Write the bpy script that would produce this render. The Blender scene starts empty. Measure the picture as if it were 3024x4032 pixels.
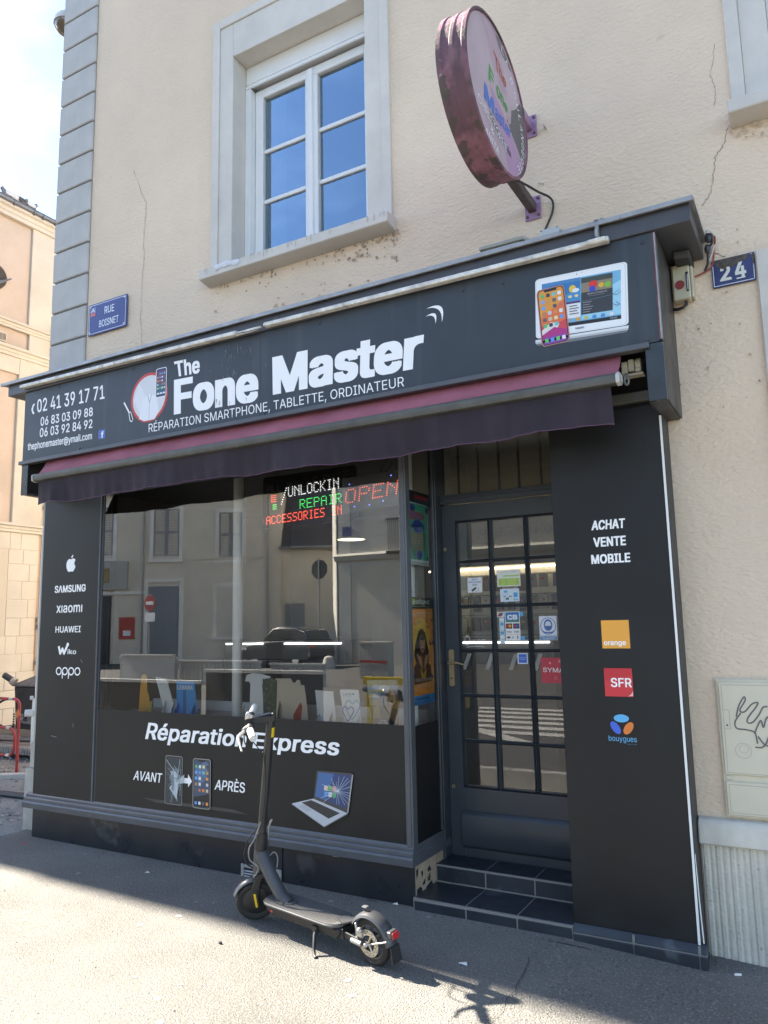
import bpy, bmesh, math, random, os
from mathutils import Vector, Matrix
from mathutils.geometry import delaunay_2d_cdt
random.seed(11)
S = bpy.context.scene
COL = S.collection
R_ = math.radians

# ------------------------------------------------------------------ camera, sky, sun, exposure
EYE = Vector((0, 0, 1.55))
_yaw, _pitch, _roll = R_(29.489), R_(8.302), R_(-1.172)
fwd = Vector((-math.sin(_yaw)*math.cos(_pitch), math.cos(_yaw)*math.cos(_pitch), math.sin(_pitch)))
rgt = Vector((math.cos(_yaw), math.sin(_yaw), 0))
upv = rgt.cross(fwd)
r2 = rgt*math.cos(_roll) + upv*math.sin(_roll)
u2 = upv*math.cos(_roll) - rgt*math.sin(_roll)
cam = bpy.data.cameras.new('camera')
cam.sensor_fit = 'VERTICAL'; cam.sensor_height = 24.0
cam.lens = 24.0*3000/4032
cam.clip_start = 0.05; cam.clip_end = 1500
cam_o = bpy.data.objects.new('camera', cam); COL.objects.link(cam_o)
m3 = Matrix((r2, u2, -fwd)).transposed()
cam_o.matrix_world = Matrix.Translation(EYE) @ m3.to_4x4()
S.camera = cam_o

SUN_EL = 40.0
SUN_DIR = Vector((1, -0.035, -math.tan(R_(SUN_EL)))).normalized()      # the way light travels
W_ = bpy.data.worlds.new('World'); S.world = W_; W_.use_nodes = True
nt = W_.node_tree
bg = nt.nodes['Background']; bg.inputs[1].default_value = 0.066
sky = nt.nodes.new('ShaderNodeTexSky'); sky.sky_type = 'NISHITA'; sky.sun_disc = False
sky.sun_elevation = R_(SUN_EL); sky.sun_rotation = R_(272.0)
sky.air_density = 0.7; sky.dust_density = 0.25; sky.ozone_density = 1.4
# thin broken cloud all over the sky, laid on a flat layer above the town
tc = nt.nodes.new('ShaderNodeTexCoord')
sep = nt.nodes.new('ShaderNodeSeparateXYZ'); nt.links.new(tc.outputs['Generated'], sep.inputs[0])
mz = nt.nodes.new('ShaderNodeMath'); mz.operation = 'MAXIMUM'; mz.inputs[1].default_value = 0.06
nt.links.new(sep.outputs[2], mz.inputs[0])
dx = nt.nodes.new('ShaderNodeMath'); dx.operation = 'DIVIDE'; nt.links.new(sep.outputs[0], dx.inputs[0]); nt.links.new(mz.outputs[0], dx.inputs[1])
dy = nt.nodes.new('ShaderNodeMath'); dy.operation = 'DIVIDE'; nt.links.new(sep.outputs[1], dy.inputs[0]); nt.links.new(mz.outputs[0], dy.inputs[1])
cmb = nt.nodes.new('ShaderNodeCombineXYZ'); nt.links.new(dx.outputs[0], cmb.inputs[0]); nt.links.new(dy.outputs[0], cmb.inputs[1])
cmb.inputs[2].default_value = 5.3
cn = nt.nodes.new('ShaderNodeTexNoise'); cn.inputs['Scale'].default_value = 0.8; cn.inputs['Detail'].default_value = 9; cn.inputs['Roughness'].default_value = 0.58
nt.links.new(cmb.outputs[0], cn.inputs['Vector'])
cr = nt.nodes.new('ShaderNodeValToRGB'); cr.color_ramp.elements[0].position = 0.47; cr.color_ramp.elements[1].position = 0.60
nt.links.new(cn.outputs['Fac'], cr.inputs[0])
cmul = nt.nodes.new('ShaderNodeMath'); cmul.operation = 'MULTIPLY'; cmul.inputs[1].default_value = 0.8; nt.links.new(cr.outputs[0], cmul.inputs[0])
cmix = nt.nodes.new('ShaderNodeMix'); cmix.data_type = 'RGBA'
nt.links.new(cmul.outputs[0], cmix.inputs[0]); nt.links.new(sky.outputs[0], cmix.inputs[6])
csc = nt.nodes.new('ShaderNodeMix'); csc.data_type = 'RGBA'; csc.blend_type = 'MULTIPLY'; csc.inputs[0].default_value = 1
nt.links.new(sky.outputs[0], csc.inputs[6]); csc.inputs[7].default_value = (1.9, 1.7, 1.4, 1)
nt.links.new(csc.outputs[2], cmix.inputs[7]); nt.links.new(cmix.outputs[2], bg.inputs[0])

sun = bpy.data.lights.new('sun', 'SUN'); sun.energy = 3.9; sun.angle = R_(0.6); sun.color = (1, 0.95, 0.86)
sun_o = bpy.data.objects.new('sun', sun); COL.objects.link(sun_o)
sun_o.rotation_euler = SUN_DIR.to_track_quat('-Z', 'Y').to_euler()
sun_o.location = (-20, 3, 30)
S.view_settings.view_transform = 'Standard'; S.view_settings.look = 'None'
S.view_settings.use_white_balance = True; S.view_settings.white_balance_temperature = 6950; S.view_settings.white_balance_tint = 10
S.view_settings.gamma = 1; S.view_settings.use_curve_mapping = False
S.view_settings.exposure = 2.9
S.render.engine = 'CYCLES'
S.cycles.max_bounces = 8; S.cycles.transparent_max_bounces = 16
S.cycles.sample_clamp_indirect = 6
S.cycles.caustics_reflective = False; S.cycles.caustics_refractive = False

# ------------------------------------------------------------------ materials
MATS = {}
def _n(t, kind, **kw):
    n = t.nodes.new(kind)
    for k, v in kw.items(): setattr(n, k, v)
    return n
def mat(name, col, rough=.6, metal=0., var=None, bump=None, spec=.5, coat=0., spots=None, streak=None, rvar=0, stretch=None):
    """procedural principled material. var=(scale, amount) soft mottling, spots=(scale, size, colour, amount) small flecks,
    bump=(scale, strength, distance), streak=(scale, amount, colour) vertical run marks"""
    if name in MATS: return MATS[name]
    m = bpy.data.materials.new(name); m.use_nodes = True; t = m.node_tree; p = t.nodes['Principled BSDF']
    MATS[name] = m
    p.inputs['Base Color'].default_value = (*col, 1); p.inputs['Roughness'].default_value = rough
    p.inputs['Metallic'].default_value = metal; p.inputs['Specular IOR Level'].default_value = spec
    p.inputs['Coat Weight'].default_value = coat
    if not (var or bump or spots or streak or rvar): return m
    tc = _n(t, 'ShaderNodeTexCoord'); src = tc.outputs['Object']
    last = None
    def mix(a, b, fac, mode='MIX'):
        x = _n(t, 'ShaderNodeMix', data_type='RGBA', blend_type=mode)
        if isinstance(a, tuple): x.inputs[6].default_value = (*a, 1)
        else: t.links.new(a, x.inputs[6])
        if isinstance(b, tuple): x.inputs[7].default_value = (*b, 1)
        else: t.links.new(b, x.inputs[7])
        t.links.new(fac, x.inputs[0]); return x.outputs[2]
    cur = tuple(col)
    if var:
        n = _n(t, 'ShaderNodeTexNoise'); n.inputs['Scale'].default_value = var[0]; n.inputs['Detail'].default_value = 8; n.inputs['Roughness'].default_value = .62
        t.links.new(src, n.inputs['Vector'])
        r = _n(t, 'ShaderNodeMapRange'); r.inputs[1].default_value = .32; r.inputs[2].default_value = .68
        t.links.new(n.outputs['Fac'], r.inputs[0])
        lo = tuple(c*(1-var[1]) for c in col); hi = tuple(min(1, c*(1+var[1]*.7)) for c in col)
        cur = mix(lo, hi, r.outputs[0])
    if streak:
        mp = _n(t, 'ShaderNodeMapping'); mp.inputs['Scale'].default_value = (streak[0], streak[0], streak[0]*.05); t.links.new(src, mp.inputs[0])
        n = _n(t, 'ShaderNodeTexNoise'); n.inputs['Scale'].default_value = 1; n.inputs['Detail'].default_value = 5; t.links.new(mp.outputs[0], n.inputs['Vector'])
        r = _n(t, 'ShaderNodeMapRange'); r.inputs[1].default_value = .52; r.inputs[2].default_value = .78; r.inputs[4].default_value = streak[1]
        t.links.new(n.outputs['Fac'], r.inputs[0]); cur = mix(cur, streak[2], r.outputs[0])
    if spots:
        sl = spots if isinstance(spots, list) else [spots]
        for sc, size, sc_col, amt in sl:
            v = _n(t, 'ShaderNodeTexNoise'); v.inputs['Scale'].default_value = sc; v.inputs['Detail'].default_value = 3; t.links.new(src, v.inputs['Vector'])
            r = _n(t, 'ShaderNodeMapRange'); r.inputs[1].default_value = size; r.inputs[2].default_value = size+.05; r.inputs[4].default_value = amt
            t.links.new(v.outputs['Fac'], r.inputs[0]); cur = mix(cur, sc_col, r.outputs[0])
    if not isinstance(cur, tuple): t.links.new(cur, p.inputs['Base Color'])
    if rvar:
        n = _n(t, 'ShaderNodeTexNoise'); n.inputs['Scale'].default_value = 5; n.inputs['Detail'].default_value = 6; t.links.new(src, n.inputs['Vector'])
        r = _n(t, 'ShaderNodeMapRange'); r.inputs[3].default_value = max(.02, rough-rvar); r.inputs[4].default_value = min(1, rough+rvar); r.inputs[1].default_value = .3; r.inputs[2].default_value = .7
        t.links.new(n.outputs['Fac'], r.inputs[0]); t.links.new(r.outputs[0], p.inputs['Roughness'])
    if bump:
        bs = src
        if stretch:
            mp = _n(t, 'ShaderNodeMapping'); mp.inputs['Scale'].default_value = stretch; mp.inputs['Rotation'].default_value = (0, R_(35), 0); t.links.new(src, mp.inputs[0]); bs = mp.outputs[0]
        n = _n(t, 'ShaderNodeTexNoise'); n.inputs['Scale'].default_value = bump[0]; n.inputs['Detail'].default_value = 4; n.inputs['Roughness'].default_value = .55
        t.links.new(bs, n.inputs['Vector'])
        b = _n(t, 'ShaderNodeBump'); b.inputs['Strength'].default_value = bump[1]; b.inputs['Distance'].default_value = bump[2] if len(bump) > 2 else .004
        t.links.new(n.outputs['Fac'], b.inputs['Height']); t.links.new(b.outputs[0], p.inputs['Normal'])
    return m
def glass(name, tint=(.93, .95, .95), gain=1.7, ior=1.5, refl=(1, 1, 1)):
    if name in MATS: return MATS[name]
    m = bpy.data.materials.new(name); m.use_nodes = True; t = m.node_tree; t.nodes.clear(); MATS[name] = m
    o = _n(t, 'ShaderNodeOutputMaterial'); tr = _n(t, 'ShaderNodeBsdfTransparent'); tr.inputs[0].default_value = (*tint, 1)
    g = _n(t, 'ShaderNodeBsdfGlossy'); g.inputs['Roughness'].default_value = 0.0; g.inputs[0].default_value = (*refl, 1)
    f = _n(t, 'ShaderNodeFresnel'); f.inputs[0].default_value = ior
    mu = _n(t, 'ShaderNodeMath', operation='MULTIPLY', use_clamp=True); mu.inputs[1].default_value = gain; t.links.new(f.outputs[0], mu.inputs[0])
    x = _n(t, 'ShaderNodeMixShader'); t.links.new(mu.outputs[0], x.inputs[0]); t.links.new(tr.outputs[0], x.inputs[1]); t.links.new(g.outputs[0], x.inputs[2])
    t.links.new(x.outputs[0], o.inputs[0]); return m
def emit(name, col, s):
    if name in MATS: return MATS[name]
    m = bpy.data.materials.new(name); m.use_nodes = True; p = m.node_tree.nodes['Principled BSDF']; MATS[name] = m
    p.inputs['Base Color'].default_value = (*col, 1); p.inputs['Emission Color'].default_value = (*col, 1); p.inputs['Emission Strength'].default_value = s
    return m
def ink(c, rough=.45):
    c = tuple(round(x, 3) for x in c)
    return mat('print_%d_%d_%d' % tuple(int(x*255) for x in c), c, rough)
WHITE = (.87, .865, .86)

# ------------------------------------------------------------------ mesh builder
class M:
    def __init__(s, mt=None): s.v = []; s.f = []; s.i = []; s.ms = []; s.c = 0; s.use(mt) if mt else None
    def use(s, mt):
        if mt not in s.ms: s.ms.append(mt)
        s.c = s.ms.index(mt); return s
    def add(s, vs, fs):
        b = len(s.v); s.v += [Vector(v) for v in vs]
        for f in fs: s.f.append([b+k for k in f]); s.i.append(s.c)
        return s
    def box(s, x0, x1, y0, y1, z0, z1):
        if x0 > x1: x0, x1 = x1, x0
        if y0 > y1: y0, y1 = y1, y0
        if z0 > z1: z0, z1 = z1, z0
        return s.add([(x0,y0,z0),(x1,y0,z0),(x1,y1,z0),(x0,y1,z0),(x0,y0,z1),(x1,y0,z1),(x1,y1,z1),(x0,y1,z1)],
              [(0,3,2,1),(4,5,6,7),(0,1,5,4),(1,2,6,5),(2,3,7,6),(3,0,4,7)])
    def poly(s, pts): return s.add(pts, [list(range(len(pts)))])
    def prism(s, pts, vec):
        n = len(pts); vec = Vector(vec)
        vs = [Vector(p) for p in pts] + [Vector(p)+vec for p in pts]
        return s.add(vs, [list(range(n))[::-1], list(range(n, 2*n))] + [(k, (k+1) % n, n+(k+1) % n, n+k) for k in range(n)])
    def tube(s, path, r, n=8, caps=True, flat=1.0):
        P = [Vector(p) for p in path]; rings = []; rr = r if isinstance(r, (list, tuple)) else [r]*len(P)
        t0 = (P[1]-P[0]).normalized(); ref = Vector((0, 0, 1)) if abs(t0.z) < .9 else Vector((1, 0, 0))
        a = t0.cross(ref).normalized()
        vs = []
        for k, p in enumerate(P):
            t = ((P[min(k+1, len(P)-1)]-P[max(k-1, 0)])).normalized()
            a = (a - t*a.dot(t)).normalized(); b = t.cross(a)
            for j in range(n):
                an = 2*math.pi*j/n; vs.append(p + a*math.cos(an)*rr[k] + b*math.sin(an)*rr[k]*flat)
        fs = []
        for k in range(len(P)-1):
            for j in range(n): fs.append((k*n+j, k*n+(j+1) % n, (k+1)*n+(j+1) % n, (k+1)*n+j))
        if caps: fs += [list(range(n))[::-1], [(len(P)-1)*n+j for j in range(n)]]
        return s.add(vs, fs)
    def cyl(s, p0, p1, r, n=16): return s.tube([p0, p1], r, n)
    def ball(s, c, r, n=12, m=8, sc=(1, 1, 1)):
        vs = [Vector((c[0], c[1], c[2]+r*sc[2]))]; fs = []
        for k in range(1, m):
            a = math.pi*k/m
            for j in range(n): b = 2*math.pi*j/n; vs.append(Vector((c[0]+r*sc[0]*math.sin(a)*math.cos(b), c[1]+r*sc[1]*math.sin(a)*math.sin(b), c[2]+r*sc[2]*math.cos(a))))
        vs.append(Vector((c[0], c[1], c[2]-r*sc[2])))
        for j in range(n): fs.append((0, 1+j, 1+(j+1) % n))
        for k in range(m-2):
            for j in range(n): fs.append((1+k*n+j, 1+(k+1)*n+j, 1+(k+1)*n+(j+1) % n, 1+k*n+(j+1) % n))
        L = len(vs)-1
        for j in range(n): fs.append((L, 1+(m-2)*n+(j+1) % n, 1+(m-2)*n+j))
        return s.add(vs, fs)
    def lathe(s, prof, origin, axis, n=24, a0=0, a1=2*math.pi, ref=None):
        """prof: list of (radius, height along axis)"""
        ax = Vector(axis).normalized(); o = Vector(origin)
        rf = Vector(ref) if ref else (Vector((0, 0, 1)) if abs(ax.z) < .9 else Vector((1, 0, 0)))
        a = (rf-ax*rf.dot(ax)).normalized(); b = ax.cross(a); full = abs(a1-a0-2*math.pi) < 1e-6
        nn = n if full else n+1; vs = []
        for r, h in prof:
            for j in range(nn): an = a0+(a1-a0)*j/n; vs.append(o+ax*h+a*r*math.cos(an)+b*r*math.sin(an))
        fs = []
        for k in range(len(prof)-1):
            for j in range(n):
                j2 = (j+1) % nn
                fs.append((k*nn+j, k*nn+j2, (k+1)*nn+j2, (k+1)*nn+j))
        return s.add(vs, fs)
    def xf(s, mx, start=0):
        for k in range(start, len(s.v)): s.v[k] = mx @ s.v[k]
        return s
    def mesh(s, name, bevel=0, smooth=True, recalc=True, weld=False):
        me = bpy.data.meshes.new(name)
        bm = bmesh.new(); bv = [bm.verts.new(v) for v in s.v]
        for f, i in zip(s.f, s.i):
            try: fc = bm.faces.new([bv[k] for k in f]); fc.material_index = i
            except ValueError: pass
        if weld: bmesh.ops.remove_doubles(bm, verts=bm.verts, dist=1e-5)
        if recalc: bmesh.ops.recalc_face_normals(bm, faces=bm.faces)
        if bevel: bmesh.ops.bevel(bm, geom=[e for e in bm.edges if e.calc_face_angle(0) > .6], offset=bevel, segments=1, affect='EDGES', profile=.6, clamp_overlap=True)
        bm.to_mesh(me); bm.free()
        for mt in s.ms: me.materials.append(mt)
        if smooth:
            me.polygons.foreach_set('use_smooth', [True]*len(me.polygons)); me.set_sharp_from_angle(angle=R_(32))
        return me
    def build(s, name, parent=None, bevel=0, smooth=True, recalc=True, loc=None, weld=False):
        return put(bpy.data.objects.new(name, s.mesh(name, bevel, smooth, recalc, weld)), parent, loc)
WORG = {}
def put(o, parent=None, loc=None):
    loc = Vector(loc) if loc is not None else Vector((0, 0, 0))
    COL.objects.link(o); WORG[o.name] = loc
    if parent: o.parent = parent; o.location = loc - WORG[parent.name]
    else: o.location = loc
    return o
def tag(o, label=None, cat=None, group=None, kind=None):
    if label: o['label'] = label
    if cat: o['category'] = cat
    if group: o['group'] = group
    if kind: o['kind'] = kind
    return o
def spl3(P, n=6):
    P = [Vector(p) for p in P]; out = []
    for k in range(len(P)-1):
        a, b, c, e = P[max(k-1, 0)], P[k], P[k+1], P[min(k+2, len(P)-1)]
        for j in range(n): t = j/n; out.append(.5*((2*b)+(-a+c)*t+(2*a-5*b+4*c-e)*t*t+(-a+3*b-3*c+e)*t**3))
    return out+[P[-1]]
def thing(name, label, cat, loc=(0, 0, 0), group=None):
    o = bpy.data.objects.new(name, None); o.empty_display_size = .1; put(o, None, loc); return tag(o, label, cat, group)
def struct(mm, name, **k): return tag(mm.build(name, **k), kind='structure')
def lab(o, t): o['label'] = t; return o

# ------------------------------------------------------------------ flat print: shapes and lettering laid on a panel
_F = {}
def font():
    if 'f' not in _F:
        try: _F['f'] = bpy.data.fonts.load(os.path.join(bpy.utils.system_resource('DATAFILES', path='fonts'), 'Inter.woff2'))
        except Exception: _F['f'] = None
    return _F['f']
def glyphs(body, bold, space):
    k0 = (body, bold, space)
    if k0 in _F: return _F[k0]
    c = bpy.data.curves.new('lettering', 'FONT'); c.body = body; c.resolution_u = 3
    if font(): c.font = font()
    c.space_character = space
    c.fill_mode = 'NONE'
    o = bpy.data.objects.new('lettering', c); me = o.to_mesh()
    co = [(v.co.x, v.co.y) for v in me.vertices]; nx = {}
    for e in me.edges: i, j = e.vertices; nx.setdefault(i, []).append(j); nx.setdefault(j, []).append(i)
    o.to_mesh_clear(); bpy.data.objects.remove(o); bpy.data.curves.remove(c)
    seen = set(); loops = []
    for st_ in nx:
        if st_ in seen: continue
        todo = [st_]; seen.add(st_); got = []
        while todo:
            q = todo.pop(); got.append(q)
            for k in nx[q]:
                if k not in seen: seen.add(k); todo.append(k)
        if len(got) > 2: loops.append([co[k] for k in sorted(got)])
    # contours of one letter may cross each other: fill each letter by winding number
    loops.sort(key=lambda P: min(p[0] for p in P)); groups = []
    for P in loops:
        x0, x1 = min(p[0] for p in P), max(p[0] for p in P)
        if groups and x0 < groups[-1][1]-.002: groups[-1][0].append(P); groups[-1][1] = max(groups[-1][1], x1)
        else: groups.append([[P], x1])
    V, Fc = [], []
    for G_, _x in groups:
        pts, ed = [], []
        for P in G_:
            b0 = len(pts); n = len(P); pts += [Vector(p) for p in P]; ed += [(b0+k, b0+(k+1) % n) for k in range(n)]
        vo, _e, fo = delaunay_2d_cdt(pts, ed, [], 0, 1e-6)[:3]
        b0 = len(V); V += [(v.x, v.y, 0) for v in vo]
        for f in fo:
            cx, cy = sum(vo[k].x for k in f)/len(f), sum(vo[k].y for k in f)/len(f); wn = 0
            for P in G_:
                for k in range(len(P)):
                    (xa, ya), (xb, yb) = P[k-1], P[k]
                    if (ya <= cy) != (yb <= cy):
                        if xa+(cy-ya)/(yb-ya)*(xb-xa) > cx: wn += 1 if yb > ya else -1
            if wn: Fc.append([b0+k for k in f])
    _F[k0] = (V, Fc); return _F[k0]
class D:
    """decal builder on a plane: pos = o + u*U + v*V + n*N*layer"""
    def __init__(s, o, U, V, N, step=.00007): s.o, s.U, s.V, s.N = Vector(o), Vector(U), Vector(V), Vector(N); s.step = step; s.L = 1; s.m = M()
    def P(s, u, v): return s.o + s.U*u + s.V*v + s.N*(s.L*s.step)
    def up(s): s.L += 1; return s
    def poly(s, pts, c, lv=True):
        if lv: s.L += 1
        s.m.use(ink(c) if isinstance(c, tuple) else c).poly([s.P(*p) for p in pts]); return s
    def rect(s, u0, v0, u1, v1, c, r=0, lv=True):
        if r: pts = rrect(u0, v0, u1, v1, r)
        else: pts = [(u0, v0), (u1, v0), (u1, v1), (u0, v1)]
        return s.poly(pts, c, lv)
    def ell(s, u, v, a, b, c, n=24, rot=0, lv=True):
        cr, sr = math.cos(rot), math.sin(rot)
        return s.poly([(u+a*math.cos(t)*cr-b*math.sin(t)*sr, v+a*math.cos(t)*sr+b*math.sin(t)*cr) for t in (2*math.pi*k/n for k in range(n))], c, lv)
    def line(s, pts, w, c, lv=True):
        if lv: s.L += 1
        s.m.use(ink(c) if isinstance(c, tuple) else c)
        for (a, b) in zip(pts[:-1], pts[1:]):
            d = Vector((b[0]-a[0], b[1]-a[1]));
            if d.length < 1e-6: continue
            d.normalize(); n = Vector((-d.y, d.x))*w/2; e = d*w*.35
            s.m.poly([s.P(a[0]-e.x+n.x, a[1]-e.y+n.y), s.P(a[0]-e.x-n.x, a[1]-e.y-n.y), s.P(b[0]+e.x-n.x, b[1]+e.y-n.y), s.P(b[0]+e.x+n.x, b[1]+e.y+n.y)])
            s.L += .1
        return s
    def text(s, body, BL, BR, TR, TL, c, bold=0., ref='H', space=1.):
        s.L += 1
        bold = max(0, bold)
        V, Fc = glyphs(body, 0, space+bold*.9)
        xs = [v[0] for v in V]; x0, x1 = min(xs)-bold, max(xs)+bold
        if ref == 'ink': y0, y1 = min(v[1] for v in V)-bold, max(v[1] for v in V)+bold
        else: y0 = -bold*.6; y1 = max(v[1] for v in glyphs(ref, 0, 1.)[0])+bold*.6
        s.m.use(ink(c) if isinstance(c, tuple) else c)
        sh = [(0, 0)]
        if bold: sh += [(bold*u, bold*.6*w) for u in (-1, 0, 1) for w in (-1, 0, 1) if u or w]
        for ox, oy in sh:
            vs = []
            for x, y, lay in V:
                a = (x+ox-x0)/(x1-x0); b = (y+oy-y0)/(y1-y0)
                u = (BL[0]*(1-a)+BR[0]*a)*(1-b)+(TL[0]*(1-a)+TR[0]*a)*b; w = (BL[1]*(1-a)+BR[1]*a)*(1-b)+(TL[1]*(1-a)+TR[1]*a)*b
                vs.append(s.P(u, w)+s.N*(lay*.04*s.step))
            s.m.add(vs, Fc); s.L += .3
        return s
    def t2(s, body, u0, v0, u1, v1, c, **k): return s.text(body, (u0, v0), (u1, v0), (u1, v1), (u0, v1), c, **k)
    def build(s, name, parent):
        o = s.m.build(name, parent, smooth=False, recalc=False); s.m = M(); return o
def rrect(u0, v0, u1, v1, r, n=4):
    out = []
    for cx, cy, a in ((u1-r, v0+r, -90), (u1-r, v1-r, 0), (u0+r, v1-r, 90), (u0+r, v0+r, 180)):
        for k in range(n+1): t = R_(a+90*k/n); out.append((cx+r*math.cos(t), cy+r*math.sin(t)))
    return out
def DY(y, step=.00007): return D((0, y, 0), (1, 0, 0), (0, 0, 1), (0, -1, 0), step)     # seen from the street
def DX(x, step=.00007): return D((x, 0, 0), (0, 1, 0), (0, 0, 1), (1, 0, 0), step)      # facing the door recess

# ------------------------------------------------------------------ shared materials
stucco = mat('stucco', (.755, .605, .46), .92, var=(.55, .10), streak=(2.2, .16, (.52, .42, .32)), bump=(36, .8, .013), stretch=(1, 1, 1.7), spots=[(3.2, .74, (.40, .29, .19), .4), (14, .78, (.25, .20, .15), .5)])
quoin_m = mat('quoin_grey', (.48, .465, .445), .85, var=(3, .14), streak=(5, .25, (.33, .33, .32)), bump=(160, .15, .002))
stone_m = mat('grey_stone', (.62, .585, .53), .88, var=(3, .10), bump=(110, .2, .002), spots=[(9, .72, (.16, .15, .13), .6)])
joint_m = mat('joint_grey', (.20, .205, .20), .9, bump=(200, .3, .002))  # dark grey of the joints between the quoin blocks
panel_m = mat('black_panel', (.013, .014, .015), .46, spec=.32, var=(2.5, .25), rvar=.06, spots=[(45, .765, (.22, .22, .21), .5)])
sign_m = mat('sign_slate', (.036, .044, .054), .42, spec=.4, var=(2, .12), rvar=.05, streak=(9, .10, (.30, .31, .31)))
trim_m = mat('slate_trim', (.082, .087, .097), .36, var=(6, .15), rvar=.08, spots=[(40, .76, (.4, .4, .38), .4)])
frame_m = mat('dark_frame', (.034, .042, .052), .36, var=(4, .12), rvar=.06)
base_m = mat('black_base', (.018, .021, .026), .33, var=(3, .3), rvar=.12, spots=[(60, .74, (.30, .31, .31), .5), (3.5, .66, (.07, .075, .08), .6)])
tile_m = mat('black_tile', (.024, .030, .038), .38, var=(4, .35), rvar=.12, spots=[(5, .66, (.10, .11, .12), .5)])
grout_m = mat('grout', (.21, .20, .18), .95, bump=(200, .4, .002))
white_m = mat('white_plastic', (.80, .80, .78), .4, var=(6, .05))
pvc_m = mat('window_pvc', (.74, .745, .74), .35, var=(5, .04))
galv_m = mat('zinc', (.34, .34, .34), .45, metal=.6, var=(8, .25), spots=[(30, .68, (.10, .09, .08), .6)])
dark_m = mat('dark_inside', (.012, .012, .014), .8)
shop_glass = glass('shop_glass', (.96, .97, .96), 4.5)
door_glass = glass('door_glass', (.95, .96, .95), 2.5)
return_glass = glass('return_glass', (.92, .94, .93), 1.0)
win_glass = glass('window_glass', (.70, .78, .80), 7.5, refl=(.58, .80, 1))

# ------------------------------------------------------------------ ground
def gz(x, y):
    z = 0.0
    if x > -1.2: z -= .045*min(x+1.2, 4)*max(0, min(1, y-1))
    return z
asphalt = mat('pavement_asphalt', (.178, .170, .155), .93, var=(.9, .30), bump=(120, 1.0, .016),
              spots=[(85, .56, (.30, .285, .255), .7), (62, .63, (.05, .047, .045), .75), (9, .765, (.33, .32, .30), .6)])
m = M(asphalt)
xs = [-7.0+.4*k for k in range(36)]; ys = [1.0+.285*k for k in range(11)]
for a, b in zip(xs[:-1], xs[1:]):
    for c, d in zip(ys[:-1], ys[1:]): m.poly([(x, y, gz(x, y)) for x, y in ((a, c), (b, c), (b, d), (a, d))])
xs2 = [-5.6+.4*k for k in range(32)]
for a, b in zip(xs2[:-1], xs2[1:]): m.poly([(x, y, gz(x, y)) for x, y in ((a, 3.85), (b, 3.85), (b, 4.6), (a, 4.6))])
struct(m, 'pavement', smooth=False, weld=True)
road_m = mat('road_asphalt', (.062, .060, .057), .9, var=(.8, .18), bump=(110, .5, .008), spots=[(80, .62, (.16, .155, .15), .5)])
m = M(road_m)
rx = [-120, -60, -30] + [-24+3*k for k in range(17)] + [40, 80, 120]; ry = [.45, -2, -6, -12, -20, -39]
for a, b in zip(rx[:-1], rx[1:]):
    for c, d in zip(ry[:-1], ry[1:]): m.poly([(x, y, gz(x, y)-.09) for x, y in ((a, d), (b, d), (b, c), (a, c))])
struct(m, 'road', smooth=False, weld=True)
m = M(mat('gutter_asphalt', (.028, .028, .029), .85, bump=(110, .5, .006)))
for a, b in zip(rx[:-1], rx[1:]): m.poly([(a, .45, gz(a, .45)-.09), (b, .45, gz(b, .45)-.09), (b, .86, gz(b, .86)-.07), (a, .86, gz(a, .86)-.07)])
struct(m, 'gutter', smooth=False)
m = M(mat('kerb_granite', (.30, .29, .28), .8, var=(8, .2), bump=(120, .4, .004)))
for k in range(40):
    a = -30+1.0*k; m.prism([(a, .86, gz(a, 1)-.2), (a+.992, .86, gz(a, 1)-.2), (a+.992, .86, gz(a, 1)-.002), (a, .86, gz(a, 1)-.002)], (0, .14, 0))
struct(m, 'kerb', bevel=.01)
paint_m = mat('road_paint', (.42, .41, .39), .7, var=(6, .15), spots=[(30, .64, (.12, .12, .12), .6)])
m = M(paint_m)
for k in range(6):
    y = -5.2+.58*k
    m.poly([(x, yy, gz(x, yy)-.085) for x, yy in ((-5.9+.22*k, y), (1.5, y), (1.5, y+.3), (-5.8+.22*k, y+.3))])
m.poly([(x, yy, gz(x, yy)-.084) for x, yy in ((-5.0, -2.35), (-4.75, -2.45), (-3.5, -1.35), (-3.85, -1.35))])
tag(m.build('zebra_crossing', smooth=False), kind='structure')
# far land under everything
m = M(mat('earth', (.11, .105, .09), .95, var=(.05, .3)))
m.poly([(-400, -400, -1.35), (400, -400, -1.35), (400, 400, -1.35), (-400, 400, -1.35)])
struct(m, 'ground', smooth=False)
# the side street under repair
gravel_m = mat('gravel_bed', (.26, .25, .23), .95, var=(2.2, .22), bump=(42, 1.0, .03), spots=[(55, .60, (.40, .39, .36), .6), (48, .68, (.09, .085, .08), .7)])
def sz(x, y):                                       # street level falls away behind the kerb
    d = (x+7.66)*.51 - (y-5.40)*.86                 # positive on the shop side of the kerb
    return -.02 if d > -.1 else -.02-.11*min(1, (-d-.1)/.3)
m = M(gravel_m)
gx = [-30, -22, -16] + [-13+.5*k for k in range(15)] + [-5.58]; gy = [3.85+.35*k for k in range(14)] + [10, 14, 22, 40, 80]
for a, b in zip(gx[:-1], gx[1:]):
    for c, d in zip(gy[:-1], gy[1:]): m.poly([(x, y, sz(x, y)) for x, y in ((a, c), (b, c), (b, d), (a, d))])
struct(m, 'gravel_street', smooth=False, weld=True)
m = M(mat('gravel_stone', (.36, .35, .325), .9, var=(14, .3)))
m2m = mat('gravel_stone_dark', (.20, .195, .185), .9, var=(14, .3))
rnd = random.Random(3)
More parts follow.
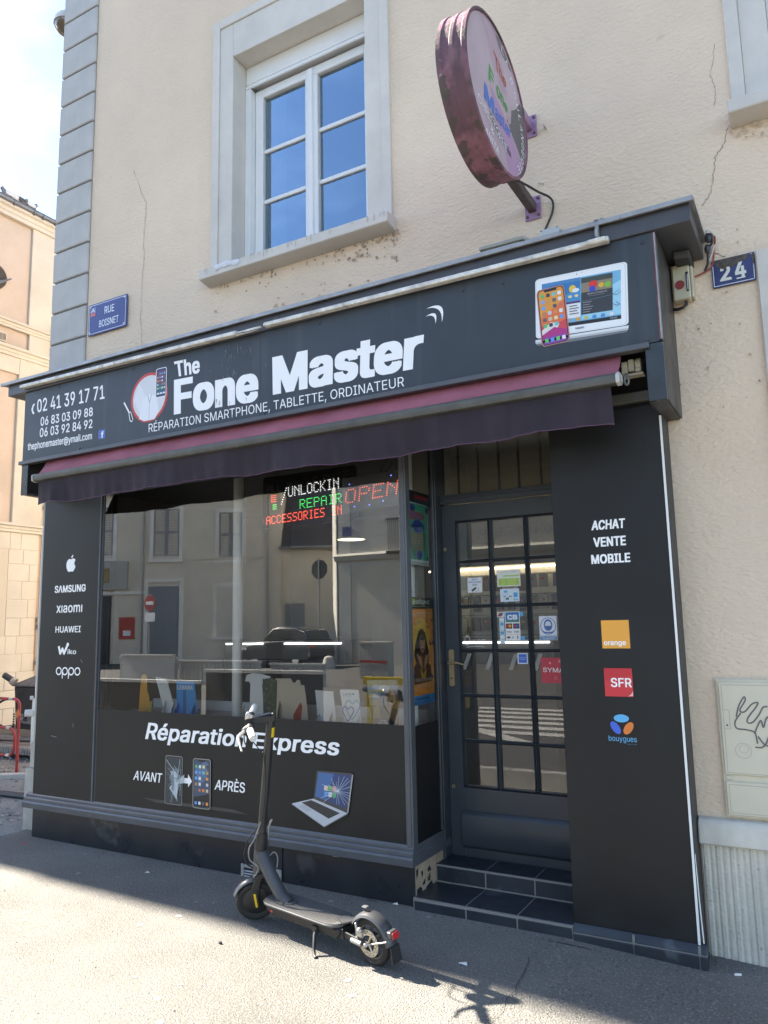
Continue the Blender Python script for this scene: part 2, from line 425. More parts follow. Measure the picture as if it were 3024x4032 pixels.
for k in range(3400):
    x = rnd.uniform(-10.6, -5.72); y = rnd.uniform(3.95, 8.6)
    if not 1.24 < -x/y < 1.76: continue
    r = rnd.uniform(.008, .026)*(1.25 if y > 5.4 else 1)
    if 4.75 < y < 5.3 and rnd.random() < .6: continue
    m.use(m2m if rnd.random() < .3 else m.ms[0])
    zz = sz(x, y); c = Vector((x, y, zz+r*.2)); vs = []
    for dx_, dy_, dz_ in ((1, 0, 0), (0, 1, 0), (-1, 0, 0), (0, -1, 0), (0, 0, 1), (0, 0, -1)):
        vs.append(c+Vector((dx_*rnd.uniform(.6, 1.2), dy_*rnd.uniform(.6, 1.2), dz_*rnd.uniform(.45, .9)+rnd.uniform(-.15, .15)))*r)
    m.add(vs, [(0, 1, 4), (1, 2, 4), (2, 3, 4), (3, 0, 4), (1, 0, 5), (2, 1, 5), (3, 2, 5), (0, 3, 5)])
tag(m.build('gravel', smooth=False), kind='stuff')
m = M(mat('pale_kerb', (.50, .47, .42), .85, var=(7, .12), bump=(90, .3, .003)))
a, b = Vector((-9.4, 4.37, 0)), Vector((-6.4, 6.13, 0)); dirk = (b-a).normalized(); nk = Vector((-dirk.y, dirk.x, 0))
lo = Vector((0, 0, -.2)); m.prism([a+lo, b+lo, b+nk*.10+lo, a+nk*.10+lo], (0, 0, .23))
tag(m.build('street_kerb', bevel=.004), kind='structure')
for dy_ in (0, .045):
    m = M(mat('cable_duct', (.045, .05, .058), .45, var=(7, .2)))
    m.tube([(-8.2, 4.70+dy_, .0), (-7.0, 4.79+dy_, .004), (-6.6, 4.82+dy_, .003), (-5.9, 4.87+dy_, .006), (-5.6, 4.92+dy_, .0)], .022, 8)
    tag(m.build('cable_duct'), 'dark plastic cable duct lying over the gravel, ' + ('nearer of the pair' if dy_ == 0 else 'farther of the pair'), 'duct', 'cable ducts across the gravel')

# ------------------------------------------------------------------ the corner building
WALL = 4.12
bld = thing('corner_building', 'cream rendered corner building with grey quoins and grey window surrounds', 'building', (-2.8, 4.12, 0))
W1 = (-3.588, -2.405, 4.18, 5.93); W2 = (.027, 1.21, 4.18, 5.93); SH_ = (-5.36, -.62, -.3, 2.80)
m = M(stucco)
xs = sorted({-5.60, 4.5, W1[0], W1[1], W2[0], W2[1], SH_[0], SH_[1]}); zs = sorted({-.5, 10.2, W1[2], W1[3], SH_[3]})
for a, b in zip(xs[:-1], xs[1:]):
    for c, d in zip(zs[:-1], zs[1:]):
        cx, cz = (a+b)/2, (c+d)/2
        if any(h[0] < cx < h[1] and h[2] < cz < h[3] for h in (W1, W2, SH_)): continue
        m.poly([(a, WALL, c), (b, WALL, c), (b, WALL, d), (a, WALL, d)])
m.poly([(-5.6, WALL, -.5), (-5.6, 16, -.5), (-5.6, 16, 10.2), (-5.6, WALL, 10.2)])
m.poly([(-5.6, 16, -.5), (4.5, 16, -.5), (4.5, 16, 10.2), (-5.6, 16, 10.2)])
m.poly([(4.5, 16, -.5), (4.5, WALL, -.5), (4.5, WALL, 10.2), (4.5, 16, 10.2)])
m.poly([(-5.6, WALL, 10.2), (4.5, WALL, 10.2), (4.5, 16, 10.2), (-5.6, 16, 10.2)])
m.build('rendered_wall', bld, smooth=False, recalc=False)
# quoins: one block, copied
m = M(quoin_m)
m.box(0, .448, -.022, .20, 0, .266)
qm = m.mesh('quoin_block', bevel=.007)
m = M(joint_m); m.box(-5.604, -5.172, WALL-.004, WALL+.2, 2.2, 9.9); m.build('quoin_backing', bld)
for k in range(25):
    o = bpy.data.objects.new('quoin_block', qm); put(o, bld, (-5.622, WALL, 2.870-.0+.2832*k-.0045))
# hair cracks in the render
crk = mat('crack_line', (.30, .23, .17), .95)
def crack(pts, w):
    d = DY(WALL-.0012); rr = random.Random(len(pts)); P = []
    for (a, b) in zip(pts[:-1], pts[1:]):
        n = 7
        for k in range(n): t = k/n; P.append((a[0]+(b[0]-a[0])*t+rr.uniform(-.005, .005), a[1]+(b[1]-a[1])*t+rr.uniform(-.004, .004)))
    P.append(pts[-1])
    for k, (p, q) in enumerate(zip(P[:-1], P[1:])): d.line([p, q], w*rr.uniform(.4, 1.1), crk)
    return d.build('wall_crack', bld)
crack([(-4.66, 5.33), (-4.56, 5.10), (-4.502, 4.99), (-4.524, 4.67), (-4.509, 4.51), (-4.53, 4.30), (-4.529, 4.0), (-4.486, 3.60)], .0045)
crack([(-.199, 4.105), (-.224, 4.015), (-.273, 3.955), (-.286, 3.874), (-.309, 3.762), (-.357, 3.70)], .0045)
crack([(-.225, 4.60), (-.262, 4.42), (-.245, 4.33), (-.258, 4.24)], .0035)
crack([(-.36, 3.44), (-.31, 3.42), (-.27, 3.39)], .005)
# dark growth under the sill
stain = mat('dark_growth', (.50, .385, .28), .95)
stain2 = mat('dark_growth_deep', (.34, .265, .195), .95)
d = DY(WALL-.0008); rr = random.Random(5)
for k in range(150):
    x = rr.uniform(-3.78, -2.16); z = 4.092-abs(rr.gauss(0, .05)) if rr.random() < .7 else rr.uniform(3.75, 4.08)
    if rr.random() < .5: x = -2.16-abs(rr.gauss(0, .3))
    r = rr.uniform(.003, .011)
    d.ell(x, z, r*rr.uniform(.7, 2), r, stain if rr.random() < .6 else stain2, n=7, rot=rr.uniform(0, 3), lv=True)
for k in range(34):
    x = rr.uniform(-.60, -.16); z = rr.choice([3.42, 3.16, 2.7, 3.0])+rr.gauss(0, .10); r = rr.uniform(.002, .007)
    d.ell(x, z, r*rr.uniform(.7, 1.8), r, stain if rr.random() < .6 else stain2, n=6, rot=rr.uniform(0, 3), lv=True)
for k in range(70):
    x = rr.uniform(-.19, .4); z = 4.092-abs(rr.gauss(0, .05)); r = rr.uniform(.003, .010)
    d.ell(x, z, r*1.6, r, stain, n=6, rot=rr.uniform(0, 3), lv=True)
tag(d.build('dark_growth', bld), kind='stuff')

def upper_window(w, x_out0, x_out1):
    x0, x1, z0, z1 = w
    # stone surround: outer band and the stepped inner band
    sx0, sx1 = x0-.199, x1+.192
    m = M(stone_m)
    m.box(sx0, x0-.131, WALL-.022, WALL+.1, z0, 6.285); m.box(x1+.124, sx1, WALL-.022, WALL+.1, z0, 6.285); m.box(x0-.131, x1+.124, WALL-.022, WALL+.1, 6.215, 6.285)
    m.box(x0-.131, x0, WALL-.010, WALL+.215, z0, 6.215); m.box(x1, x1+.124, WALL-.010, WALL+.215, z0, 6.215); m.box(x0, x1, WALL-.010, WALL+.215, z1, 6.215)
    m.build('window_surround', bld, bevel=.004)
    m = M(stone_m)
    m.prism([(x0-.215, 3.995, 4.100), (x0-.215, 3.995, 4.172), (x0-.215, WALL+.22, 4.188), (x0-.215, WALL+.22, 4.08), (x0-.215, WALL-.02, 4.08)], (x1-x0+.43, 0, 0))
    sill = m.build('window_sill', bld, bevel=.005)
    # roller shutter casing and its side rails
    m = M(pvc_m); m.box(x0+.002, x1-.002, 4.265, 4.45, 5.775, z1-.002); m.box(x0+.002, x1-.002, 4.256, 4.272, 5.735, 5.765)
    m.build('shutter_casing', bld, bevel=.004)
    for xx in (x0+.002, x1-.052): m = M(pvc_m); m.box(xx, xx+.05, 4.258, 4.34, z0+.03, 5.733); m.build('shutter_rail', bld, bevel=.003)
    # casement
    yf = 4.315; zt = 5.735; zb = z0+.02; xa, xb = x0+.055, x1-.055; xm = (xa+xb)/2
    m = M(pvc_m)
    m.box(xa, xa+.075, yf, yf+.07, zb, zt); m.box(xb-.075, xb, yf, yf+.07, zb, zt); m.box(xa+.075, xb-.075, yf, yf+.07, zt-.075, zt); m.box(xa+.075, xb-.075, yf, yf+.07, zb, zb+.09)
    m.box(xm-.057, xm+.057, yf-.004, yf+.066, zb+.09, zt-.075); m.box(xm-.022, xm+.022, yf-.022, yf+.03, zb+.03, zt-.02)
    win = m.build('window', bld, bevel=.006)
    hz = [zb+.09, 4.785, 5.205, zt-.075]
    for (pa, pb) in ((xa+.075, xm-.057), (xm+.057, xb-.075)):
        for k in range(3):
            g = M(win_glass); g.poly([(pa, yf+.035, hz[k]), (pb, yf+.035, hz[k]), (pb, yf+.035, hz[k+1]), (pa, yf+.035, hz[k+1])]); g.build('pane', win, smooth=False, recalc=False)
        for zz in hz[1:3]:
            b = M(pvc_m); b.box(pa, pb, yf+.018, yf+.05, zz-.016, zz+.016); b.build('glazing_bar', win, bevel=.004)
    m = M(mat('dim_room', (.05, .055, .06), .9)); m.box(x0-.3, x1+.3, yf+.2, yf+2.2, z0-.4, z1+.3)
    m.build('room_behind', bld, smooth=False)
    m = M(mat('grey_curtain', (.16, .17, .18), .9))
    n = 26; P0 = []; 
    for k in range(n+1): t = k/n; P0.append((xa+.06+.17*t, yf+.11+.015*math.sin(t*30), 0))
    for p, q in zip(P0[:-1], P0[1:]): m.poly([(p[0], p[1], zb), (q[0], q[1], zb), (q[0], q[1], zt), (p[0], p[1], zt)])
    m.build('curtain', win)
    return sill
s1 = upper_window(W1, 0, 0); s2 = upper_window(W2, 0, 0)
d = D((0, 3.9945, 0), (1, 0, 0), (0, 0, 1), (0, -1, 0)); rr = random.Random(8)
mortar = mat('white_filler', (.66, .67, .70), .8, bump=(60, .8, .01))
m = M(mortar)
for k in range(26):
    x = rr.uniform(-3.64, -3.43); z = 4.166-.02*rr.random()-abs(x+3.56)*.12
    m.ball((x, 3.992, z), rr.uniform(.012, .026), 8, 5, (1.3, .25, .8))
lab(m.build('filler_patch', bld), 'rough white filler smeared on the sill')
# dark weathering drips on the sill face
for k in range(34):
    x = rr.uniform(-3.78, -2.2); h = rr.uniform(.012, .05); d.rect(x, 4.171-h, x+rr.uniform(.004, .012), 4.172, mat('sill_drip', (.47, .445, .40), .9), lv=True)
d.build('sill_drips', bld)
# right hand stone plinth, capping and the grey reveal beside the house door
plm = mat('ribbed_plinth', (.58, .55, .475), .9, var=(4, .18), bump=(60, .7, .008), streak=(12, .4, (.30, .29, .25)), spots=[(40, .66, (.24, .23, .20), .5)])
m = M(plm); rr = random.Random(2)
x = -.598
while x < 1.3:
    w = rr.uniform(.022, .034); dpt = rr.uniform(.003, .006)
    m.prism([(x, WALL-.02, -.12), (x+w*.25, WALL-.02-dpt, -.12), (x+w*.72, WALL-.02-dpt, -.12), (x+w*.97, WALL-.02, -.12)], (0, 0, .60)); x += w
m.box(-.60, 1.3, WALL-.021, WALL+.1, -.2, .48)
m.build('ribbed_plinth', bld)
m = M(mat('plinth_cap', (.60, .57, .50), .88, var=(4, .14), bump=(80, .4, .004), streak=(8, .3, (.28, .27, .25))))
m.prism([(-.606, WALL-.062, .478), (-.606, WALL-.062, .570), (-.606, WALL-.045, .594), (-.606, WALL+.1, .60), (-.606, WALL+.1, .478)], (1.95, 0, 0)); m.build('plinth_cap', bld, bevel=.006)
m = M(stone_m); m.box(-.130, .045, WALL-.028, WALL+.02, 1.262, 3.375); m.box(1.125, 1.30, WALL-.028, WALL+.02, 1.262, 3.375); m.box(.045, 1.125, WALL-.028, WALL+.02, 3.20, 3.375); m.box(.045, 1.125, WALL-.045, WALL+.02, 1.262, 1.34); m.build('shutter_surround', bld, bevel=.005)
shg = mat('closed_shutter', (.36, .37, .37), .6, var=(5, .1))
for a, b in ((.047, .583), (.587, 1.123)):
    m = M(shg); m.box(a, b, WALL-.006, WALL+.01, 1.342, 3.198)
    for k in range(34): zz = 1.42+.051*k; m.prism([(a+.06, WALL-.0065, zz), (a+.06, WALL-.018, zz-.018), (a+.06, WALL-.0065, zz+.026)], (b-a-.12, 0, 0))
    m.build('closed_shutter', bld)
# left corner: pale plinth and strip seen past the black panel
m = M(mat('pale_corner', (.42, .40, .35), .85, var=(9, .15), streak=(14, .3, (.3, .28, .25))))
m.box(-5.655, -5.38, WALL-.05, WALL+.4, -.1, .46); m.box(-5.628, -5.38, WALL-.03, WALL+.4, .462, .66); m.box(-5.606, -5.38, WALL-.02, WALL+.4, .662, 2.86)
m.build('corner_plinth', bld, bevel=.006)

# ------------------------------------------------------------------ shopfront
sf = thing('shopfront', 'black panelled phone repair shopfront with a large window and recessed glazed door', 'shopfront', (-2.99, 3.93, 0))
PY = 3.934
m = M(panel_m); m.box(-5.360, -4.706, PY, PY+.16, .300, 2.62); lp = m.build('left_panel', sf, bevel=.002)
m = M(trim_m); m.box(-4.704, -4.690, PY-.004, PY+.10, .318, 2.62); m.build('panel_edge_strip', sf)
d = DY(PY-.0002)
# fruit mark with a bite and a leaf
ap = [(-.0, .055), (.018, .062), (.036, .058), (.046, .047), (.037, .036), (.034, .021), (.038, .009), (.048, .0), (.042, -.017), (.030, -.035), (.018, -.042), (.008, -.039), (0, -.037), (-.008, -.039), (-.018, -.042), (-.032, -.034), (-.044, -.012), (-.049, .012), (-.045, .035), (-.034, .052), (-.018, .060)]
ap = [(u*1.10-5.021, v*1.0+2.034) for u, v in ap]
d.poly(ap, WHITE); d.poly([(-5.021, 2.100), (-5.018, 2.112), (-5.006, 2.122), (-4.999, 2.124), (-4.999, 2.113), (-5.006, 2.103)], WHITE, False)
d.build('fruit_logo', lp)
d.t2('SΛMSUNG', -5.200, 1.836, -4.843, 1.891, WHITE, bold=.026)
d.build('brand_name', lp)
d.t2('xıaomı', -5.170, 1.681, -4.873, 1.736, WHITE, bold=.012, ref='x')
d.build('brand_name', lp)
d.t2('HUAWEI', -5.171, 1.529, -4.881, 1.577, WHITE, bold=.018)
d.build('brand_name', lp)
d.line([(-5.122, 1.418), (-5.104, 1.372), (-5.080, 1.405), (-5.060, 1.372), (-5.022, 1.436)], .022, WHITE); d.ell(-5.021, 1.438, .014, .014, WHITE)
d.t2('iko', -5.020, 1.366, -4.922, 1.402, WHITE, bold=.012)
d.build('brand_name', lp)
for k in range(4):
    cx = -5.112+.0667*k*1.06; n = 28; 
    for j in range(n):
        a, b = 2*math.pi*j/n, 2*math.pi*(j+1)/n
        d.poly([(cx+.033*math.cos(a), 1.238+.031*math.sin(a)), (cx+.033*math.cos(b), 1.238+.031*math.sin(b)), (cx+.023*math.cos(b), 1.238+.021*math.sin(b)), (cx+.023*math.cos(a), 1.238+.021*math.sin(a))], WHITE, j == 0)
    if k in (1, 2): d.rect(cx-.033, 1.183, cx-.023, 1.238, WHITE)
d.build('brand_name', lp)
# scratches
d = DY(PY-.0006); 
for a, b in (((-5.17, .755), (-5.11, .747)), ((-4.93, .855), (-4.925, .83)), ((-4.87, 1.325), (-4.85, 1.305))): d.line([a, b], .004, (.22, .23, .24))
d.build('scratch', lp)

m = M(panel_m); m.box(-1.196, -.623, PY, PY+.17, .072, 2.62); m.box(-1.196, -1.186, PY+.171, 4.40, .16, 2.62)
m.use(mat('side_return', (.05, .047, .046), .6, var=(5, .2))).box(-.622, -.610, PY+.006, WALL-.002, .02, 2.62)
rp = m.build('right_panel', sf, bevel=.0015)
m = M(white_m); m.box(-.6225, -.6125, PY-.006, PY+.004, .070, 2.556); m.tube([(-.611, PY+.012, .46), (-.606, PY+.012, .25), (-.599, PY+.006, .075)], .003, 6); m.build('white_edge_strip', sf)
d = DY(PY-.0002)
d.text('ACHAT', (-.995, 2.003), (-.826, 2.003), (-.823, 2.052), (-.990, 2.052), WHITE, bold=.034)
d.build('trade_lettering', rp)
d.text('VENTE', (-.989, 1.915), (-.826, 1.915), (-.825, 1.964), (-.989, 1.964), WHITE, bold=.034)
d.build('trade_lettering', rp)
d.text('MOBILE', (-1.005, 1.829), (-.810, 1.829), (-.809, 1.876), (-1.005, 1.876), WHITE, bold=.034)
d.build('trade_lettering', rp)
d.rect(-.975, 1.402, -.838, 1.5415, (.80, .36, .05)); d.t2('orange', -.966, 1.418, -.858, 1.437, WHITE, bold=.02, ref='x'); d.t2('TM', -.856, 1.441, -.844, 1.447, (.85, .6, .3))
d.build('operator_logo', rp)
d.rect(-.975, 1.167, -.838, 1.3045, (.52, .025, .035)); d.poly([(-.975, 1.24), (-.838, 1.27), (-.838, 1.167), (-.975, 1.167)], (.60, .035, .045)); d.t2('SFR', -.944, 1.213, -.843, 1.257, WHITE, bold=.018)
d.poly([(-.862, 1.169), (-.840, 1.172), (-.840, 1.195), (-.846, 1.182)], (.85, .55, .5))
d.build('operator_logo', rp)
d.ell(-.9035, 1.062, .037, .019, (.10, .42, .72)); d.ell(-.934, 1.016, .019, .034, (.05, .13, .60), rot=.62); d.ell(-.872, 1.016, .019, .034, (.72, .20, .04), rot=-.62)
d.t2('bouygues', -.971, .952, -.836, .978, (.13, .45, .75), bold=.0, ref='b'); d.t2('TELECOM', -.884, .938, -.838, .943, (.10, .25, .40))
d.build('operator_logo', rp)
# tiled foot of the right panel
m = M(tile_m)
for a, b in ((-1.196, -.911), (-.905, -.620), (-.614, -.585)):
    m.use(tile_m).prism([(a, PY-.022, .034), (a, PY-.002, .072), (a, PY+.03, .072), (a, PY+.03, .034)], (b-a, 0, 0)); m.box(a, b, PY-.030, PY+.03, -.12, .029)
tile_foot = m.build('tiled_foot', sf, bevel=.003)
m = M(grout_m); m.box(-1.196, -.586, PY-.022, PY+.02, -.1, .0335); m.box(-.914, -.902, PY-.019, PY+.02, .0, .066); m.box(-.623, -.611, PY-.019, PY+.02, .0, .066); m.build('grout_line', sf)

# shop window
m = M(frame_m); m.box(-4.690, -2.120, PY+.002, PY+.05, 2.56, 2.64); m.box(-4.690, -4.668, PY+.004, PY+.06, .32, 2.56); wf = m.build('shop_window', sf)
m = M(shop_glass); m.poly([(-4.668, PY+.010, .31), (-2.118, PY+.010, .31), (-2.118, PY+.010, 2.57), (-4.668, PY+.010, 2.57)]); m.build('pane', wf, smooth=False, recalc=False)
film_m = mat('black_film', (.016, .0155, .015), .45, spec=.32, var=(2.5, .15), spots=[(40, .78, (.2, .2, .2), .4)])
m = M(film_m); m.box(-4.668, -2.1185, PY+.004, PY+.008, .318, .970); film = m.build('printed_film', wf)
m = M(trim_m); m.box(-2.120, -2.090, PY-.008, PY+.04, .318, 2.64); m.box(-2.092, -2.078, PY-.002, PY+.055, .318, 2.64); m.build('corner_post', sf, bevel=.003)
d = DY(PY+.0038)
d.text('Réparation', (-4.179, .785), (-3.283, .782), (-3.262, .880), (-4.149, .897), WHITE, bold=.022)
d.build('print_lettering', film)
d.text('Express', (-3.224, .781), (-2.573, .776), (-2.553, .874), (-3.205, .879), WHITE, bold=.022)
d.build('print_lettering', film)
d.text('AVANT', (-4.286, .503), (-4.014, .503), (-4.006, .566), (-4.269, .566), WHITE, bold=.014)
d.build('print_lettering', film)
d.text('APRÈS', (-3.538, .501), (-3.284, .501), (-3.281, .564), (-3.523, .564), WHITE, bold=.014)
d.build('print_lettering', film)
d.poly([(-3.808, .553), (-3.770, .553), (-3.770, .579), (-3.734, .536), (-3.768, .495), (-3.768, .519), (-3.808, .519)], WHITE)
# faint floor gloss behind the phones
d.poly([(-4.20, .392), (-3.38, .392), (-3.25, .372), (-4.05, .372)], (.045, .045, .044))
d.build('print_lettering', film)
# cracked phone
d.rect(-3.980, .372, -3.820, .690, (.20, .19, .18), r=.018); d.rect(-3.974, .378, -3.826, .684, (.012, .014, .016), r=.015)
d.rect(-3.968, .384, -3.832, .678, (.035, .045, .05), r=.012)
rr = random.Random(4); cx, cv = -3.872, .527
for k in range(34):
    a = rr.uniform(0, 6.283); L = rr.uniform(.03, .16); pts = [(cx, cv)]
    for j in range(3): a += rr.uniform(-.25, .25); q = (pts[-1][0]+math.cos(a)*L/3, pts[-1][1]+math.sin(a)*L/3); pts.append((min(-3.834, max(-3.966, q[0])), min(.676, max(.386, q[1]))))
    d.line(pts, rr.uniform(.0008, .0028), (.45, .5, .52) if k % 2 else (.22, .27, .30))
for k in range(26): d.poly([(cx+rr.gauss(0, .03), cv+rr.gauss(0, .045)) for _ in range(3)], (.16, .20, .22) if k % 3 else (.42, .47, .5))
d.line([(-3.966, .66), (-3.90, .60), (cx, cv), (-3.86, .40)], .003, (.6, .64, .66)); d.line([(-3.84, .67), (-3.85, .61), (cx, cv)], .003, (.5, .54, .56))
ICON = [(.10, .45, .15), (.7, .7, .7), (.75, .65, .3), (.05, .05, .05), (.2, .35, .7), (.1, .3, .7), (.15, .5, .5), (.6, .3, .08), (.1, .35, .75), (.7, .72, .75), (.12, .12, .13), (.75, .3, .05), (.5, .2, .1), (.7, .7, .72), (.08, .08, .1), (.55, .55, .6), (.1, .1, .1), (.6, .15, .1), (.7, .25, .05), (.6, .5, .35)]
def icons(d, u0, v0, u1, v1, nx, ny, fill=.6, off=0):
    d.up(); cw, ch = (u1-u0)/nx, (v1-v0)/ny; w = min(cw, ch)*fill/2
    for j in range(ny):
        for i in range(nx):
            cx, cy = u0+cw*(i+.5), v1-ch*(j+.5); d.rect(cx-w, cy-w, cx+w, cy+w, ICON[(j*nx+i+off) % len(ICON)], r=w*.4, lv=False)
d.build('broken_phone_print', film)
d.rect(-3.722, .371, -3.566, .688, (.28, .26, .24), r=.018); d.rect(-3.716, .377, -3.572, .682, (.015, .015, .018), r=.015)
d.rect(-3.711, .382, -3.577, .677, (.05, .08, .13), r=.012); d.poly([(-3.70, .62), (-3.62, .672), (-3.59, .66), (-3.60, .56), (-3.67, .52)], (.10, .16, .25)); d.poly([(-3.711, .385), (-3.577, .385), (-3.577, .47), (-3.711, .44)], (.012, .014, .02))
d.rect(-3.672, .668, -3.616, .677, (.01, .01, .012))
icons(d, -3.709, .468, -3.579, .655, 4, 5); icons(d, -3.709, .386, -3.579, .424, 4, 1, off=8)
d.build('repaired_phone_print', film)
# broken laptop
d.poly([(-2.718, .682), (-2.480, .684), (-2.470, .676), (-2.510, .459), (-2.748, .516), (-2.726, .676)], (.06, .06, .062))
d.poly([(-2.474, .678), (-2.466, .672), (-2.504, .457), (-2.512, .459)], (.35, .35, .36))
d.poly([(-2.712, .672), (-2.482, .670), (-2.520, .482), (-2.738, .530)], (.035, .06, .16)); d.poly([(-2.712, .672), (-2.60, .671), (-2.66, .513), (-2.738, .530)], (.06, .14, .32))
for k, c in enumerate([(.7, .55, .4), (.15, .4, .1), (.7, .3, .25), (.1, .3, .6), (.6, .6, .65), (.05, .35, .1)]): d.poly([(-2.67+.03*(k % 3)+u, .60-.035*(k//3)+v) for u, v in ((0, 0), (.026, -.002), (.022, -.03), (-.004, -.028))], c, k == 0)
for k in range(22):
    a = 6.283*k/22+rr.uniform(-.1, .1); L = rr.uniform(.05, .15); e = (-2.575+math.cos(a)*L, .575+math.sin(a)*L*.8)
    e = (min(-2.487, max(-2.72, e[0])), min(.668, max(.500, e[1]))); d.line([(-2.575, .575), e], .0016, (.62, .66, .72))
d.poly([(-2.909, .474), (-2.750, .517), (-2.508, .457), (-2.672, .366)], (.50, .51, .54)); d.poly([(-2.909, .474), (-2.672, .366), (-2.672, .361), (-2.909, .469)], (.30, .30, .32)); d.poly([(-2.672, .366), (-2.508, .457), (-2.508, .450), (-2.672, .360)], (.16, .16, .17))
d.poly([(-2.835, .486), (-2.765, .507), (-2.560, .452), (-2.640, .413)], (.06, .06, .06)); d.up()
for i in range(13):
    for j in range(5):
        a, b = (i+.12)/13, (i+.88)/13; c, e = (j+.12)/5, (j+.88)/5
        Q = lambda s, t: ((-2.835+.070*t)*(1-s)+(-2.640+.080*t)*s, (.486+.021*t)*(1-s)+(.413+.039*t)*s)
        d.poly([Q(a, c), Q(b, c), Q(b, e), Q(a, e)], (.018, .018, .018), False)
d.poly([(-2.860, .462), (-2.815, .476), (-2.755, .452), (-2.800, .434)], (.42, .43, .46))
d.build('broken_laptop_print', film)
# display shelf, ceiling and the shop inside
wallp = mat('shop_wall', (.30, .295, .28), .85, var=(2, .1)); ceil_m = mat('shop_ceiling', (.22, .22, .21), .8, var=(2, .1)); floor_m = mat('shop_floor', (.05, .05, .05), .4, var=(3, .2))
room = thing('shop_interior', 'dim shop room with grey walls seen through the window', 'interior', (-3, 6, .15))
m = M(wallp); m.poly([(-5.34, 7.2, .15), (-.65, 7.2, .15), (-.65, 7.2, 2.8), (-5.34, 7.2, 2.8)]); m.poly([(-5.34, 3.97, .15), (-5.34, 7.2, .15), (-5.34, 7.2, 2.8), (-5.34, 3.97, 2.8)]); m.poly([(-1.17, 4.42, .15), (-1.17, 7.2, .15), (-1.17, 7.2, 2.8), (-1.17, 4.42, 2.8)])
m.build('inner_wall', room, smooth=False)
m = M(ceil_m); m.poly([(-5.34, 3.97, 2.72), (-.65, 3.97, 2.72), (-.65, 7.2, 2.72), (-5.34, 7.2, 2.72)]); m.build('inner_ceiling', room, smooth=False)
m = M(floor_m); m.poly([(-5.34, 3.97, .155), (-2.11, 3.97, .155), (-2.11, 7.2, .155), (-5.34, 7.2, .155)]); m.poly([(-2.11, 4.47, .155), (-.65, 4.47, .155), (-.65, 7.2, .155), (-2.11, 7.2, .155)]); m.build('inner_floor', room, smooth=False)
m = M(mat('white_shelf', (.84, .84, .84), .45, var=(4, .05))); m.box(-4.655, -2.150, PY+.03, 4.46, .905, .932); m.box(-4.655, -2.150, 4.46, 4.475, .88, 1.0); m.box(-4.655, -2.150, 4.462, 4.474, .16, .878); m.build('display_shelf', room, bevel=.003)
# base below the window with its vent
m = M(base_m); m.box(-5.372, -3.0, PY+.016, PY+.12, -.06, .226); m.box(-2.993, -2.084, PY+.018, PY+.12, -.06, .226); m.build('base_panel', sf, bevel=.002)
peel = mat('flaking_mortar', (.33, .30, .25), .95, var=(30, .4), bump=(60, .9, .01))
m = M(peel); rr = random.Random(9); x = -2.98
while x < -2.10:
    w = rr.uniform(.02, .07); h = rr.uniform(.006, .016)
    m.box(x, min(x+w, -2.09), PY+.008, PY+.03, .214-h, .2175); x += w+rr.uniform(0, .02)
m.build('flaking_mortar', sf, bevel=.002)
m = M(mat('worn_aluminium', (.42, .42, .42), .45, metal=.5, var=(25, .4), spots=[(30, .58, (.05, .05, .05), .85)]))
m.box(-3.314, -3.000, PY+.004, PY+.0155, .052, .073); m.box(-3.314, -3.292, PY+.004, PY+.0155, .0, .0515); m.box(-3.022, -3.000, PY+.004, PY+.0155, .0, .0515); m.box(-3.292, -3.022, PY+.004, PY+.0155, -.02, .006)
vent = m.build('vent_grille', sf, bevel=.002)
m = M(dark_m); m.box(-3.292, -3.022, PY+.0125, PY+.0157, .006, .0518); m.build('vent_opening', vent)
for zz in (.018, .034): m = M(galv_m); m.prism([(-3.29, PY+.006, zz-.003), (-3.29, PY+.012, zz+.003), (-3.29, PY+.0124, zz+.001), (-3.29, PY+.0064, zz-.005)], (.266, 0, 0)); m.build('vent_slat', vent)
# moulding along the base, turning into the recess
prof = [(0, .220), (-.040, .220), (-.043, .258), (-.036, .269), (-.025, .272), (-.025, .288), (-.018, .296), (-.008, .298), (-.008, .311), (0, .326)]
x0, x1 = -5.424, -2.084
m = M(trim_m)
A_ = [(x0, PY+p, z) for p, z in prof]; B_ = [(x1-p*.35+.004, PY+p, z) for p, z in prof]; C_ = [(x1-p*.35+.004, 4.392, z) for p, z in prof]
n = len(prof)
A_[0] = (x0, PY+.012, .220); A_[-1] = (x0, PY+.012, .326)
m.add(A_+B_, [(k, k+1, n+k+1, n+k) for k in range(n-1)]+[list(range(n))]); m.build('base_moulding', sf)
m = M(trim_m); m.add(B_+C_, [(k, k+1, n+k+1, n+k) for k in range(n-1)]); m.build('base_moulding', sf)
# recess return: glass, black film, jamb, peeling base
m = M(return_glass); m.poly([(-2.082, PY+.05, .31), (-2.082, 4.35, .31), (-2.082, 4.35, 2.66), (-2.082, PY+.05, 2.66)]); rg = m.build('return_pane', sf, smooth=False, recalc=False)
m = M(mat('matt_black_film', (.006, .006, .007), .5)); m.box(-2.0815, -2.078, PY+.056, 4.345, .322, .962); m.build('return_film', sf)
m = M(frame_m); m.box(-2.110, -2.066, 4.315, 4.47, .157, 2.70); m.box(-2.100, -2.0675, 4.285, 4.314, .326, 2.70); m.build('door_jamb', sf, bevel=.004)
m = M(mat('bare_plaster', (.40, .31, .22), .9, var=(8, .18), bump=(60, .3, .004))); m.box(-2.20, -2.083, PY+.02, 4.42, -.06, .219); rb = m.build('return_base', sf)
d = DX(-2.0826, .0002); blk = mat('flaked_black_paint', (.022, .020, .028), .6)
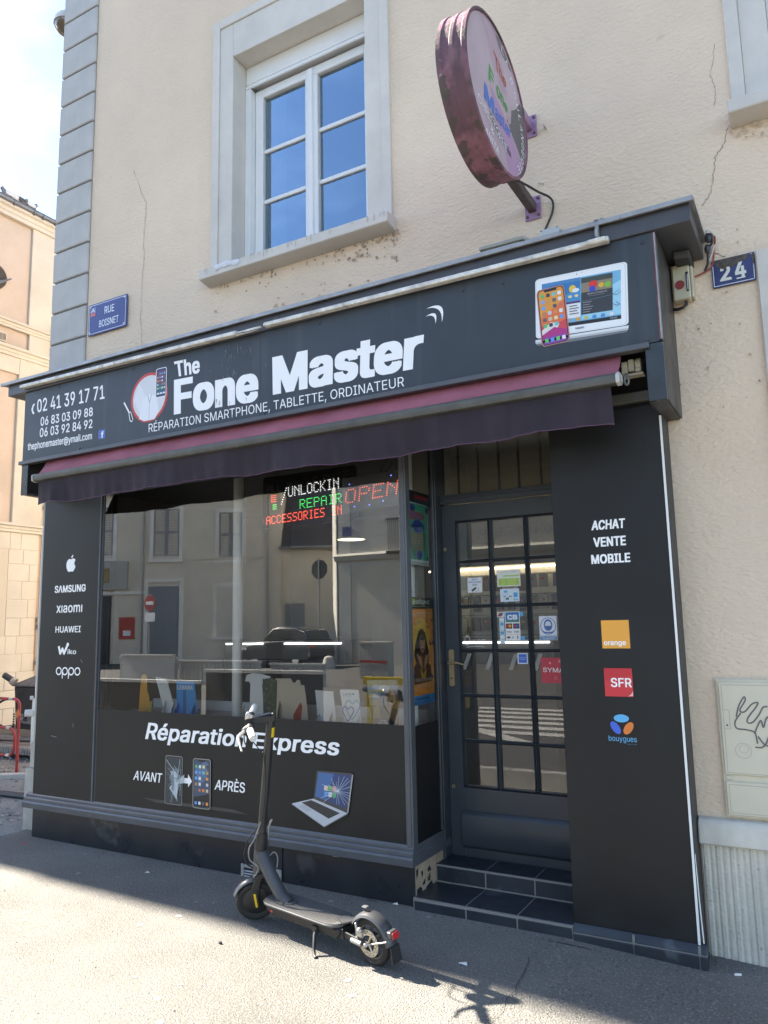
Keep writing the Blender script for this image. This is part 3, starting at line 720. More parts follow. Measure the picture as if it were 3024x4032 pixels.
for pts in ([(3.965, .06), (3.97, .085), (4.01, .09), (4.03, .075), (4.03, .05), (4.06, .05), (4.10, .075), (4.155, .085), (4.165, .06), (4.10, .04), (4.04, .025), (4.0, .03), (3.975, .035)], [(4.02, .165), (4.035, .17), (4.045, .155), (4.035, .13), (4.028, .142)], [(4.10, .158), (4.13, .172), (4.145, .15), (4.146, .135), (4.13, .145), (4.11, .14)], [(4.035, .098), (4.06, .112), (4.075, .115), (4.065, .09), (4.045, .088)], [(3.96, .185), (3.985, .195), (3.985, .16), (3.97, .15), (3.965, .135)]): d.poly(pts, blk)
rr = random.Random(3)
for k in range(9): d.line([(4.09+rr.uniform(0, .05), .09+rr.uniform(0, .04)) for _ in range(3)], .003, blk)
d.line([(4.215, .158), (4.216, .215)], .003, (.04, .03, .03)); d.build('flaked_paint', rb)
# steps
st = thing('entrance_steps', 'two black tiled steps with pale grout leading to the shop door', 'steps', (-1.63, 4.15, 0))
m = M(grout_m); m.box(-2.080, -1.198, 3.9160, 4.42, -.1, .0605); m.box(-2.080, -1.198, 4.2090, 4.46, .0606, .1580); m.build('step_core', st)
tx = [-2.078, -1.773, -1.486, -1.199]
nx_ = [-2.078, -1.768, -1.485, -1.199]
for k in range(3):
    g = .0032
    def tile(a, b, y0, y1, z0, z1): mm = M(tile_m); mm.box(a, b, y0, y1, z0, z1); mm.build('tile', st, bevel=.0022)
    tile(tx[k]+g, tx[k+1]-g, 3.9235, 4.2065, .052, .0625)
    tile(nx_[k]+g, nx_[k+1]-g, 3.914, 3.9265, -.1, .0465+.0012*k)
    tile(tx[k]+g, tx[k+1]-g, 4.2075, 4.2165, .0685, .1480)
    tile(tx[k]+g, tx[k+1]-g, 4.2105, 4.40, .1545, .1600)
# soffit of the recess
m = M(frame_m); m.box(-2.066, -1.197, PY+.02, 4.46, 2.70, 2.76); m.build('recess_soffit', sf)
# transom over the door
m = M(frame_m); m.box(-2.066, -1.197, 4.385, 4.47, 2.292, 2.352); m.box(-2.066, -1.197, 4.378, 4.40, 2.318, 2.334); tr = m.build('transom', sf, bevel=.003)
m = M(shop_glass); m.poly([(-2.066, 4.43, 2.352), (-1.197, 4.43, 2.352), (-1.197, 4.43, 2.70), (-2.066, 4.43, 2.70)]); m.build('pane', tr, smooth=False, recalc=False)
for xx in (-1.963, -1.827, -1.686, -1.556, -1.413): m = M(mat('grille_bar', (.10, .10, .095), .5)); m.box(xx-.006, xx+.006, 4.455, 4.467, 2.353, 2.70); m.build('grille_bar', tr)
# door
DYF = 4.40
cols = [(-1.960, -1.757), (-1.729, -1.526), (-1.498, -1.295)]
rows = [(.572, .822), (.842, 1.092), (1.112, 1.362), (1.382, 1.632), (1.652, 1.912), (1.930, 2.168)]
m = M(frame_m)
m.box(-2.066, -1.972, DYF, DYF+.045, .1625, 2.286); m.box(-1.283, -1.199, DYF, DYF+.045, .1625, 2.286)
m.box(-1.972, -1.283, DYF, DYF+.045, 2.180, 2.286); m.box(-1.972, -1.283, DYF, DYF+.045, .1625, .560)
dr = m.build('door', sf, bevel=.003)
m = M(frame_m)                                                     # raised bottom panel with a slanted weather edge
m.prism([(-1.985, DYF-.002, .430), (-1.985, DYF-.024, .405), (-1.985, DYF-.024, .232), (-1.985, DYF-.002, .212)], (.74, 0, 0)); m.build('bottom_panel', dr, bevel=.003)
m = M(frame_m)
bars_x = [(-1.972, -1.960), (-1.757, -1.729), (-1.526, -1.498), (-1.295, -1.283)]
def bead(mm, a, b, vertical, lo, hi):
    c = (a+b)/2; w = (b-a)/2
    if vertical: mm.prism([(a, DYF+.03, lo), (a, DYF+.006, lo), (c-w*.25, DYF-.004, lo), (c-w*.12, DYF+.004, lo), (c+w*.12, DYF+.004, lo), (c+w*.25, DYF-.004, lo), (b, DYF+.006, lo), (b, DYF+.03, lo)], (0, 0, hi-lo))
    else: mm.prism([(lo, DYF+.031, a), (lo, DYF+.007, a), (lo, DYF-.003, c-w*.25), (lo, DYF+.005, c-w*.12), (lo, DYF+.005, c+w*.12), (lo, DYF-.003, c+w*.25), (lo, DYF+.007, b), (lo, DYF+.031, b)], (hi-lo, 0, 0))
for a, b in bars_x: mm = M(frame_m); bead(mm, a, b, True, .560, 2.180); mm.build('glazing_bar', dr)
edges = [.560]+[r for rw in rows for r in rw]+[2.180]
for k in range(0, len(edges), 2): mm = M(frame_m); bead(mm, edges[k], edges[k+1], False, -1.971, -1.284); mm.build('glazing_bar', dr)
for a, b in cols:
    for c, e in rows: g = M(door_glass); g.poly([(a-.004, DYF+.022, c-.004), (b+.004, DYF+.022, c-.004), (b+.004, DYF+.022, e+.004), (a-.004, DYF+.022, e+.004)]); g.build('pane', dr, smooth=False, recalc=False)
brass = mat('worn_brass', (.42, .33, .20), .35, metal=.85, var=(20, .2))
m = M(brass); m.prism([(p[0], DYF-.009, p[1]) for p in rrect(-2.042, 1.156, -2.008, 1.380, .012)], (0, .009, 0))
m.tube([(-2.025, DYF-.01, 1.297), (-2.025, DYF-.045, 1.297)], .008, 10); m.tube([(-2.028, DYF-.05, 1.297), (-2.005, DYF-.052, 1.298), (-1.97, DYF-.052, 1.302), (-1.925, DYF-.048, 1.290)], [.009, .0085, .007, .006], 10)
m.use(dark_m).cyl((-2.025, DYF-.012, 1.205), (-2.025, DYF-.006, 1.205), .006, 8); m.build('handle', dr, bevel=.001)
for zz, xx in ((2.007, -2.045), (.560, -2.038)): m = M(brass); m.cyl((xx, DYF-.006, zz), (xx, DYF+.003, zz), .011, 12); m.use(dark_m).cyl((xx, DYF-.0075, zz), (xx, DYF-.006, zz), .004, 6); m.build('lock', dr)

# ------------------------------------------------------------------ fascia sign above the shop
FY = 3.67
fs = thing('fascia_sign', 'long dark slate fascia sign with white shop name lettering above the awning', 'shop sign', (-2.92, 3.67, 2.57))
m = M(sign_m); m.box(-5.300, -2.953, FY, FY+.03, 2.850, 3.402); m.box(-2.9515, -.553, FY, FY+.03, 2.850, 3.402); pan = m.build('sign_panel', fs)
m = M(mat('old_red_edge', (.16, .035, .03), .5, var=(20, .4))); m.box(-.5525, -.546, FY-.002, FY+.03, 2.858, 3.398); m.use(galv_m).box(-.5455, -.539, FY-.003, FY+.03, 2.858, 3.398); m.build('edge_strip', fs)
cheek = mat('fascia_cheek', (.058, .054, .052), .5, var=(4, .25), rvar=.1)
gloss_blk = mat('glossy_cheek', (.022, .030, .036), .22, var=(5, .4), spots=[(25, .72, (.2, .22, .24), .5)])
m = M(cheek); m.box(-.548, -.537, FY+.032, WALL-.001, 2.572, 3.402); m.box(-.618, -.5485, FY+.02, WALL-.001, 2.566, 2.590); m.build('side_cheek', fs, bevel=.002)
m = M(gloss_blk); m.box(-.622, -.538, FY-.001, FY+.02, 2.564, 2.846); m.build('end_block', fs, bevel=.002)
m = M(cheek); m.box(-.624, -.6185, FY+.02, WALL-.001, 2.566, 2.82); m.build('inner_cheek', fs); m = M(cheek); m.box(-5.300, -5.290, FY+.032, WALL-.001, 2.585, 3.402); m.box(-5.288, -5.228, FY+.02, 4.0, 2.585, 2.60); m.build('side_cheek', fs)
m = M(gloss_blk); m.box(-5.302, -5.228, FY-.001, FY+.02, 2.583, 2.846); m.build('end_block', fs, bevel=.002)
m = M(trim_m); m.box(-5.318, -.600, FY-.022, FY+.03, 2.822, 2.849); m.build('bottom_lip', fs, bevel=.002)
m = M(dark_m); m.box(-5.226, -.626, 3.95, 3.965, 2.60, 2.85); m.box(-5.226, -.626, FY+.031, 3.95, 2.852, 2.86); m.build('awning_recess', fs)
m = M(mat('rail_olive', (.075, .075, .06), .5, var=(5, .2))); m.box(-5.226, -.626, 3.905, 3.948, 2.640, 2.692); m.build('recess_rail', fs, bevel=.004)
corn_m = mat('cornice_paint', (.060, .060, .070), .42, var=(5, .2), rvar=.1, spots=[(35, .74, (.35, .33, .30), .4)])
m = M(corn_m); m.box(-5.500, -.372, FY-.016, WALL-.001, 3.404, 3.494); m.build('cornice', fs, bevel=.003)
m = M(galv_m); m.box(-5.560, -.350, FY-.042, WALL-.001, 3.496, 3.507); m.box(-5.558, -.352, FY-.046, FY-.030, 3.488, 3.512); m.build('cornice_flashing', fs, bevel=.002)
m = M(mat('dirty_soffit', (.045, .043, .042), .7)); m.prism([(-.50, 3.93, 3.36), (-.50, 4.10, 3.36), (-.42, 4.115, 3.36), (-.42, 3.95, 3.36)], (0, 0, .043)); m.build('soffit_box', fs, bevel=.008)
# lettering
d = DY(FY-.0002)
d.text('02 41 39 17 71', (-5.147, 3.221), (-4.389, 3.207), (-4.396, 3.312), (-5.154, 3.325), WHITE, bold=.012)
d.poly([(-5.219, 3.258), (-5.205, 3.290), (-5.186, 3.302), (-5.180, 3.288), (-5.193, 3.277), (-5.199, 3.255), (-5.194, 3.236), (-5.180, 3.226), (-5.186, 3.212), (-5.206, 3.224)], WHITE)
d.text('06 83 03 09 88', (-5.099, 3.106), (-4.508, 3.096), (-4.511, 3.162), (-5.100, 3.175), WHITE, bold=.014)
d.text('06 03 92 84 92', (-5.102, 3.017), (-4.507, 3.006), (-4.510, 3.071), (-5.103, 3.088), WHITE, bold=.014)
d.text('thephonemaster@ymail.com', (-5.239, 2.933), (-4.507, 2.921), (-4.509, 2.969), (-5.241, 2.985), WHITE, bold=.018, ref='t')
d.build('contact_lettering', pan)
d.rect(-4.439, 2.909, -4.368, 2.976, (.07, .13, .42), r=.01); d.t2('f', -4.412, 2.912, -4.386, 2.964, WHITE, bold=.03, ref='ink')
d.build('social_logo', pan)
d = DY(FY-.0002)
d.text('The', (-3.684, 3.241), (-3.468, 3.231), (-3.470, 3.345), (-3.706, 3.354), WHITE, bold=.032)
d.text('Fone', (-3.697, 2.978), (-2.969, 2.955), (-2.972, 3.198), (-3.702, 3.223), WHITE, bold=.040, space=.98)
d.text('Master', (-2.855, 2.974), (-1.812, 2.956), (-1.790, 3.198), (-2.860, 3.219), WHITE, bold=.040, space=.98)
d.text('RÉPARATION SMARTPHONE, TABLETTE, ORDINATEUR', (-3.931, 2.888), (-1.928, 2.868), (-1.929, 2.925), (-3.933, 2.948), WHITE, bold=.0)
def swoosh(p0, p1, bulge, w):
    a, b = Vector(p0), Vector(p1); n = Vector((-(b-a).y, (b-a).x)).normalized()*-1; o, i = [], []
    for k in range(13): t = k/12; c = a+(b-a)*t; o.append(tuple(c+n*(bulge*4*t*(1-t)))); i.append(tuple(c+n*((bulge-w)*4*t*(1-t))))
    d.poly(o+i[::-1], WHITE)
d.build('name_lettering', pan)
swoosh((-1.776, 3.291), (-1.683, 3.190), -.040, .022); swoosh((-1.782, 3.246), (-1.722, 3.190), -.026, .018)
d.build('swoosh_mark', pan)
d = DY(FY-.0002)                                                    # ring badge with a phone and a screwdriver
n = 40; cx, cv = -3.937, 3.140
d.ell(cx, cv, .165, .165, (.62, .63, .65), n=40); d.poly([(cx-.10, cv+.12), (cx+.06, cv-.14), (cx-.05, cv-.155), (cx-.15, cv)], (.70, .71, .73)); d.up()
for j in range(n):
    a, b = 2*math.pi*j/n, 2*math.pi*(j+1)/n
    d.poly([(cx+.178*math.cos(a), cv+.178*math.sin(a)), (cx+.178*math.cos(b), cv+.178*math.sin(b)), (cx+.158*math.cos(b), cv+.158*math.sin(b)), (cx+.158*math.cos(a), cv+.158*math.sin(a))], (.55, .045, .04), False)
# plain stand-in for the badge figure: an overall-shaped shirt collar only
d.poly([(-4.03, 3.0), (-4.0, 3.13), (-3.95, 3.16), (-3.91, 3.16), (-3.86, 3.13), (-3.84, 3.02), (-3.88, 2.975), (-3.98, 2.975)], (.74, .75, .78)); d.line([(-3.95, 3.16), (-3.93, 3.10), (-3.91, 3.16)], .004, (.2, .2, .22)); d.line([(-3.93, 3.10), (-3.932, 2.98)], .003, (.35, .35, .37))
d.rect(-3.874, 3.122, -3.772, 3.332, (.80, .81, .84), r=.016); d.rect(-3.869, 3.127, -3.777, 3.327, (.03, .035, .10), r=.012)
d.poly([(-3.866, 3.14), (-3.780, 3.14), (-3.780, 3.23), (-3.866, 3.22)], (.02, .10, .16)); d.poly([(-3.866, 3.222), (-3.780, 3.232), (-3.780, 3.312), (-3.866, 3.312)], (.12, .05, .10))
icons(d, -3.865, 3.175, -3.781, 3.305, 4, 5, off=3); d.up()
for k in range(3): d.rect(-3.860+.028*k, 3.145, -3.838+.028*k, 3.156, (.75, .76, .8), lv=False)
d.line([(-4.182, 3.140), (-4.125, 3.055)], .012, WHITE); d.poly([(-4.134, 3.058), (-4.112, 3.066), (-4.086, 3.005), (-4.10, 2.985), (-4.122, 3.0)], WHITE); d.poly([(-4.128, 3.056), (-4.115, 3.060), (-4.092, 3.005), (-4.10, 2.993), (-4.116, 3.004)], (.03, .03, .035))
d.build('ring_badge', pan)
d = DY(FY-.0002)                                                    # tablet and phone picture
d.poly([(-1.158, 2.968), (-.691, 2.946), (-.70, 2.925), (-1.06, 2.935), (-1.15, 2.948)], (.16, .17, .18)); d.poly([(-1.158, 2.972), (-.690, 2.950), (-.694, 2.935), (-1.156, 2.957)], (.48, .49, .50)); d.poly([(-1.156, 2.978), (-.689, 2.957), (-.691, 2.945), (-1.158, 2.967)], (.70, .71, .72))
def skew(pts, q):      # unit square to quad BL,BR,TR,TL
    return [((q[0][0]*(1-a)+q[1][0]*a)*(1-b)+(q[3][0]*(1-a)+q[2][0]*a)*b, (q[0][1]*(1-a)+q[1][1]*a)*(1-b)+(q[3][1]*(1-a)+q[2][1]*a)*b) for a, b in pts]
TQ = ((-1.154, 2.984), (-.689, 2.960), (-.676, 3.284), (-1.142, 3.304))
d.poly(skew(rrect(0, 0, 1, 1, .05), TQ), (.78, .79, .80)); d.poly(skew(rrect(.012, .015, .982, .985, .045), TQ), (.62, .63, .64)); d.poly(skew(rrect(.016, .02, .975, .98, .045), TQ), (.80, .81, .82))
SQ = ((-1.12, 3.024), (-.722, 2.998), (-.708, 3.249), (-1.108, 3.271))
R = lambda a, b, c, e: skew([(a, b), (c, b), (c, e), (a, e)], SQ)
d.poly(R(0, 0, 1, 1), (.16, .42, .62)); d.poly(skew([(.5, .1), (1, .1), (1, .8), (.62, .5)], SQ), (.32, .60, .74)); d.poly(skew([(0, .5), (.5, .75), (.5, 1), (0, 1)], SQ), (.06, .22, .45))
d.poly(R(0, 0, 1, .075), (.01, .01, .012)); d.poly(R(.10, .52, .50, .93), (.03, .17, .40)); d.poly(skew([(.10, .52), (.50, .52), (.50, .8)], SQ), (.05, .26, .50)); d.poly(R(.10, .47, .50, .515), (.10, .03, .14)); d.poly(R(.10, .16, .50, .465), (.74, .75, .76))
d.poly(R(.51, .20, .90, .97), (.035, .038, .042)); d.poly(R(.51, .66, .90, .96), (.25, .20, .13)); d.poly(R(.51, .86, .90, .96), (.05, .06, .05))
for u, v, w, c in ((.66, .80, .055, (.65, .03, .02)), (.65, .71, .04, (.03, .06, .5)), (.76, .76, .035, (.7, .4, .03)), (.84, .75, .04, (.18, .45, .04))): d.poly(skew([(u+w*math.cos(t), v+w*1.5*math.sin(t)) for t in (2*math.pi*k/12 for k in range(12))], SQ), c)
d.poly(skew([(.40+.045*math.cos(t), .78+.08*math.sin(t)) for t in (2*math.pi*k/14 for k in range(14))], SQ), (.75, .5, .05)); d.poly(skew([(.44+.045*math.cos(t), .74+.045*math.sin(t)) for t in (2*math.pi*k/12 for k in range(12))], SQ), (.75, .76, .78))
for u in (.37, .45): d.poly(skew([(u+.025*math.cos(t), .62+.03*math.sin(t)) for t in (2*math.pi*k/10 for k in range(10))], SQ), (.75, .6, .3))
d.text('Moments of Everyday Life', *skew([(.59, .60), (.83, .60), (.83, .635), (.59, .635)], SQ), (.5, .5, .5)); d.poly(R(.595, .565, .80, .572), (.25, .25, .25))
for k in range(5): d.poly(R(.53, .24+.05*k, .62+.02*(k % 3), .255+.05*k), (.28, .28, .28), k == 0)
for k in range(4): d.poly(R(.36, .24+.055*k, .48-.02*(k % 2), .26+.055*k), (.12, .12, .13), k == 0)
for k, c in enumerate([(.35, .35, .4), (.7, .32, .04), (.55, .5, .15), (.06, .25, .6), (.1, .25, .55), (.7, .72, .74)]): d.poly(skew([(.36+.105*k+.028*math.cos(t), .125+.04*math.sin(t)) for t in (2*math.pi*j/10 for j in range(10))], SQ), c, k == 0)
d.text('09:00', *skew([(.87, .02), (.95, .02), (.95, .055), (.87, .055)], SQ), (.5, .6, .65)); d.line(skew([(.52, .48), (.75, .50), (.90, .52), (.98, .60)], SQ), .002, (.12, .2, .25)); d.line(skew([(.90, .52), (.95, .50), (1, .56)], SQ), .002, (.1, .15, .2)); d.line(skew([(.90, .33), (.95, .28), (.985, .30), (.94, .36)], SQ), .003, (.08, .15, .25))
d.text('SAMSUNG', *skew([(.44, .055), (.535, .055), (.535, .085), (.44, .085)], TQ), (.12, .12, .12), bold=.02)
d.ell(-.925, 3.279, .003, .003, (.1, .1, .12), n=8); d.ell(-.897, 3.281, .002, .002, (.1, .1, .12), n=8)
PQ = ((-1.124, 2.932), (-.977, 2.937), (-.992, 3.243), (-1.139, 3.240))
d.poly(skew(rrect(0, 0, 1, 1, .11), PQ), (.50, .22, .18)); d.poly(skew(rrect(.03, .014, .97, .986, .10), PQ), (.02, .012, .014)); d.poly(skew(rrect(.06, .028, .94, .972, .09), PQ), (.74, .30, .04))
d.poly(skew([(.06, .50), (.94, .74), (.94, .30), (.06, .34)], PQ), (.72, .16, .05)); d.poly(skew([(.06, .36), (.5, .33), (.94, .40), (.94, .2), (.06, .2)], PQ), (.62, .06, .08)); d.poly(skew([(.06, .28), (.4, .40), (.7, .34), (.5, .18), (.06, .16)], PQ), (.70, .66, .62)); d.poly(skew([(.06, .20), (.5, .30), (.94, .22), (.94, .13), (.06, .13)], PQ), (.42, .03, .20)); d.poly(skew(rrect(.06, .028, .94, .15, .08), PQ), (.22, .06, .34))
d.poly(skew([(.26, .975), (.74, .975), (.70, .935), (.30, .935)], PQ), (.02, .012, .014))
d.up()
for j in range(6):
    for i in range(4):
        if j == 5 and i > 2: continue
        u, v = .20+.20*i, .875-.105*j; d.poly(skew(rrect(u-.065, v-.032, u+.065, v+.032, .02), PQ), ICON[(j*4+i*3) % 20], False)
for i, c in enumerate([(.1, .5, .1), (.1, .3, .7), (.15, .55, .15), (.75, .72, .74)]): u = .20+.20*i; d.poly(skew(rrect(u-.065, .06, u+.065, .125, .02), PQ), c, False)
d.build('device_picture', pan)
# pale drips and bird lime on the panel
d = DY(FY-.0022); rr = random.Random(21); lime = mat('lime_run', (.20, .21, .21), .8)
for k in range(46):
    x = rr.choice([-3.32, -3.27, -3.15, -3.06, -3.2])+rr.gauss(0, .05); z = rr.choice([3.30, 3.20, 3.0, 2.9, 3.33])+rr.gauss(0, .04); h = rr.uniform(.008, .06)
    if z-h > 2.855 and z < 3.39: d.poly([(x, z), (x+rr.uniform(.002, .006), z), (x+rr.uniform(.0, .004), z-h)], lime, lv=True)
tag(d.build('lime_runs', pan), kind='stuff')
m = M(sign_m)
for x, z in ((-4.9, 3.385), (-4.10, 3.375), (-3.37, 3.372), (-2.5, 3.365), (-1.55, 3.345), (-.60, 3.36), (-4.64, 2.868), (-2.92, 2.868), (-1.30, 2.86), (-.60, 2.868), (-1.32, 3.33)): m.ball((x, FY-.002, z), .010, 8, 5, (1, .5, 1))
m.build('panel_screw', pan)
# worn light tube batten along the cornice front
tube_m = mat('old_tube_batten', (.66, .63, .57), .5, var=(14, .35), spots=[(22, .66, (.25, .22, .18), .7)])
lt = thing('tube_light_batten', 'weathered white tube light batten along the top of the fascia sign', 'light', (-3, 3.62, 3.42))
for a, b, z0, z1 in ((-5.30, -3.115, 3.441, 3.421), (-2.89, -.748, 3.424, 3.402)):
    m = M(tube_m); m.prism([(a, 3.612, z0-.014), (a, 3.652, z0-.014), (a, 3.652, z0+.016), (a, 3.622, z0+.016), (a, 3.612, z0+.004)], (b-a, 0, z1-z0)); m.build('batten', lt, bevel=.003)
m = M(tube_m); m.tube([(-3.112, 3.628, 3.412), (-2.95, 3.620, 3.410), (-2.91, 3.618, 3.414)], [.013, .012, .006], 10); m.build('broken_tube', lt); m = M(tube_m); m.tube([(-.87, 3.60, 3.392), (-.84, 3.604, 3.396), (-.76, 3.612, 3.400)], [.006, .014, .014], 10); m.build('broken_tube', lt)
m = M(mat('old_wire', (.16, .15, .14), .6)); m.tube([(-3.10, 3.606, 3.406), (-3.0, 3.60, 3.396), (-2.9, 3.604, 3.398), (-2.86, 3.62, 3.425), (-2.80, 3.64, 3.46)], .003, 6); m.tube([(-4.47, 3.606, 3.43), (-4.465, 3.60, 3.44), (-4.45, 3.63, 3.47)], .003, 6); m.build('wire', lt)
cd = M(galv_m); cd.tube([(-5.05, 3.72, 3.514), (-4.9, 3.715, 3.524), (-4.2, 3.71, 3.527), (-2.2, 3.71, 3.522), (-.62, 3.70, 3.518)], .013, 10)
for x in (-4.75, -3.92, -3.0, -2.22, -1.35): cd.tube([(x-.02, 3.71, 3.524), (x+.02, 3.71, 3.524)], .017, 10)
tag(cd.build('cable_conduit'), 'grey cable conduit lying along the cornice top', 'conduit')
m = M(galv_m)
P = [(-.80, 3.665+.012*math.cos(k*1.3), 3.455+.0022*k+.0) for k in range(30)]
m.tube([(-.80, 3.64, 3.415), (-.805, 3.63, 3.45), (-.80, 3.635, 3.50), (-.785, 3.66, 3.53), (-.74, 3.70, 3.525)], .010, 8)
for k in range(9): t = k/8; m.tube([(-.803, 3.634, 3.43+.085*t), (-.803, 3.634, 3.434+.085*t)], .0135, 8)
tag(m.build('flexible_conduit'), 'short ribbed flexible conduit at the right end of the tube batten', 'conduit')
# old floodlight housing and junction box on top of the cornice
fl = thing('flood_housing', 'flat grey lamp housing resting on the cornice below the round sign', 'lamp housing', (-1.35, 3.92, 3.51))
m = M(mat('housing_grey', (.33, .33, .29), .6, var=(9, .2))); m.prism([(-1.50, 3.80, 3.62), (-1.24, 3.80, 3.62), (-1.19, 3.86, 3.60), (-1.19, 4.06, 3.62), (-1.50, 4.06, 3.64)], (0, 0, .022)); m.build('cover', fl, bevel=.004)
m = M(mat('housing_face', (.42, .40, .36), .6)); m.box(-1.49, -1.26, 3.81, 4.05, 3.512, 3.619); m.build('body', fl, bevel=.006)
jb = thing('junction_box', 'small grey plastic junction box on the wall under the round sign', 'junction box', (-1.165, 4.12, 3.75))
m = M(mat('box_grey', (.52, .54, .56), .45, var=(8, .08))); m.box(-1.222, -1.112, WALL-.055, WALL-.001, 3.722, 3.786); m.build('body', jb, bevel=.005)
m = M(dark_m)
for x in (-1.215, -1.12):
    for z in (3.730, 3.778): m.cyl((x, WALL-.058, z), (x, WALL-.054, z), .0035, 6)
m.build('screws', jb); m = M(galv_m); m.cyl((-1.112, WALL-.03, 3.755), (-1.098, WALL-.03, 3.755), .011, 10); m.build('cable_gland', jb)

# ------------------------------------------------------------------ rolled awning
aw = thing('awning', 'rolled purple awning with a dark scalloped valance under the fascia sign', 'awning', (-2.9, 3.6, 2.5))
pink = mat('awning_cloth', (.33, .10, .128), .85, var=(3, .2), bump=(300, .25, .001), streak=(7, .25, (.15, .05, .09)))
dpur = mat('valance_cloth', (.024, .017, .025), .88, var=(2.5, .3), bump=(350, .25, .001), streak=(6, .3, (.07, .05, .07)))
m = M(pink); n = 60; vs = []
for k in range(n+1):
    x = -5.0+(4.258)*k/n; sag = .006*math.sin(k*.7)+.004*math.sin(k*1.9)
    for j in range(5): t = j/4; vs.append((x-(.06*(t) if k == 0 else 0), 3.594+.12*t, 2.702+.135*t-.012*math.sin(t*3.14)+sag*math.sin(t*3.14)))
m.add(vs, [(k*5+j, k*5+j+1, (k+1)*5+j+1, (k+1)*5+j) for k in range(n) for j in range(4)]); m.build('awning_cloth', aw, recalc=False)
m = M(pink); m.tube([(-5.1, 3.80, 2.78), (-.78, 3.80, 2.77)], .045, 16); m.build('cloth_roll', aw)
barm = mat('awning_bar', (.10, .098, .088), .42, metal=.3, var=(7, .25), spots=[(28, .73, (.5, .48, .44), .6)])
m = M(barm)
m.prism([(-5.012, y, z) for y, z in ((3.566, 2.652), (3.560, 2.668), (3.562, 2.690), (3.575, 2.702), (3.612, 2.704), (3.622, 2.690), (3.618, 2.655), (3.60, 2.645), (3.58, 2.645))], (4.265, 0, 0)); m.build('front_bar', aw)
m = M(mat('bar_end_cap', (.45, .44, .41), .45, var=(12, .2)))
m.prism([(-.746, y, z) for y, z in ((3.558, 2.650), (3.556, 2.692), (3.58, 2.706), (3.63, 2.706), (3.63, 2.652), (3.59, 2.640))], (.018, 0, 0)); m.prism([(-.728, 3.575, 2.655), (-.728, 3.575, 2.695), (-.728, 3.615, 2.695), (-.728, 3.615, 2.655)], (.006, 0, 0)); m.build('bar_end_cap', aw, bevel=.003); m = M(mat('bar_end_cap', (.45, .44, .41), .45)); m.prism([(-5.024, y, z) for y, z in ((3.558, 2.650), (3.556, 2.692), (3.58, 2.706), (3.63, 2.706), (3.63, 2.652), (3.59, 2.640))], (.011, 0, 0)); m.build('bar_end_cap', aw, bevel=.003)
m = M(dpur); n = 170; vs = []; rr = random.Random(6); J = 7
ph = [rr.uniform(0, 6) for _ in range(6)]
for k in range(n+1):
    x = -4.985+4.208*k/n; fold = .012*math.sin(x*5+ph[0])+.009*math.sin(x*11.7+ph[1])+.006*math.sin(x*27+ph[2])*(.5+.5*math.sin(x*2.1))+.004*math.sin(x*58+ph[3])
    zb = 2.485-.006*(x+5)-.008*math.sin(x*2.6+1)-.005*math.sin(x*8)-.003*math.sin(x*19+2)
    if k < 8: fold += .03*(1-k/8)**1.5
    for j in range(J):
        t = j/(J-1); z = 2.648+(zb-2.648)*t; vs.append((x-.05*max(0, 1-k/5)*t, 3.590+fold*(t**.8)*1.3+.012*t, z))
m.add(vs, [(k*J+j, k*J+j+1, (k+1)*J+j+1, (k+1)*J+j) for k in range(n) for j in range(J-1)]); va = m.build('valance', aw, recalc=False)
m = M(mat('valance_hem', (.12, .055, .10), .85)); m.tube([(v[0], v[1]-.001, v[2]) for v in vs[J-1::J]], .0028, 5); m.build('hem', va)
cream = mat('cream_casting', (.56, .50, .38), .55, var=(16, .2))
m = M(cream); m.box(-.758, -.728, 3.77, 3.84, 2.752, 2.812); m.box(-.724, -.696, 3.765, 3.845, 2.758, 2.818); m.cyl((-.692, 3.80, 2.79), (-.664, 3.80, 2.79), .036, 14); m.box(-.752, -.655, 3.775, 3.83, 2.738, 2.750); m.box(-.692, -.664, 3.765, 3.83, 2.752, 2.77)
m.build('winding_bracket', aw, bevel=.003)
m = M(mat('ring_grey', (.26, .26, .25), .5, metal=.4)); P = [(-.735+.010*math.cos(t), 3.765, 2.715+.024*math.sin(t)) for t in (2*math.pi*k/14 for k in range(15))]; m.tube(P, .006, 8); m.cyl((-.735, 3.765, 2.738), (-.735, 3.78, 2.755), .005, 8); m.build('winding_eye', aw)

# ------------------------------------------------------------------ things on the wall
# street name plate
enam = mat('blue_enamel', (.036, .050, .20), .25, var=(4, .1)); enam2 = mat('navy_enamel', (.016, .020, .115), .22, var=(9, .3))
sp = thing('street_plate', 'blue enamel street name plate beside the grey quoins', 'street sign', (-4.9, 4.12, 4.1))
m = M(enam); m.box(-5.131, -4.675, WALL-.022, WALL-.012, 3.972, 4.246); pl = m.build('plate', sp, bevel=.003)
d = DY(WALL-.0222); th = .005
for a, b in (((-5.117, 3.986), (-4.689, 3.986)), ((-4.689, 3.986), (-4.689, 4.232)), ((-4.689, 4.232), (-5.117, 4.232)), ((-5.117, 4.232), (-5.117, 3.986))): d.line([a, b], .0045, (.66, .70, .80))
d.text('RUE', (-4.936, 4.130), (-4.822, 4.130), (-4.822, 4.192), (-4.936, 4.192), (.74, .77, .84), bold=.012); d.text('BOISNET', (-4.997, 4.025), (-4.766, 4.025), (-4.766, 4.083), (-4.997, 4.083), (.74, .77, .84), bold=.012)
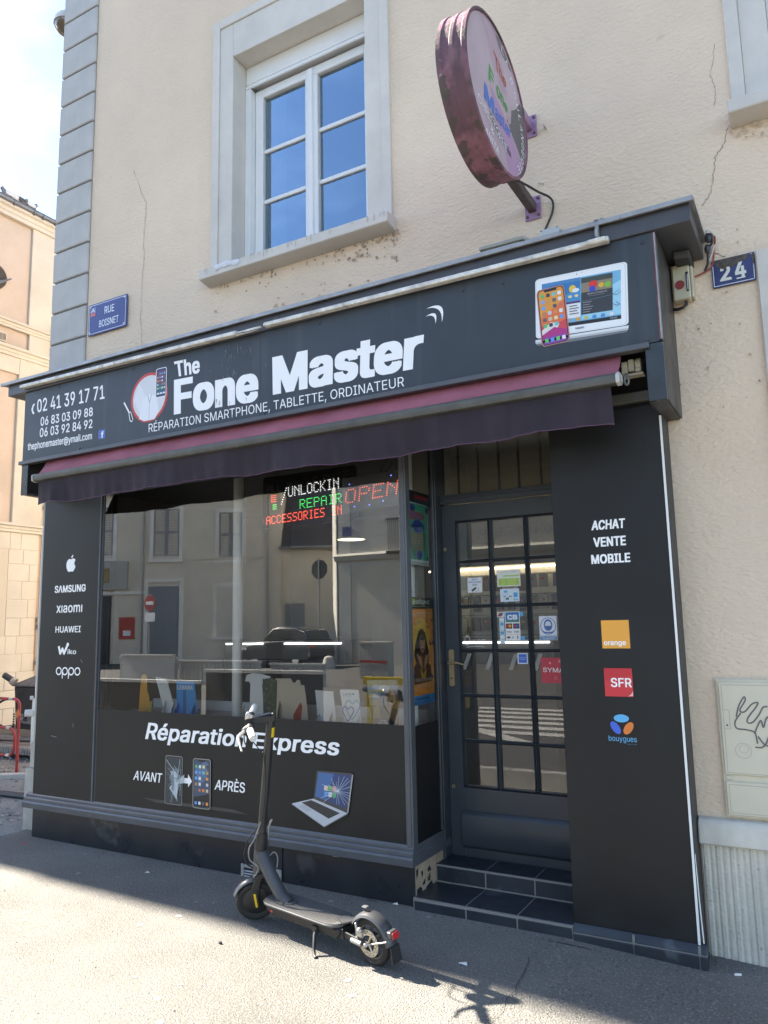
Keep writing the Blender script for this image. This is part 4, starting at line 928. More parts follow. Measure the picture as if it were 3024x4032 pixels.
d.rect(-5.103, 4.136, -5.044, 4.211, (.50, .45, .60)); d.rect(-5.103, 4.136, -5.044, 4.168, (.50, .07, .08)); d.rect(-5.101, 4.168, -5.046, 4.209, (.10, .14, .40)); d.line([(-5.095, 4.172), (-5.075, 4.205), (-5.058, 4.172)], .006, WHITE); d.line([(-5.098, 4.180), (-5.05, 4.186)], .003, WHITE); d.t2('Angers', -5.098, 4.145, -5.050, 4.156, (.8, .7, .7))
d.build('plate_lettering', pl)
m = M(mat('screw_cap', (.55, .57, .62), .3, metal=.5))
for x in (-5.108, -4.70):
    for z in (3.996, 4.222): m.ball((x, WALL-.024, z), .009, 8, 6, (1, .6, 1))
m.build('plate_screws', sp)
# house number
hn = thing('house_number', 'chipped navy enamel house number plate on the right wall', 'number plate', (-.237, 4.12, 3.3))
m = M(enam2); m.prism([(-.338, WALL-.014, 3.228), (-.137, WALL-.014, 3.228), (-.134, WALL-.014, 3.378), (-.337, WALL-.014, 3.377)], (0, .011, 0)); pl = m.build('plate', hn, bevel=.0015)
d = DY(WALL-.0142); Wn = (.70, .68, .62)
for a, b in (((-.331, 3.236), (-.144, 3.236)), ((-.331, 3.236), (-.331, 3.345)), ((-.143, 3.24), (-.141, 3.355)), ((-.165, 3.370), (-.145, 3.371))): d.line([a, b], .0038, (.62, .66, .74))
d.t2('4', -.230, 3.256, -.178, 3.351, Wn, bold=.03, ref='4'); d.line([(-.222, 3.256), (-.186, 3.256)], .007, Wn)
d.t2('2', -.298, 3.258, -.250, 3.340, Wn, bold=.03, ref='2'); d.line([(-.298, 3.262), (-.250, 3.262)], .010, Wn)
chip = mat('chip_rust', (.10, .085, .075), .9, var=(40, .5), bump=(90, .8, .004))
d.poly([(-.320, 3.374), (-.200, 3.375), (-.150, 3.373), (-.175, 3.345), (-.212, 3.338), (-.238, 3.322), (-.262, 3.330), (-.275, 3.318), (-.295, 3.326), (-.315, 3.345)], chip); d.poly([(-.150, 3.37), (-.137, 3.37), (-.138, 3.30), (-.146, 3.33)], chip)
d.build('number_lettering', pl)
# key switch box
kb = thing('key_switch_box', 'cream shutter key switch box with a red disc right of the sign', 'switch box', (-.48, 4.12, 3.28))
m = M(mat('aged_cream', (.52, .48, .35), .5, var=(7, .12))); m.box(-.524, -.440, WALL-.075, WALL-.001, 3.183, 3.375); m.box(-.4395, -.424, WALL-.062, WALL-.001, 3.188, 3.362); m.build('body', kb, bevel=.005)
m = M(mat('red_disc', (.26, .035, .035), .5)); m.cyl((-.490, WALL-.078, 3.262), (-.490, WALL-.074, 3.262), .024, 20); m.build('red_disc', kb)
m = M(dark_m); m.box(-.458, -.446, WALL-.0775, WALL-.074, 3.22, 3.325); m.use(galv_m).tube([(-.452, WALL-.080, 3.225), (-.450, WALL-.082, 3.31)], .004, 6); m.build('key_slot', kb)
m = M(mat('black_cable', (.03, .025, .025), .5)); m.tube([(-.470, WALL-.04, 3.186), (-.468, WALL-.04, 3.165), (-.487, WALL-.04, 3.150), (-.515, WALL-.03, 3.150), (-.534, WALL-.02, 3.158)], .009, 8); m.build('cable', kb)
# loose wires at the right cornice end
wr = thing('loose_wires', 'tangle of old red, black and white wires at the right cornice end', 'wires', (-.34, 4.08, 3.45))
for nm, c, pts in (('wire', (.60, .59, .57), [(-.355, 4.06, 3.50), (-.335, 4.03, 3.515), (-.312, 4.05, 3.50), (-.308, 4.07, 3.47), (-.325, 4.09, 3.42), (-.345, 4.10, 3.38)]), ('wire', (.30, .05, .04), [(-.305, 4.05, 3.485), (-.308, 4.07, 3.46), (-.318, 4.09, 3.44), (-.322, 4.10, 3.40), (-.335, 4.105, 3.35), (-.37, 4.10, 3.325), (-.42, 4.105, 3.315)]), ('wire', (.03, .03, .03), [(-.345, 4.05, 3.505), (-.322, 4.05, 3.495), (-.320, 4.06, 3.46), (-.345, 4.08, 3.43), (-.35, 4.09, 3.37), (-.37, 4.10, 3.33)])):
    m = M(mat('wire_%d' % int(c[0]*100), c, .5)); m.tube(spl3(pts), .007 if c[0] < .1 else .0045, 6); m.build(nm, wr)
m = M(mat('dark_tape', (.05, .05, .055), .5)); m.ball((-.335, 4.06, 3.485), .020, 8, 6, (1, 1, 1.3)); m.ball((-.345, 4.07, 3.435), .016, 8, 6, (1, 1, 1.6)); m.build('wire_joint', wr)
# electricity meter cabinet with graffiti
mc = thing('meter_cabinet', 'cream electricity meter cabinet with a grey graffiti scribble', 'meter cabinet', (-.2, 4.12, .9))
mm_ = mat('meter_cream', (.64, .585, .45), .5, var=(3, .06)); 
m = M(mm_); m.box(-.481, .02, WALL-.022, WALL+.05, .607, 1.249); m.build('frame', mc, bevel=.004)
m = M(mm_); m.box(-.469, .02, WALL-.034, WALL-.0225, .803, 1.236); cdoor = m.build('cabinet_door', mc, bevel=.004)
m = M(mm_); m.box(-.469, .02, WALL-.034, WALL-.0225, .618, .772); m.box(-.469, -.435, WALL-.030, WALL-.0225, .778, .797); m.build('lower_flap', mc, bevel=.004)
d = DY(WALL-.0342); gl = (.42, .385, .30)
for pts in ([(-.455, 1.222), (.02, 1.222)], [(-.455, 1.222), (-.455, .812), (.02, .812)], [(-.452, 1.105), (-.428, 1.103), (-.428, 1.015), (-.452, 1.015)]): d.line(pts, .003, gl)
d.rect(-.450, 1.018, -.431, 1.046, (.60, .56, .46)); d.ell(-.441, 1.032, .0045, .0045, (.05, .045, .04), n=10)
for j in range(24):
    a, b = 2*math.pi*j/24, 2*math.pi*(j+1)/24; d.line([(-.379+.035*math.cos(a), .917+.035*math.sin(a)), (-.379+.035*math.cos(b), .917+.035*math.sin(b))], .0022, gl, j == 0)
    d.line([(-.377+.020*math.cos(a), .925+.018*math.sin(a)), (-.377+.020*math.cos(b), .925+.018*math.sin(b))], .0018, gl, j == 0)
def spl(P, n=8):
    out = []
    for k in range(len(P)-1):
        p0, p1, p2, p3 = P[max(k-1, 0)], P[k], P[k+1], P[min(k+2, len(P)-1)]
        for j in range(n):
            t = j/n; out.append(tuple(.5*((2*p1[i])+(-p0[i]+p2[i])*t+(2*p0[i]-5*p1[i]+4*p2[i]-p3[i])*t*t+(-p0[i]+3*p1[i]-3*p2[i]+p3[i])*t**3) for i in range(2)))
    return out+[P[-1]]
ink_ = mat('graffiti_ink', (.13, .125, .12), .6)
for P in ([(-.398, 1.075), (-.383, 1.125), (-.358, 1.166), (-.354, 1.15), (-.380, 1.105), (-.36, 1.098), (-.325, 1.135), (-.30, 1.142), (-.31, 1.12), (-.345, 1.075), (-.352, 1.05), (-.33, 1.05), (-.30, 1.085), (-.28, 1.12), (-.262, 1.125)], [(-.378, 1.09), (-.405, 1.05), (-.400, 1.02), (-.36, 1.015), (-.325, 1.005), (-.318, .975), (-.316, .955)], [(-.325, 1.0), (-.295, 1.06), (-.285, 1.03), (-.27, 1.07), (-.255, 1.08)], [(-.325, .937), (-.30, .937), (-.28, .955), (-.26, 1.0), (-.24, 1.03)], [(-.31, .985), (-.29, .955), (-.27, .945), (-.24, .95), (-.20, .99)]): d.line(spl(P), .0065, ink_)
d.build('graffiti', cdoor)
d = DY(WALL-.0342); 
for pts in ([(-.455, .758), (.02, .758)], [(-.455, .758), (-.455, .63), (.02, .63)]): d.line(pts, .003, gl)
d.build('flap_groove', mc)

# ------------------------------------------------------------------ round projecting sign
ov = thing('projecting_sign', 'weathered pink round projecting sign on two wall brackets', 'projecting sign', (-1.27, 4.12, 4.2))
rim_m = mat('mossy_pink_rim', (.27, .125, .165), .75, var=(7, .35), bump=(70, .6, .006), streak=(16, .9, (.060, .058, .045)), spots=[(4.5, .50, (.10, .055, .068), .75), (10, .56, (.075, .070, .055), .8), (45, .70, (.36, .35, .28), .6)])
face_m = mat('lilac_face', (.46, .35, .42), .3, var=(2.4, .18), spots=[(3.4, .58, (.36, .235, .32), .6)])
CY, CZ, RA, RB = 3.405, 4.205, .437, .398
def ellring(x, k, n=56): return [(x, CY+RA*k*math.cos(2*math.pi*j/n), CZ+RB*k*math.sin(2*math.pi*j/n)) for j in range(n)]
m = M(rim_m); n = 56
xsP = [(-1.350, .985), (-1.350, 1.0), (-1.328, 1.0), (-1.322, .988), (-1.284, .988), (-1.279, .996), (-1.262, .996), (-1.257, .988), (-1.222, .988), (-1.216, 1.0), (-1.197, 1.0), (-1.194, .965), (-1.203, .955)]
vs = sum([ellring(x, k) for x, k in xsP], []); m.add(vs, [(a*n+j, a*n+(j+1) % n, (a+1)*n+(j+1) % n, (a+1)*n+j) for a in range(len(xsP)-1) for j in range(n)]); m.build('rim', ov, recalc=False)
m = M(face_m); m.poly(ellring(-1.203, .958)); fc = m.build('face', ov, smooth=False, recalc=False)
m = M(face_m); m.poly(ellring(-1.349, .99)[::-1]); m.build('face', ov, smooth=False, recalc=False)
d = DX(-1.2028)
def clip_e(pts, k=.95):
    out = []
    for y, z in pts:
        a, b = (y-CY)/(RA*k), (z-CZ)/(RB*k); r = math.hypot(a, b)
        out.append((y, z) if r <= 1 else (CY+a/r*RA*k, CZ+b/r*RB*k))
    return out
gd = (.105, .10, .11)
d.poly(clip_e([(3.511, 4.146), (3.58, 4.165), (3.60, 4.25), (3.66, 4.29), (3.75, 4.385), (3.83, 4.36), (3.84, 4.25), (3.83, 4.15), (3.79, 4.04), (3.765, 4.0), (3.68, 4.06)]), gd)
d.poly(clip_e([(3.40, 4.56), (3.46, 4.58), (3.56, 4.54), (3.64, 4.50), (3.60, 4.49), (3.50, 4.50), (3.44, 4.52)]), (.17, .16, .17))
d.poly(clip_e([(3.28, 4.20), (3.40, 4.17), (3.52, 4.13), (3.70, 4.03), (3.76, 3.99), (3.62, 3.86), (3.52, 3.84), (3.45, 3.98), (3.36, 4.07)]), (.42, .25, .42))
d.poly([(3.52, 4.17), (3.58, 4.20), (3.575, 4.155), (3.54, 4.13)], (.44, .30, .34))
d.text('The', (3.386, 4.347), (3.527, 4.331), (3.541, 4.388), (3.358, 4.442), (.42, .075, .04), bold=.03)
d.text('F', (3.272, 4.216), (3.345, 4.206), (3.350, 4.285), (3.288, 4.318), (.05, .32, .06), bold=.03); d.text('one', (3.382, 4.202), (3.535, 4.190), (3.540, 4.232), (3.382, 4.268), (.05, .32, .06), bold=.025, ref='x')
d.text('M', (3.200, 4.068), (3.330, 4.050), (3.335, 4.136), (3.212, 4.164), (.05, .16, .55), bold=.035); d.text('aster', (3.345, 4.050), (3.564, 4.060), (3.572, 4.110), (3.345, 4.116), (.05, .16, .55), bold=.02, ref='x')
d.text('Téléphonie', (3.25, 4.0), (3.55, 3.945), (3.56, 3.985), (3.26, 4.04), (.10, .08, .10), bold=.02)
d.text('CHRISTOPHE', (3.118, 4.004), (3.487, 3.942), (3.502, 3.984), (3.113, 4.046), WHITE, bold=-.004); d.text('&', (3.27, 3.935), (3.31, 3.928), (3.31, 3.962), (3.27, 3.968), WHITE); d.text('ANITA', (3.19, 3.882), (3.368, 3.858), (3.375, 3.893), (3.198, 3.917), WHITE, bold=-.004)
arc = [(3.500, 4.535), (3.555, 4.50), (3.62, 4.435), (3.665, 4.38), (3.70, 4.33), (3.728, 4.28), (3.748, 4.23), (3.756, 4.18), (3.756, 4.13), (3.748, 4.08), (3.73, 4.03), (3.705, 3.985), (3.672, 3.945)]
for ch, (a, b) in zip('LABOULANGERIE', arc):
    t = math.atan2((b-CZ)/RB, (a-CY)/RA)-math.pi/2; cu, su = math.cos(t), math.sin(t)
    q = lambda u, v: (a+u*cu-v*su, b+u*su+v*cu); w = .010 if ch == 'I' else .017
    d.text(ch, q(-w, -.021), q(w, -.021), q(w, .021), q(-w, .021), WHITE, bold=-.004, ref='ink')
d.build('sign_lettering', fc)
lil = mat('lilac_bracket', (.36, .22, .36), .5, var=(10, .2), spots=[(25, .70, (.16, .09, .14), .6)])
brn = mat('rusty_arm', (.12, .085, .085), .7, var=(12, .35))
for z, y0, h in ((3.962, 3.70, .145), (4.485, 3.72, .14)):
    m = M(lil); m.box(-1.320, -1.222, WALL-.010, WALL-.001, z-h/2, z+h/2); bp = m.build('bracket_plate', ov, bevel=.002)
    for x in (-1.305, -1.237):
        for zz in (z-h*.36, z+h*.36): m = M(brn); m.cyl((x, WALL-.020, zz), (x, WALL-.009, zz), .008, 8); m.build('bolt', bp)
    m = M(brn if z < 4.2 else lil); m.prism([(-1.296, y0, z-.028), (-1.248, y0, z-.028), (-1.248, y0, z+.028), (-1.296, y0, z+.028)], (0, WALL-.011-y0, 0)); m.build('bracket_arm', ov, bevel=.003)
m = M(mat('black_cable2', (.025, .024, .026), .5)); m.tube(spl3([(-1.235, 3.72, 3.925), (-1.215, 3.86, 3.955), (-1.195, 3.98, 3.975), (-1.165, 4.075, 3.985), (-1.148, 4.105, 3.96), (-1.155, 4.108, 3.90), (-1.195, 4.108, 3.82), (-1.226, 4.105, 3.76), (-1.228, 4.105, 3.725)]), .0065, 8)
tag(m.build('sign_cable'), 'black cable looping from the round sign down to the junction box', 'cable')
m = M(mat('screw_stub', (.5, .46, .38), .6)); m.cyl((-1.17, WALL-.05, 4.44), (-1.17, WALL, 4.445), .006, 6); m.cyl((-1.225, WALL-.028, 4.095), (-1.20, WALL, 4.10), .004, 6)
tag(m.build('wall_plugs'), 'two leftover screw plugs in the render near the round sign', 'wall plugs')
# wall lamp round the corner
gl_ = thing('street_lamp', 'domed street lamp behind the top of the grey quoin corner', 'street lamp', (-5.75, 4.3, 7.3))
m = M(mat('lamp_shell', (.62, .60, .57), .4)); m.lathe([(.0, .115), (.05, .108), (.09, .085), (.118, .045), (.128, .0), (.128, -.012)], (-5.80, 4.27, 7.31), (0, 0, 1), 24); m.build('hood', gl_)
m = M(glass('lamp_bowl', (.75, .68, .62), 1.5)); m.lathe([(.122, -.012), (.112, -.05), (.085, -.085), (.045, -.105), (.0, -.11)], (-5.80, 4.27, 7.31), (0, 0, 1), 24); m.build('bowl', gl_)
m = M(galv_m); m.tube([(-5.80, 4.30, 7.40), (-5.80, 4.6, 7.46), (-5.62, 4.8, 7.46)], .02, 8); m.build('lamp_arm', gl_)
# pale gas pipe and valve at the left corner
gp = thing('gas_pipe', 'white painted gas pipe with a round valve cap at the left corner', 'pipe', (-5.66, 4.14, 0))
wp = mat('white_pipe', (.68, .67, .63), .45, var=(9, .1))
m = M(wp); m.tube([(-5.648, 4.15, .50), (-5.648, 4.15, 2.4)], .018, 12); m.tube([(-5.655, 4.14, .62), (-5.655, 4.14, .82), (-5.655, 4.14, 1.0)], [.022, .026, .022], 12); m.build('pipe', gp)
m = M(wp); m.cyl((-5.655, 4.12, 1.005), (-5.672, 4.10, 1.005), .016, 12); m.build('pipe_joint', gp); m = M(wp); m.cyl((-5.655, 4.13, .885), (-5.70, 4.08, .885), .028, 16); m.use(dark_m).box(-5.712, -5.700, 4.070, 4.082, .878, .892); m.build('valve_cap', gp)

# ------------------------------------------------------------------ posters, stickers, LED boards, stands behind the glass
def sheet(name, label, cat, fn, group=None):
    d = fn(); o = d.m.build(name, None, smooth=False, recalc=False); return tag(o, label, cat, group)
PX = -2.094
def poster_green():
    d = DX(PX, .00007)
    d.rect(3.952, 1.893, 4.256, 2.272, (.70, .72, .70)); d.rect(3.957, 1.925, 4.250, 2.268, (.05, .42, .27)); d.rect(3.935, 2.272, 4.30, 2.345, (.012, .02, .035))
    d.text('TRUC', (3.955, 2.292), (4.015, 2.292), (4.015, 2.322), (3.955, 2.322), (.6, .62, .6)); d.rect(4.08, 2.30, 4.26, 2.325, (.35, .03, .03))
    d.poly([(3.98, 2.20), (4.03, 2.225), (4.20, 2.215), (4.215, 2.19), (4.15, 2.17), (4.02, 2.165)], (.45, .10, .02)); d.t2('TRUC', 4.02, 2.172, 4.19, 2.212, (.14, .12, .38), bold=.03); d.ell(4.05, 2.24, .035, .022, (.02, .05, .28)); d.ell(4.24, 2.24, .02, .02, (.02, .04, .12))
    d.ell(4.11, 2.05, .10, .125, (.10, .24, .13)); d.poly([(4.03, 2.09), (4.19, 2.09), (4.18, 1.98), (4.04, 1.99)], (.28, .20, .05)); d.ell(4.12, 2.13, .075, .04, (.02, .06, .30)); d.text('19 ET 20 MAI 2023', (4.0, 2.118), (4.21, 2.118), (4.21, 2.134), (4.0, 2.134), (.05, .06, .10), bold=.02)
    for k in range(6): d.rect(4.04+.008*(k % 2), 2.085-.016*k, 4.18-.012*(k % 3), 2.079-.016*k, (.10, .14, .07))
    d.ell(4.13, 1.955, .035, .028, (.02, .04, .30)); d.ell(4.235, 1.94, .010, .010, (.02, .05, .05)); d.up()
    for k in range(9): d.rect(3.965+.03*k, 1.902, 3.982+.03*k, 1.912, (.35, .36, .36), lv=False)
    return d
sheet('poster', 'green festival poster with a blue and orange title inside the return window', 'poster', poster_green, 'posters in the return window')
def poster_orange():
    d = DX(PX, .00007); O = (.86, .30, .04)
    d.rect(3.935, 1.125, 4.322, 1.632, O); d.rect(3.935, 1.072, 4.318, 1.125, (.03, .26, .62)); d.rect(3.935, 1.634, 4.322, 1.700, (.012, .02, .022))
    d.rect(4.012, 1.655, 4.052, 1.692, (.50, .55, .02), r=.006); d.text('ANDÉGAVE', (4.018, 1.660), (4.245, 1.660), (4.245, 1.682), (4.018, 1.682), (.70, .72, .62), bold=.02); d.rect(4.0, 1.641, 4.24, 1.645, (.35, .36, .2))
    d.text('onpl', (4.005, 1.585), (4.055, 1.585), (4.055, 1.605), (4.005, 1.605), (.8, .7, .6)); d.t2('ORCHESTRE NATIONAL', 4.072, 1.601, 4.25, 1.612, (.75, .55, .4)); d.t2('DES PAYS DE LA LOIRE', 4.072, 1.583, 4.25, 1.594, (.75, .55, .4))
    d.ell(4.12, 1.44, .125, .14, (.88, .46, .05)); d.ell(4.12, 1.44, .085, .10, (.9, .56, .07))
    d.poly([(4.06, 1.30), (4.025, 1.36), (4.045, 1.43), (4.09, 1.50), (4.13, 1.515), (4.175, 1.49), (4.20, 1.42), (4.225, 1.36), (4.20, 1.28), (4.14, 1.26)], (.025, .012, .012))
    d.poly([(4.02, 1.29), (4.12, 1.36), (4.24, 1.29), (4.25, 1.20), (4.02, 1.19)], (.10, .03, .015))
    d.ell(4.135, 1.425, .034, .055, (.48, .24, .13)); d.poly([(4.105, 1.45), (4.13, 1.485), (4.17, 1.46), (4.15, 1.44)], (.025, .012, .012)); d.ell(4.138, 1.395, .014, .012, (.6, .5, .45)); d.ell(4.138, 1.392, .011, .008, (.12, .01, .01))
    for s in (-1, 1): d.poly([(4.14+s*.008, 1.27), (4.14+s*.05, 1.31), (4.14+s*.085, 1.365), (4.14+s*.06, 1.362), (4.14+s*.055, 1.35), (4.14+s*.03, 1.355), (4.14+s*.02, 1.33)], (.56, .30, .14))
    d.poly([(4.14, 1.245), (4.10, 1.285), (4.105, 1.25), (4.125, 1.215), (4.14, 1.225), (4.155, 1.215), (4.175, 1.25), (4.18, 1.285)], (.55, .33, .03))
    rr = random.Random(12)
    for y, z, s in ((3.965, 1.55, .03), (4.28, 1.56, .02), (4.26, 1.42, .03), (3.985, 1.48, .02), (3.97, 1.33, .02), (4.275, 1.22, .035), (4.0, 1.235, .03), (4.22, 1.52, .015), (4.05, 1.54, .014), (4.29, 1.49, .014), (4.10, 1.55, .012), (4.20, 1.555, .01)):
        a = rr.uniform(-.6, .6)
        for q in (-1, 1): d.poly([(y, z), (y+q*s*math.cos(a)-s*.2, z+s*.9), (y+q*s*.9, z-s*.3+q*a*.01)], (.03, .04, .09) if s > .016 else (.25, .07, .02), q == -1)
    d.t2('Vivez la musique', 4.03, 1.205, 4.245, 1.228, (.82, .66, .48)); d.t2('avec émotion!', 4.05, 1.170, 4.225, 1.193, (.82, .66, .48))
    d.t2('Saison 2023-2024', 3.945, 1.148, 4.03, 1.153, (.75, .5, .35)); d.t2('Nouvelle saison !', 4.045, 1.100, 4.205, 1.114, (.012, .03, .10), bold=.01); d.t2('Abonnez-vous dès le 3 mai', 4.01, 1.080, 4.24, 1.092, (.012, .03, .10))
    return d
sheet('poster', 'orange orchestra poster of a laughing dark haired woman inside the return window', 'poster', poster_orange, 'posters in the return window')
DYS = DYF+.0185
def st_video():
    d = DY(DYS, .00007); d.rect(-1.909, 1.727, -1.813, 1.820, (.72, .74, .76), r=.006)
    d.t2('SOUS', -1.880, 1.803, -1.844, 1.813, (.06, .13, .40), bold=.02); d.t2('SURVEILLANCE', -1.903, 1.787, -1.819, 1.797, (.06, .13, .40), bold=.02); d.t2('VIDEO', -1.879, 1.770, -1.843, 1.780, (.06, .13, .40), bold=.02)
    d.poly([(-1.885, 1.742), (-1.855, 1.762), (-1.848, 1.752), (-1.878, 1.733)], (.02, .02, .022)); d.line([(-1.868, 1.736), (-1.836, 1.736), (-1.836, 1.756)], .002, (.1, .1, .1)); return d
sheet('sticker', 'white video surveillance sticker with a black camera, upper left door pane', 'sticker', st_video, 'stickers on the shop door')
def st_green():
    d = DY(DYS, .00007); d.rect(-1.711, 1.756, -1.562, 1.856, (.72, .74, .70)); d.rect(-1.704, 1.762, -1.568, 1.806, (.42, .58, .14)); d.rect(-1.670, 1.816, -1.568, 1.825, (.42, .58, .14)); d.t2('HORAIRES D OUVERTURE', -1.685, 1.842, -1.585, 1.848, (.25, .27, .25))
    for j in range(4):
        for u in (-1.700, -1.66, -1.59): d.rect(u, 1.766+.010*j, u+.016, 1.769+.010*j, (.25, .35, .1), lv=False)
    return d
sheet('opening_hours', 'white and green opening hours sheet in the middle upper door pane', 'notice', st_green)
def st_blue():
    d = DY(DYS, .00007); d.rect(-1.695, 1.664, -1.573, 1.742, (.62, .72, .80)); d.rect(-1.672, 1.718, -1.648, 1.732, (.12, .40, .65)); d.rect(-1.610, 1.690, -1.584, 1.718, (.06, .33, .66)); d.t2('PAIEMENT', -1.688, 1.705, -1.640, 1.711, (.2, .4, .55)); d.rect(-1.66, 1.676, -1.64, 1.688, (.1, .12, .15)); d.rect(-1.675, 1.694, -1.66, 1.699, (.05, .05, .06)); d.rect(-1.64, 1.694, -1.62, 1.699, (.05, .05, .06)); d.rect(-1.612, 1.672, -1.58, 1.682, (.25, .5, .68)); return d
sheet('sticker', 'pale blue payment notice under the opening hours sheet', 'sticker', st_blue, 'stickers on the shop door')
def st_cb():
    d = DY(DYS, .00007); d.rect(-1.671, 1.432, -1.577, 1.604, (.76, .77, .78)); d.poly([(-1.667, 1.540), (-1.581, 1.540), (-1.581, 1.600), (-1.667, 1.600)], (.03, .17, .42)); d.poly([(-1.667, 1.540), (-1.581, 1.540), (-1.581, 1.556), (-1.667, 1.550)], (.06, .22, .16)); d.t2('CB', -1.656, 1.556, -1.592, 1.585, (.74, .76, .78), bold=.05)
    for u in (-1.667, -1.621): d.rect(u, 1.502, u+.040, 1.533, (.02, .02, .03))
    for u, c in ((-1.653, (.55, .03, .02)), (-1.641, (.75, .36, .03)), (-1.607, (.45, .03, .05)), (-1.595, (.03, .12, .5))): d.ell(u, 1.518, .009, .009, c, n=12)
    for u in (-1.665, -1.618): d.t2('VISA', u, 1.478, u+.034, 1.489, (.10, .11, .16), bold=.02)
    d.rect(-1.667, 1.468, -1.581, 1.470, (.6, .35, .1)); d.rect(-1.662, 1.444, -1.642, 1.456, (.10, .08, .07)); d.ell(-1.625, 1.450, .008, .008, (.5, .5, .52), n=12); d.rect(-1.600, 1.441, -1.592, 1.460, (.2, .2, .22)); return d
sheet('sticker', 'white bank card sticker with a blue CB logo on the middle door pane', 'sticker', st_cb, 'stickers on the shop door')
def st_strip():
    d = DY(DYS, .00007); d.rect(-1.720, 1.572, -1.674, 1.602, (.70, .72, .72)); d.poly([(-1.717, 1.576), (-1.690, 1.578), (-1.680, 1.598), (-1.708, 1.598)], (.03, .12, .12)); d.poly([(-1.717, 1.576), (-1.702, 1.577), (-1.695, 1.598), (-1.708, 1.598)], (.40, .03, .05))
    for k, c in enumerate([(.70, .72, .74), (.06, .30, .60), (.70, .72, .74), (.06, .30, .60), (.70, .72, .74), (.45, .62, .72)]): d.rect(-1.708, 1.544-.026*k, -1.676, 1.568-.026*k, (.55, .68, .75)); d.rect(-1.703, 1.548-.026*k, -1.681, 1.564-.026*k, c)
    d.t2('VISA', -1.704, 1.500, -1.680, 1.507, (.12, .2, .4)); d.rect(-1.576, 1.576, -1.553, 1.600, (.08, .38, .66)); d.rect(-1.573, 1.432, -1.549, 1.456, (.08, .38, .66)); return d
sheet('sticker', 'column of small blue and white card stickers left of the bank card sticker', 'sticker', st_strip, 'stickers on the shop door')
def st_mask():
    d = DY(DYS, .00007); d.rect(-1.459, 1.432, -1.352, 1.573, (.66, .70, .76)); d.rect(-1.456, 1.460, -1.355, 1.570, (.74, .77, .82)); bl = (.06, .16, .42); wh = (.74, .77, .82)
    d.ell(-1.405, 1.514, .047, .050, bl, n=28); d.ell(-1.405, 1.514, .043, .046, wh, n=28); d.poly([(-1.445, 1.492), (-1.425, 1.480), (-1.385, 1.480), (-1.365, 1.492), (-1.385, 1.472), (-1.425, 1.472)], bl); d.ell(-1.405, 1.520, .026, .034, bl, n=20); d.ell(-1.405, 1.517, .019, .026, wh, n=20); d.poly([(-1.426, 1.515), (-1.384, 1.515), (-1.388, 1.496), (-1.405, 1.487), (-1.422, 1.496)], bl)
    d.rect(-1.456, 1.434, -1.355, 1.457, (.10, .22, .45)); d.t2('PORT DU MASQUE', -1.453, 1.447, -1.358, 1.454, wh, bold=.02); d.t2('OBLIGATOIRE', -1.441, 1.437, -1.370, 1.444, wh, bold=.02); return d
sheet('sticker', 'blue and white masked face sticker on the right door pane', 'sticker', st_mask, 'stickers on the shop door')
def st_amex():
    d = DY(DYS, .00007); d.rect(-1.602, 1.294, -1.539, 1.357, (.70, .73, .78)); d.rect(-1.596, 1.300, -1.545, 1.351, (.03, .12, .50)); d.t2('AMERICAN', -1.592, 1.327, -1.549, 1.334, (.3, .42, .70), bold=.02); d.t2('EXPRESS', -1.588, 1.316, -1.553, 1.323, (.3, .42, .70), bold=.02); return d
sheet('sticker', 'small square blue card sticker below the bank card sticker', 'sticker', st_amex, 'stickers on the shop door')
def st_syma():
    d = DY(DYS, .00007); d.rect(-1.460, 1.186, -1.30, 1.331, (.50, .035, .06)); d.text('SYMA', (-1.449, 1.248), (-1.325, 1.246), (-1.325, 1.272), (-1.449, 1.274), (.72, .66, .68), bold=.012); d.ell(-1.405, 1.300, .007, .007, (.7, .25, .28), n=10); d.ell(-1.375, 1.215, .012, .012, (.56, .08, .11), n=12); d.ell(-1.345, 1.31, .010, .010, (.6, .2, .24), n=10); return d
sheet('sticker', 'square red telephone operator sticker at the right edge of the door', 'sticker', st_syma, 'stickers on the shop door')
def st_ouvert():
    d = DY(DYS, .00007); c = (.60, .60, .58)
    d.line(spl([(-1.920, 1.462), (-1.938, 1.445), (-1.940, 1.418), (-1.925, 1.406), (-1.910, 1.418), (-1.908, 1.445), (-1.920, 1.464), (-1.932, 1.460)]), .004, c)
    d.text('uvert', (-1.903, 1.410), (-1.812, 1.416), (-1.805, 1.440), (-1.898, 1.436), c, ref='x', bold=-.01); d.line(spl([(-1.930, 1.392), (-1.88, 1.398), (-1.84, 1.398), (-1.81, 1.393)]), .0028, c); return d
sheet('window_lettering', 'white handwritten Ouvert lettering on the left door pane', 'lettering', st_ouvert)
def st_rep():
    d = DY(DYS, .00007); d.text('Réparation', (-1.83, 2.065), (-1.29, 2.075), (-1.29, 2.13), (-1.83, 2.12), (.20, .20, .19), bold=-.012); return d
sheet('window_lettering', 'faint outlined Réparation lettering across the top door panes', 'lettering', st_rep)

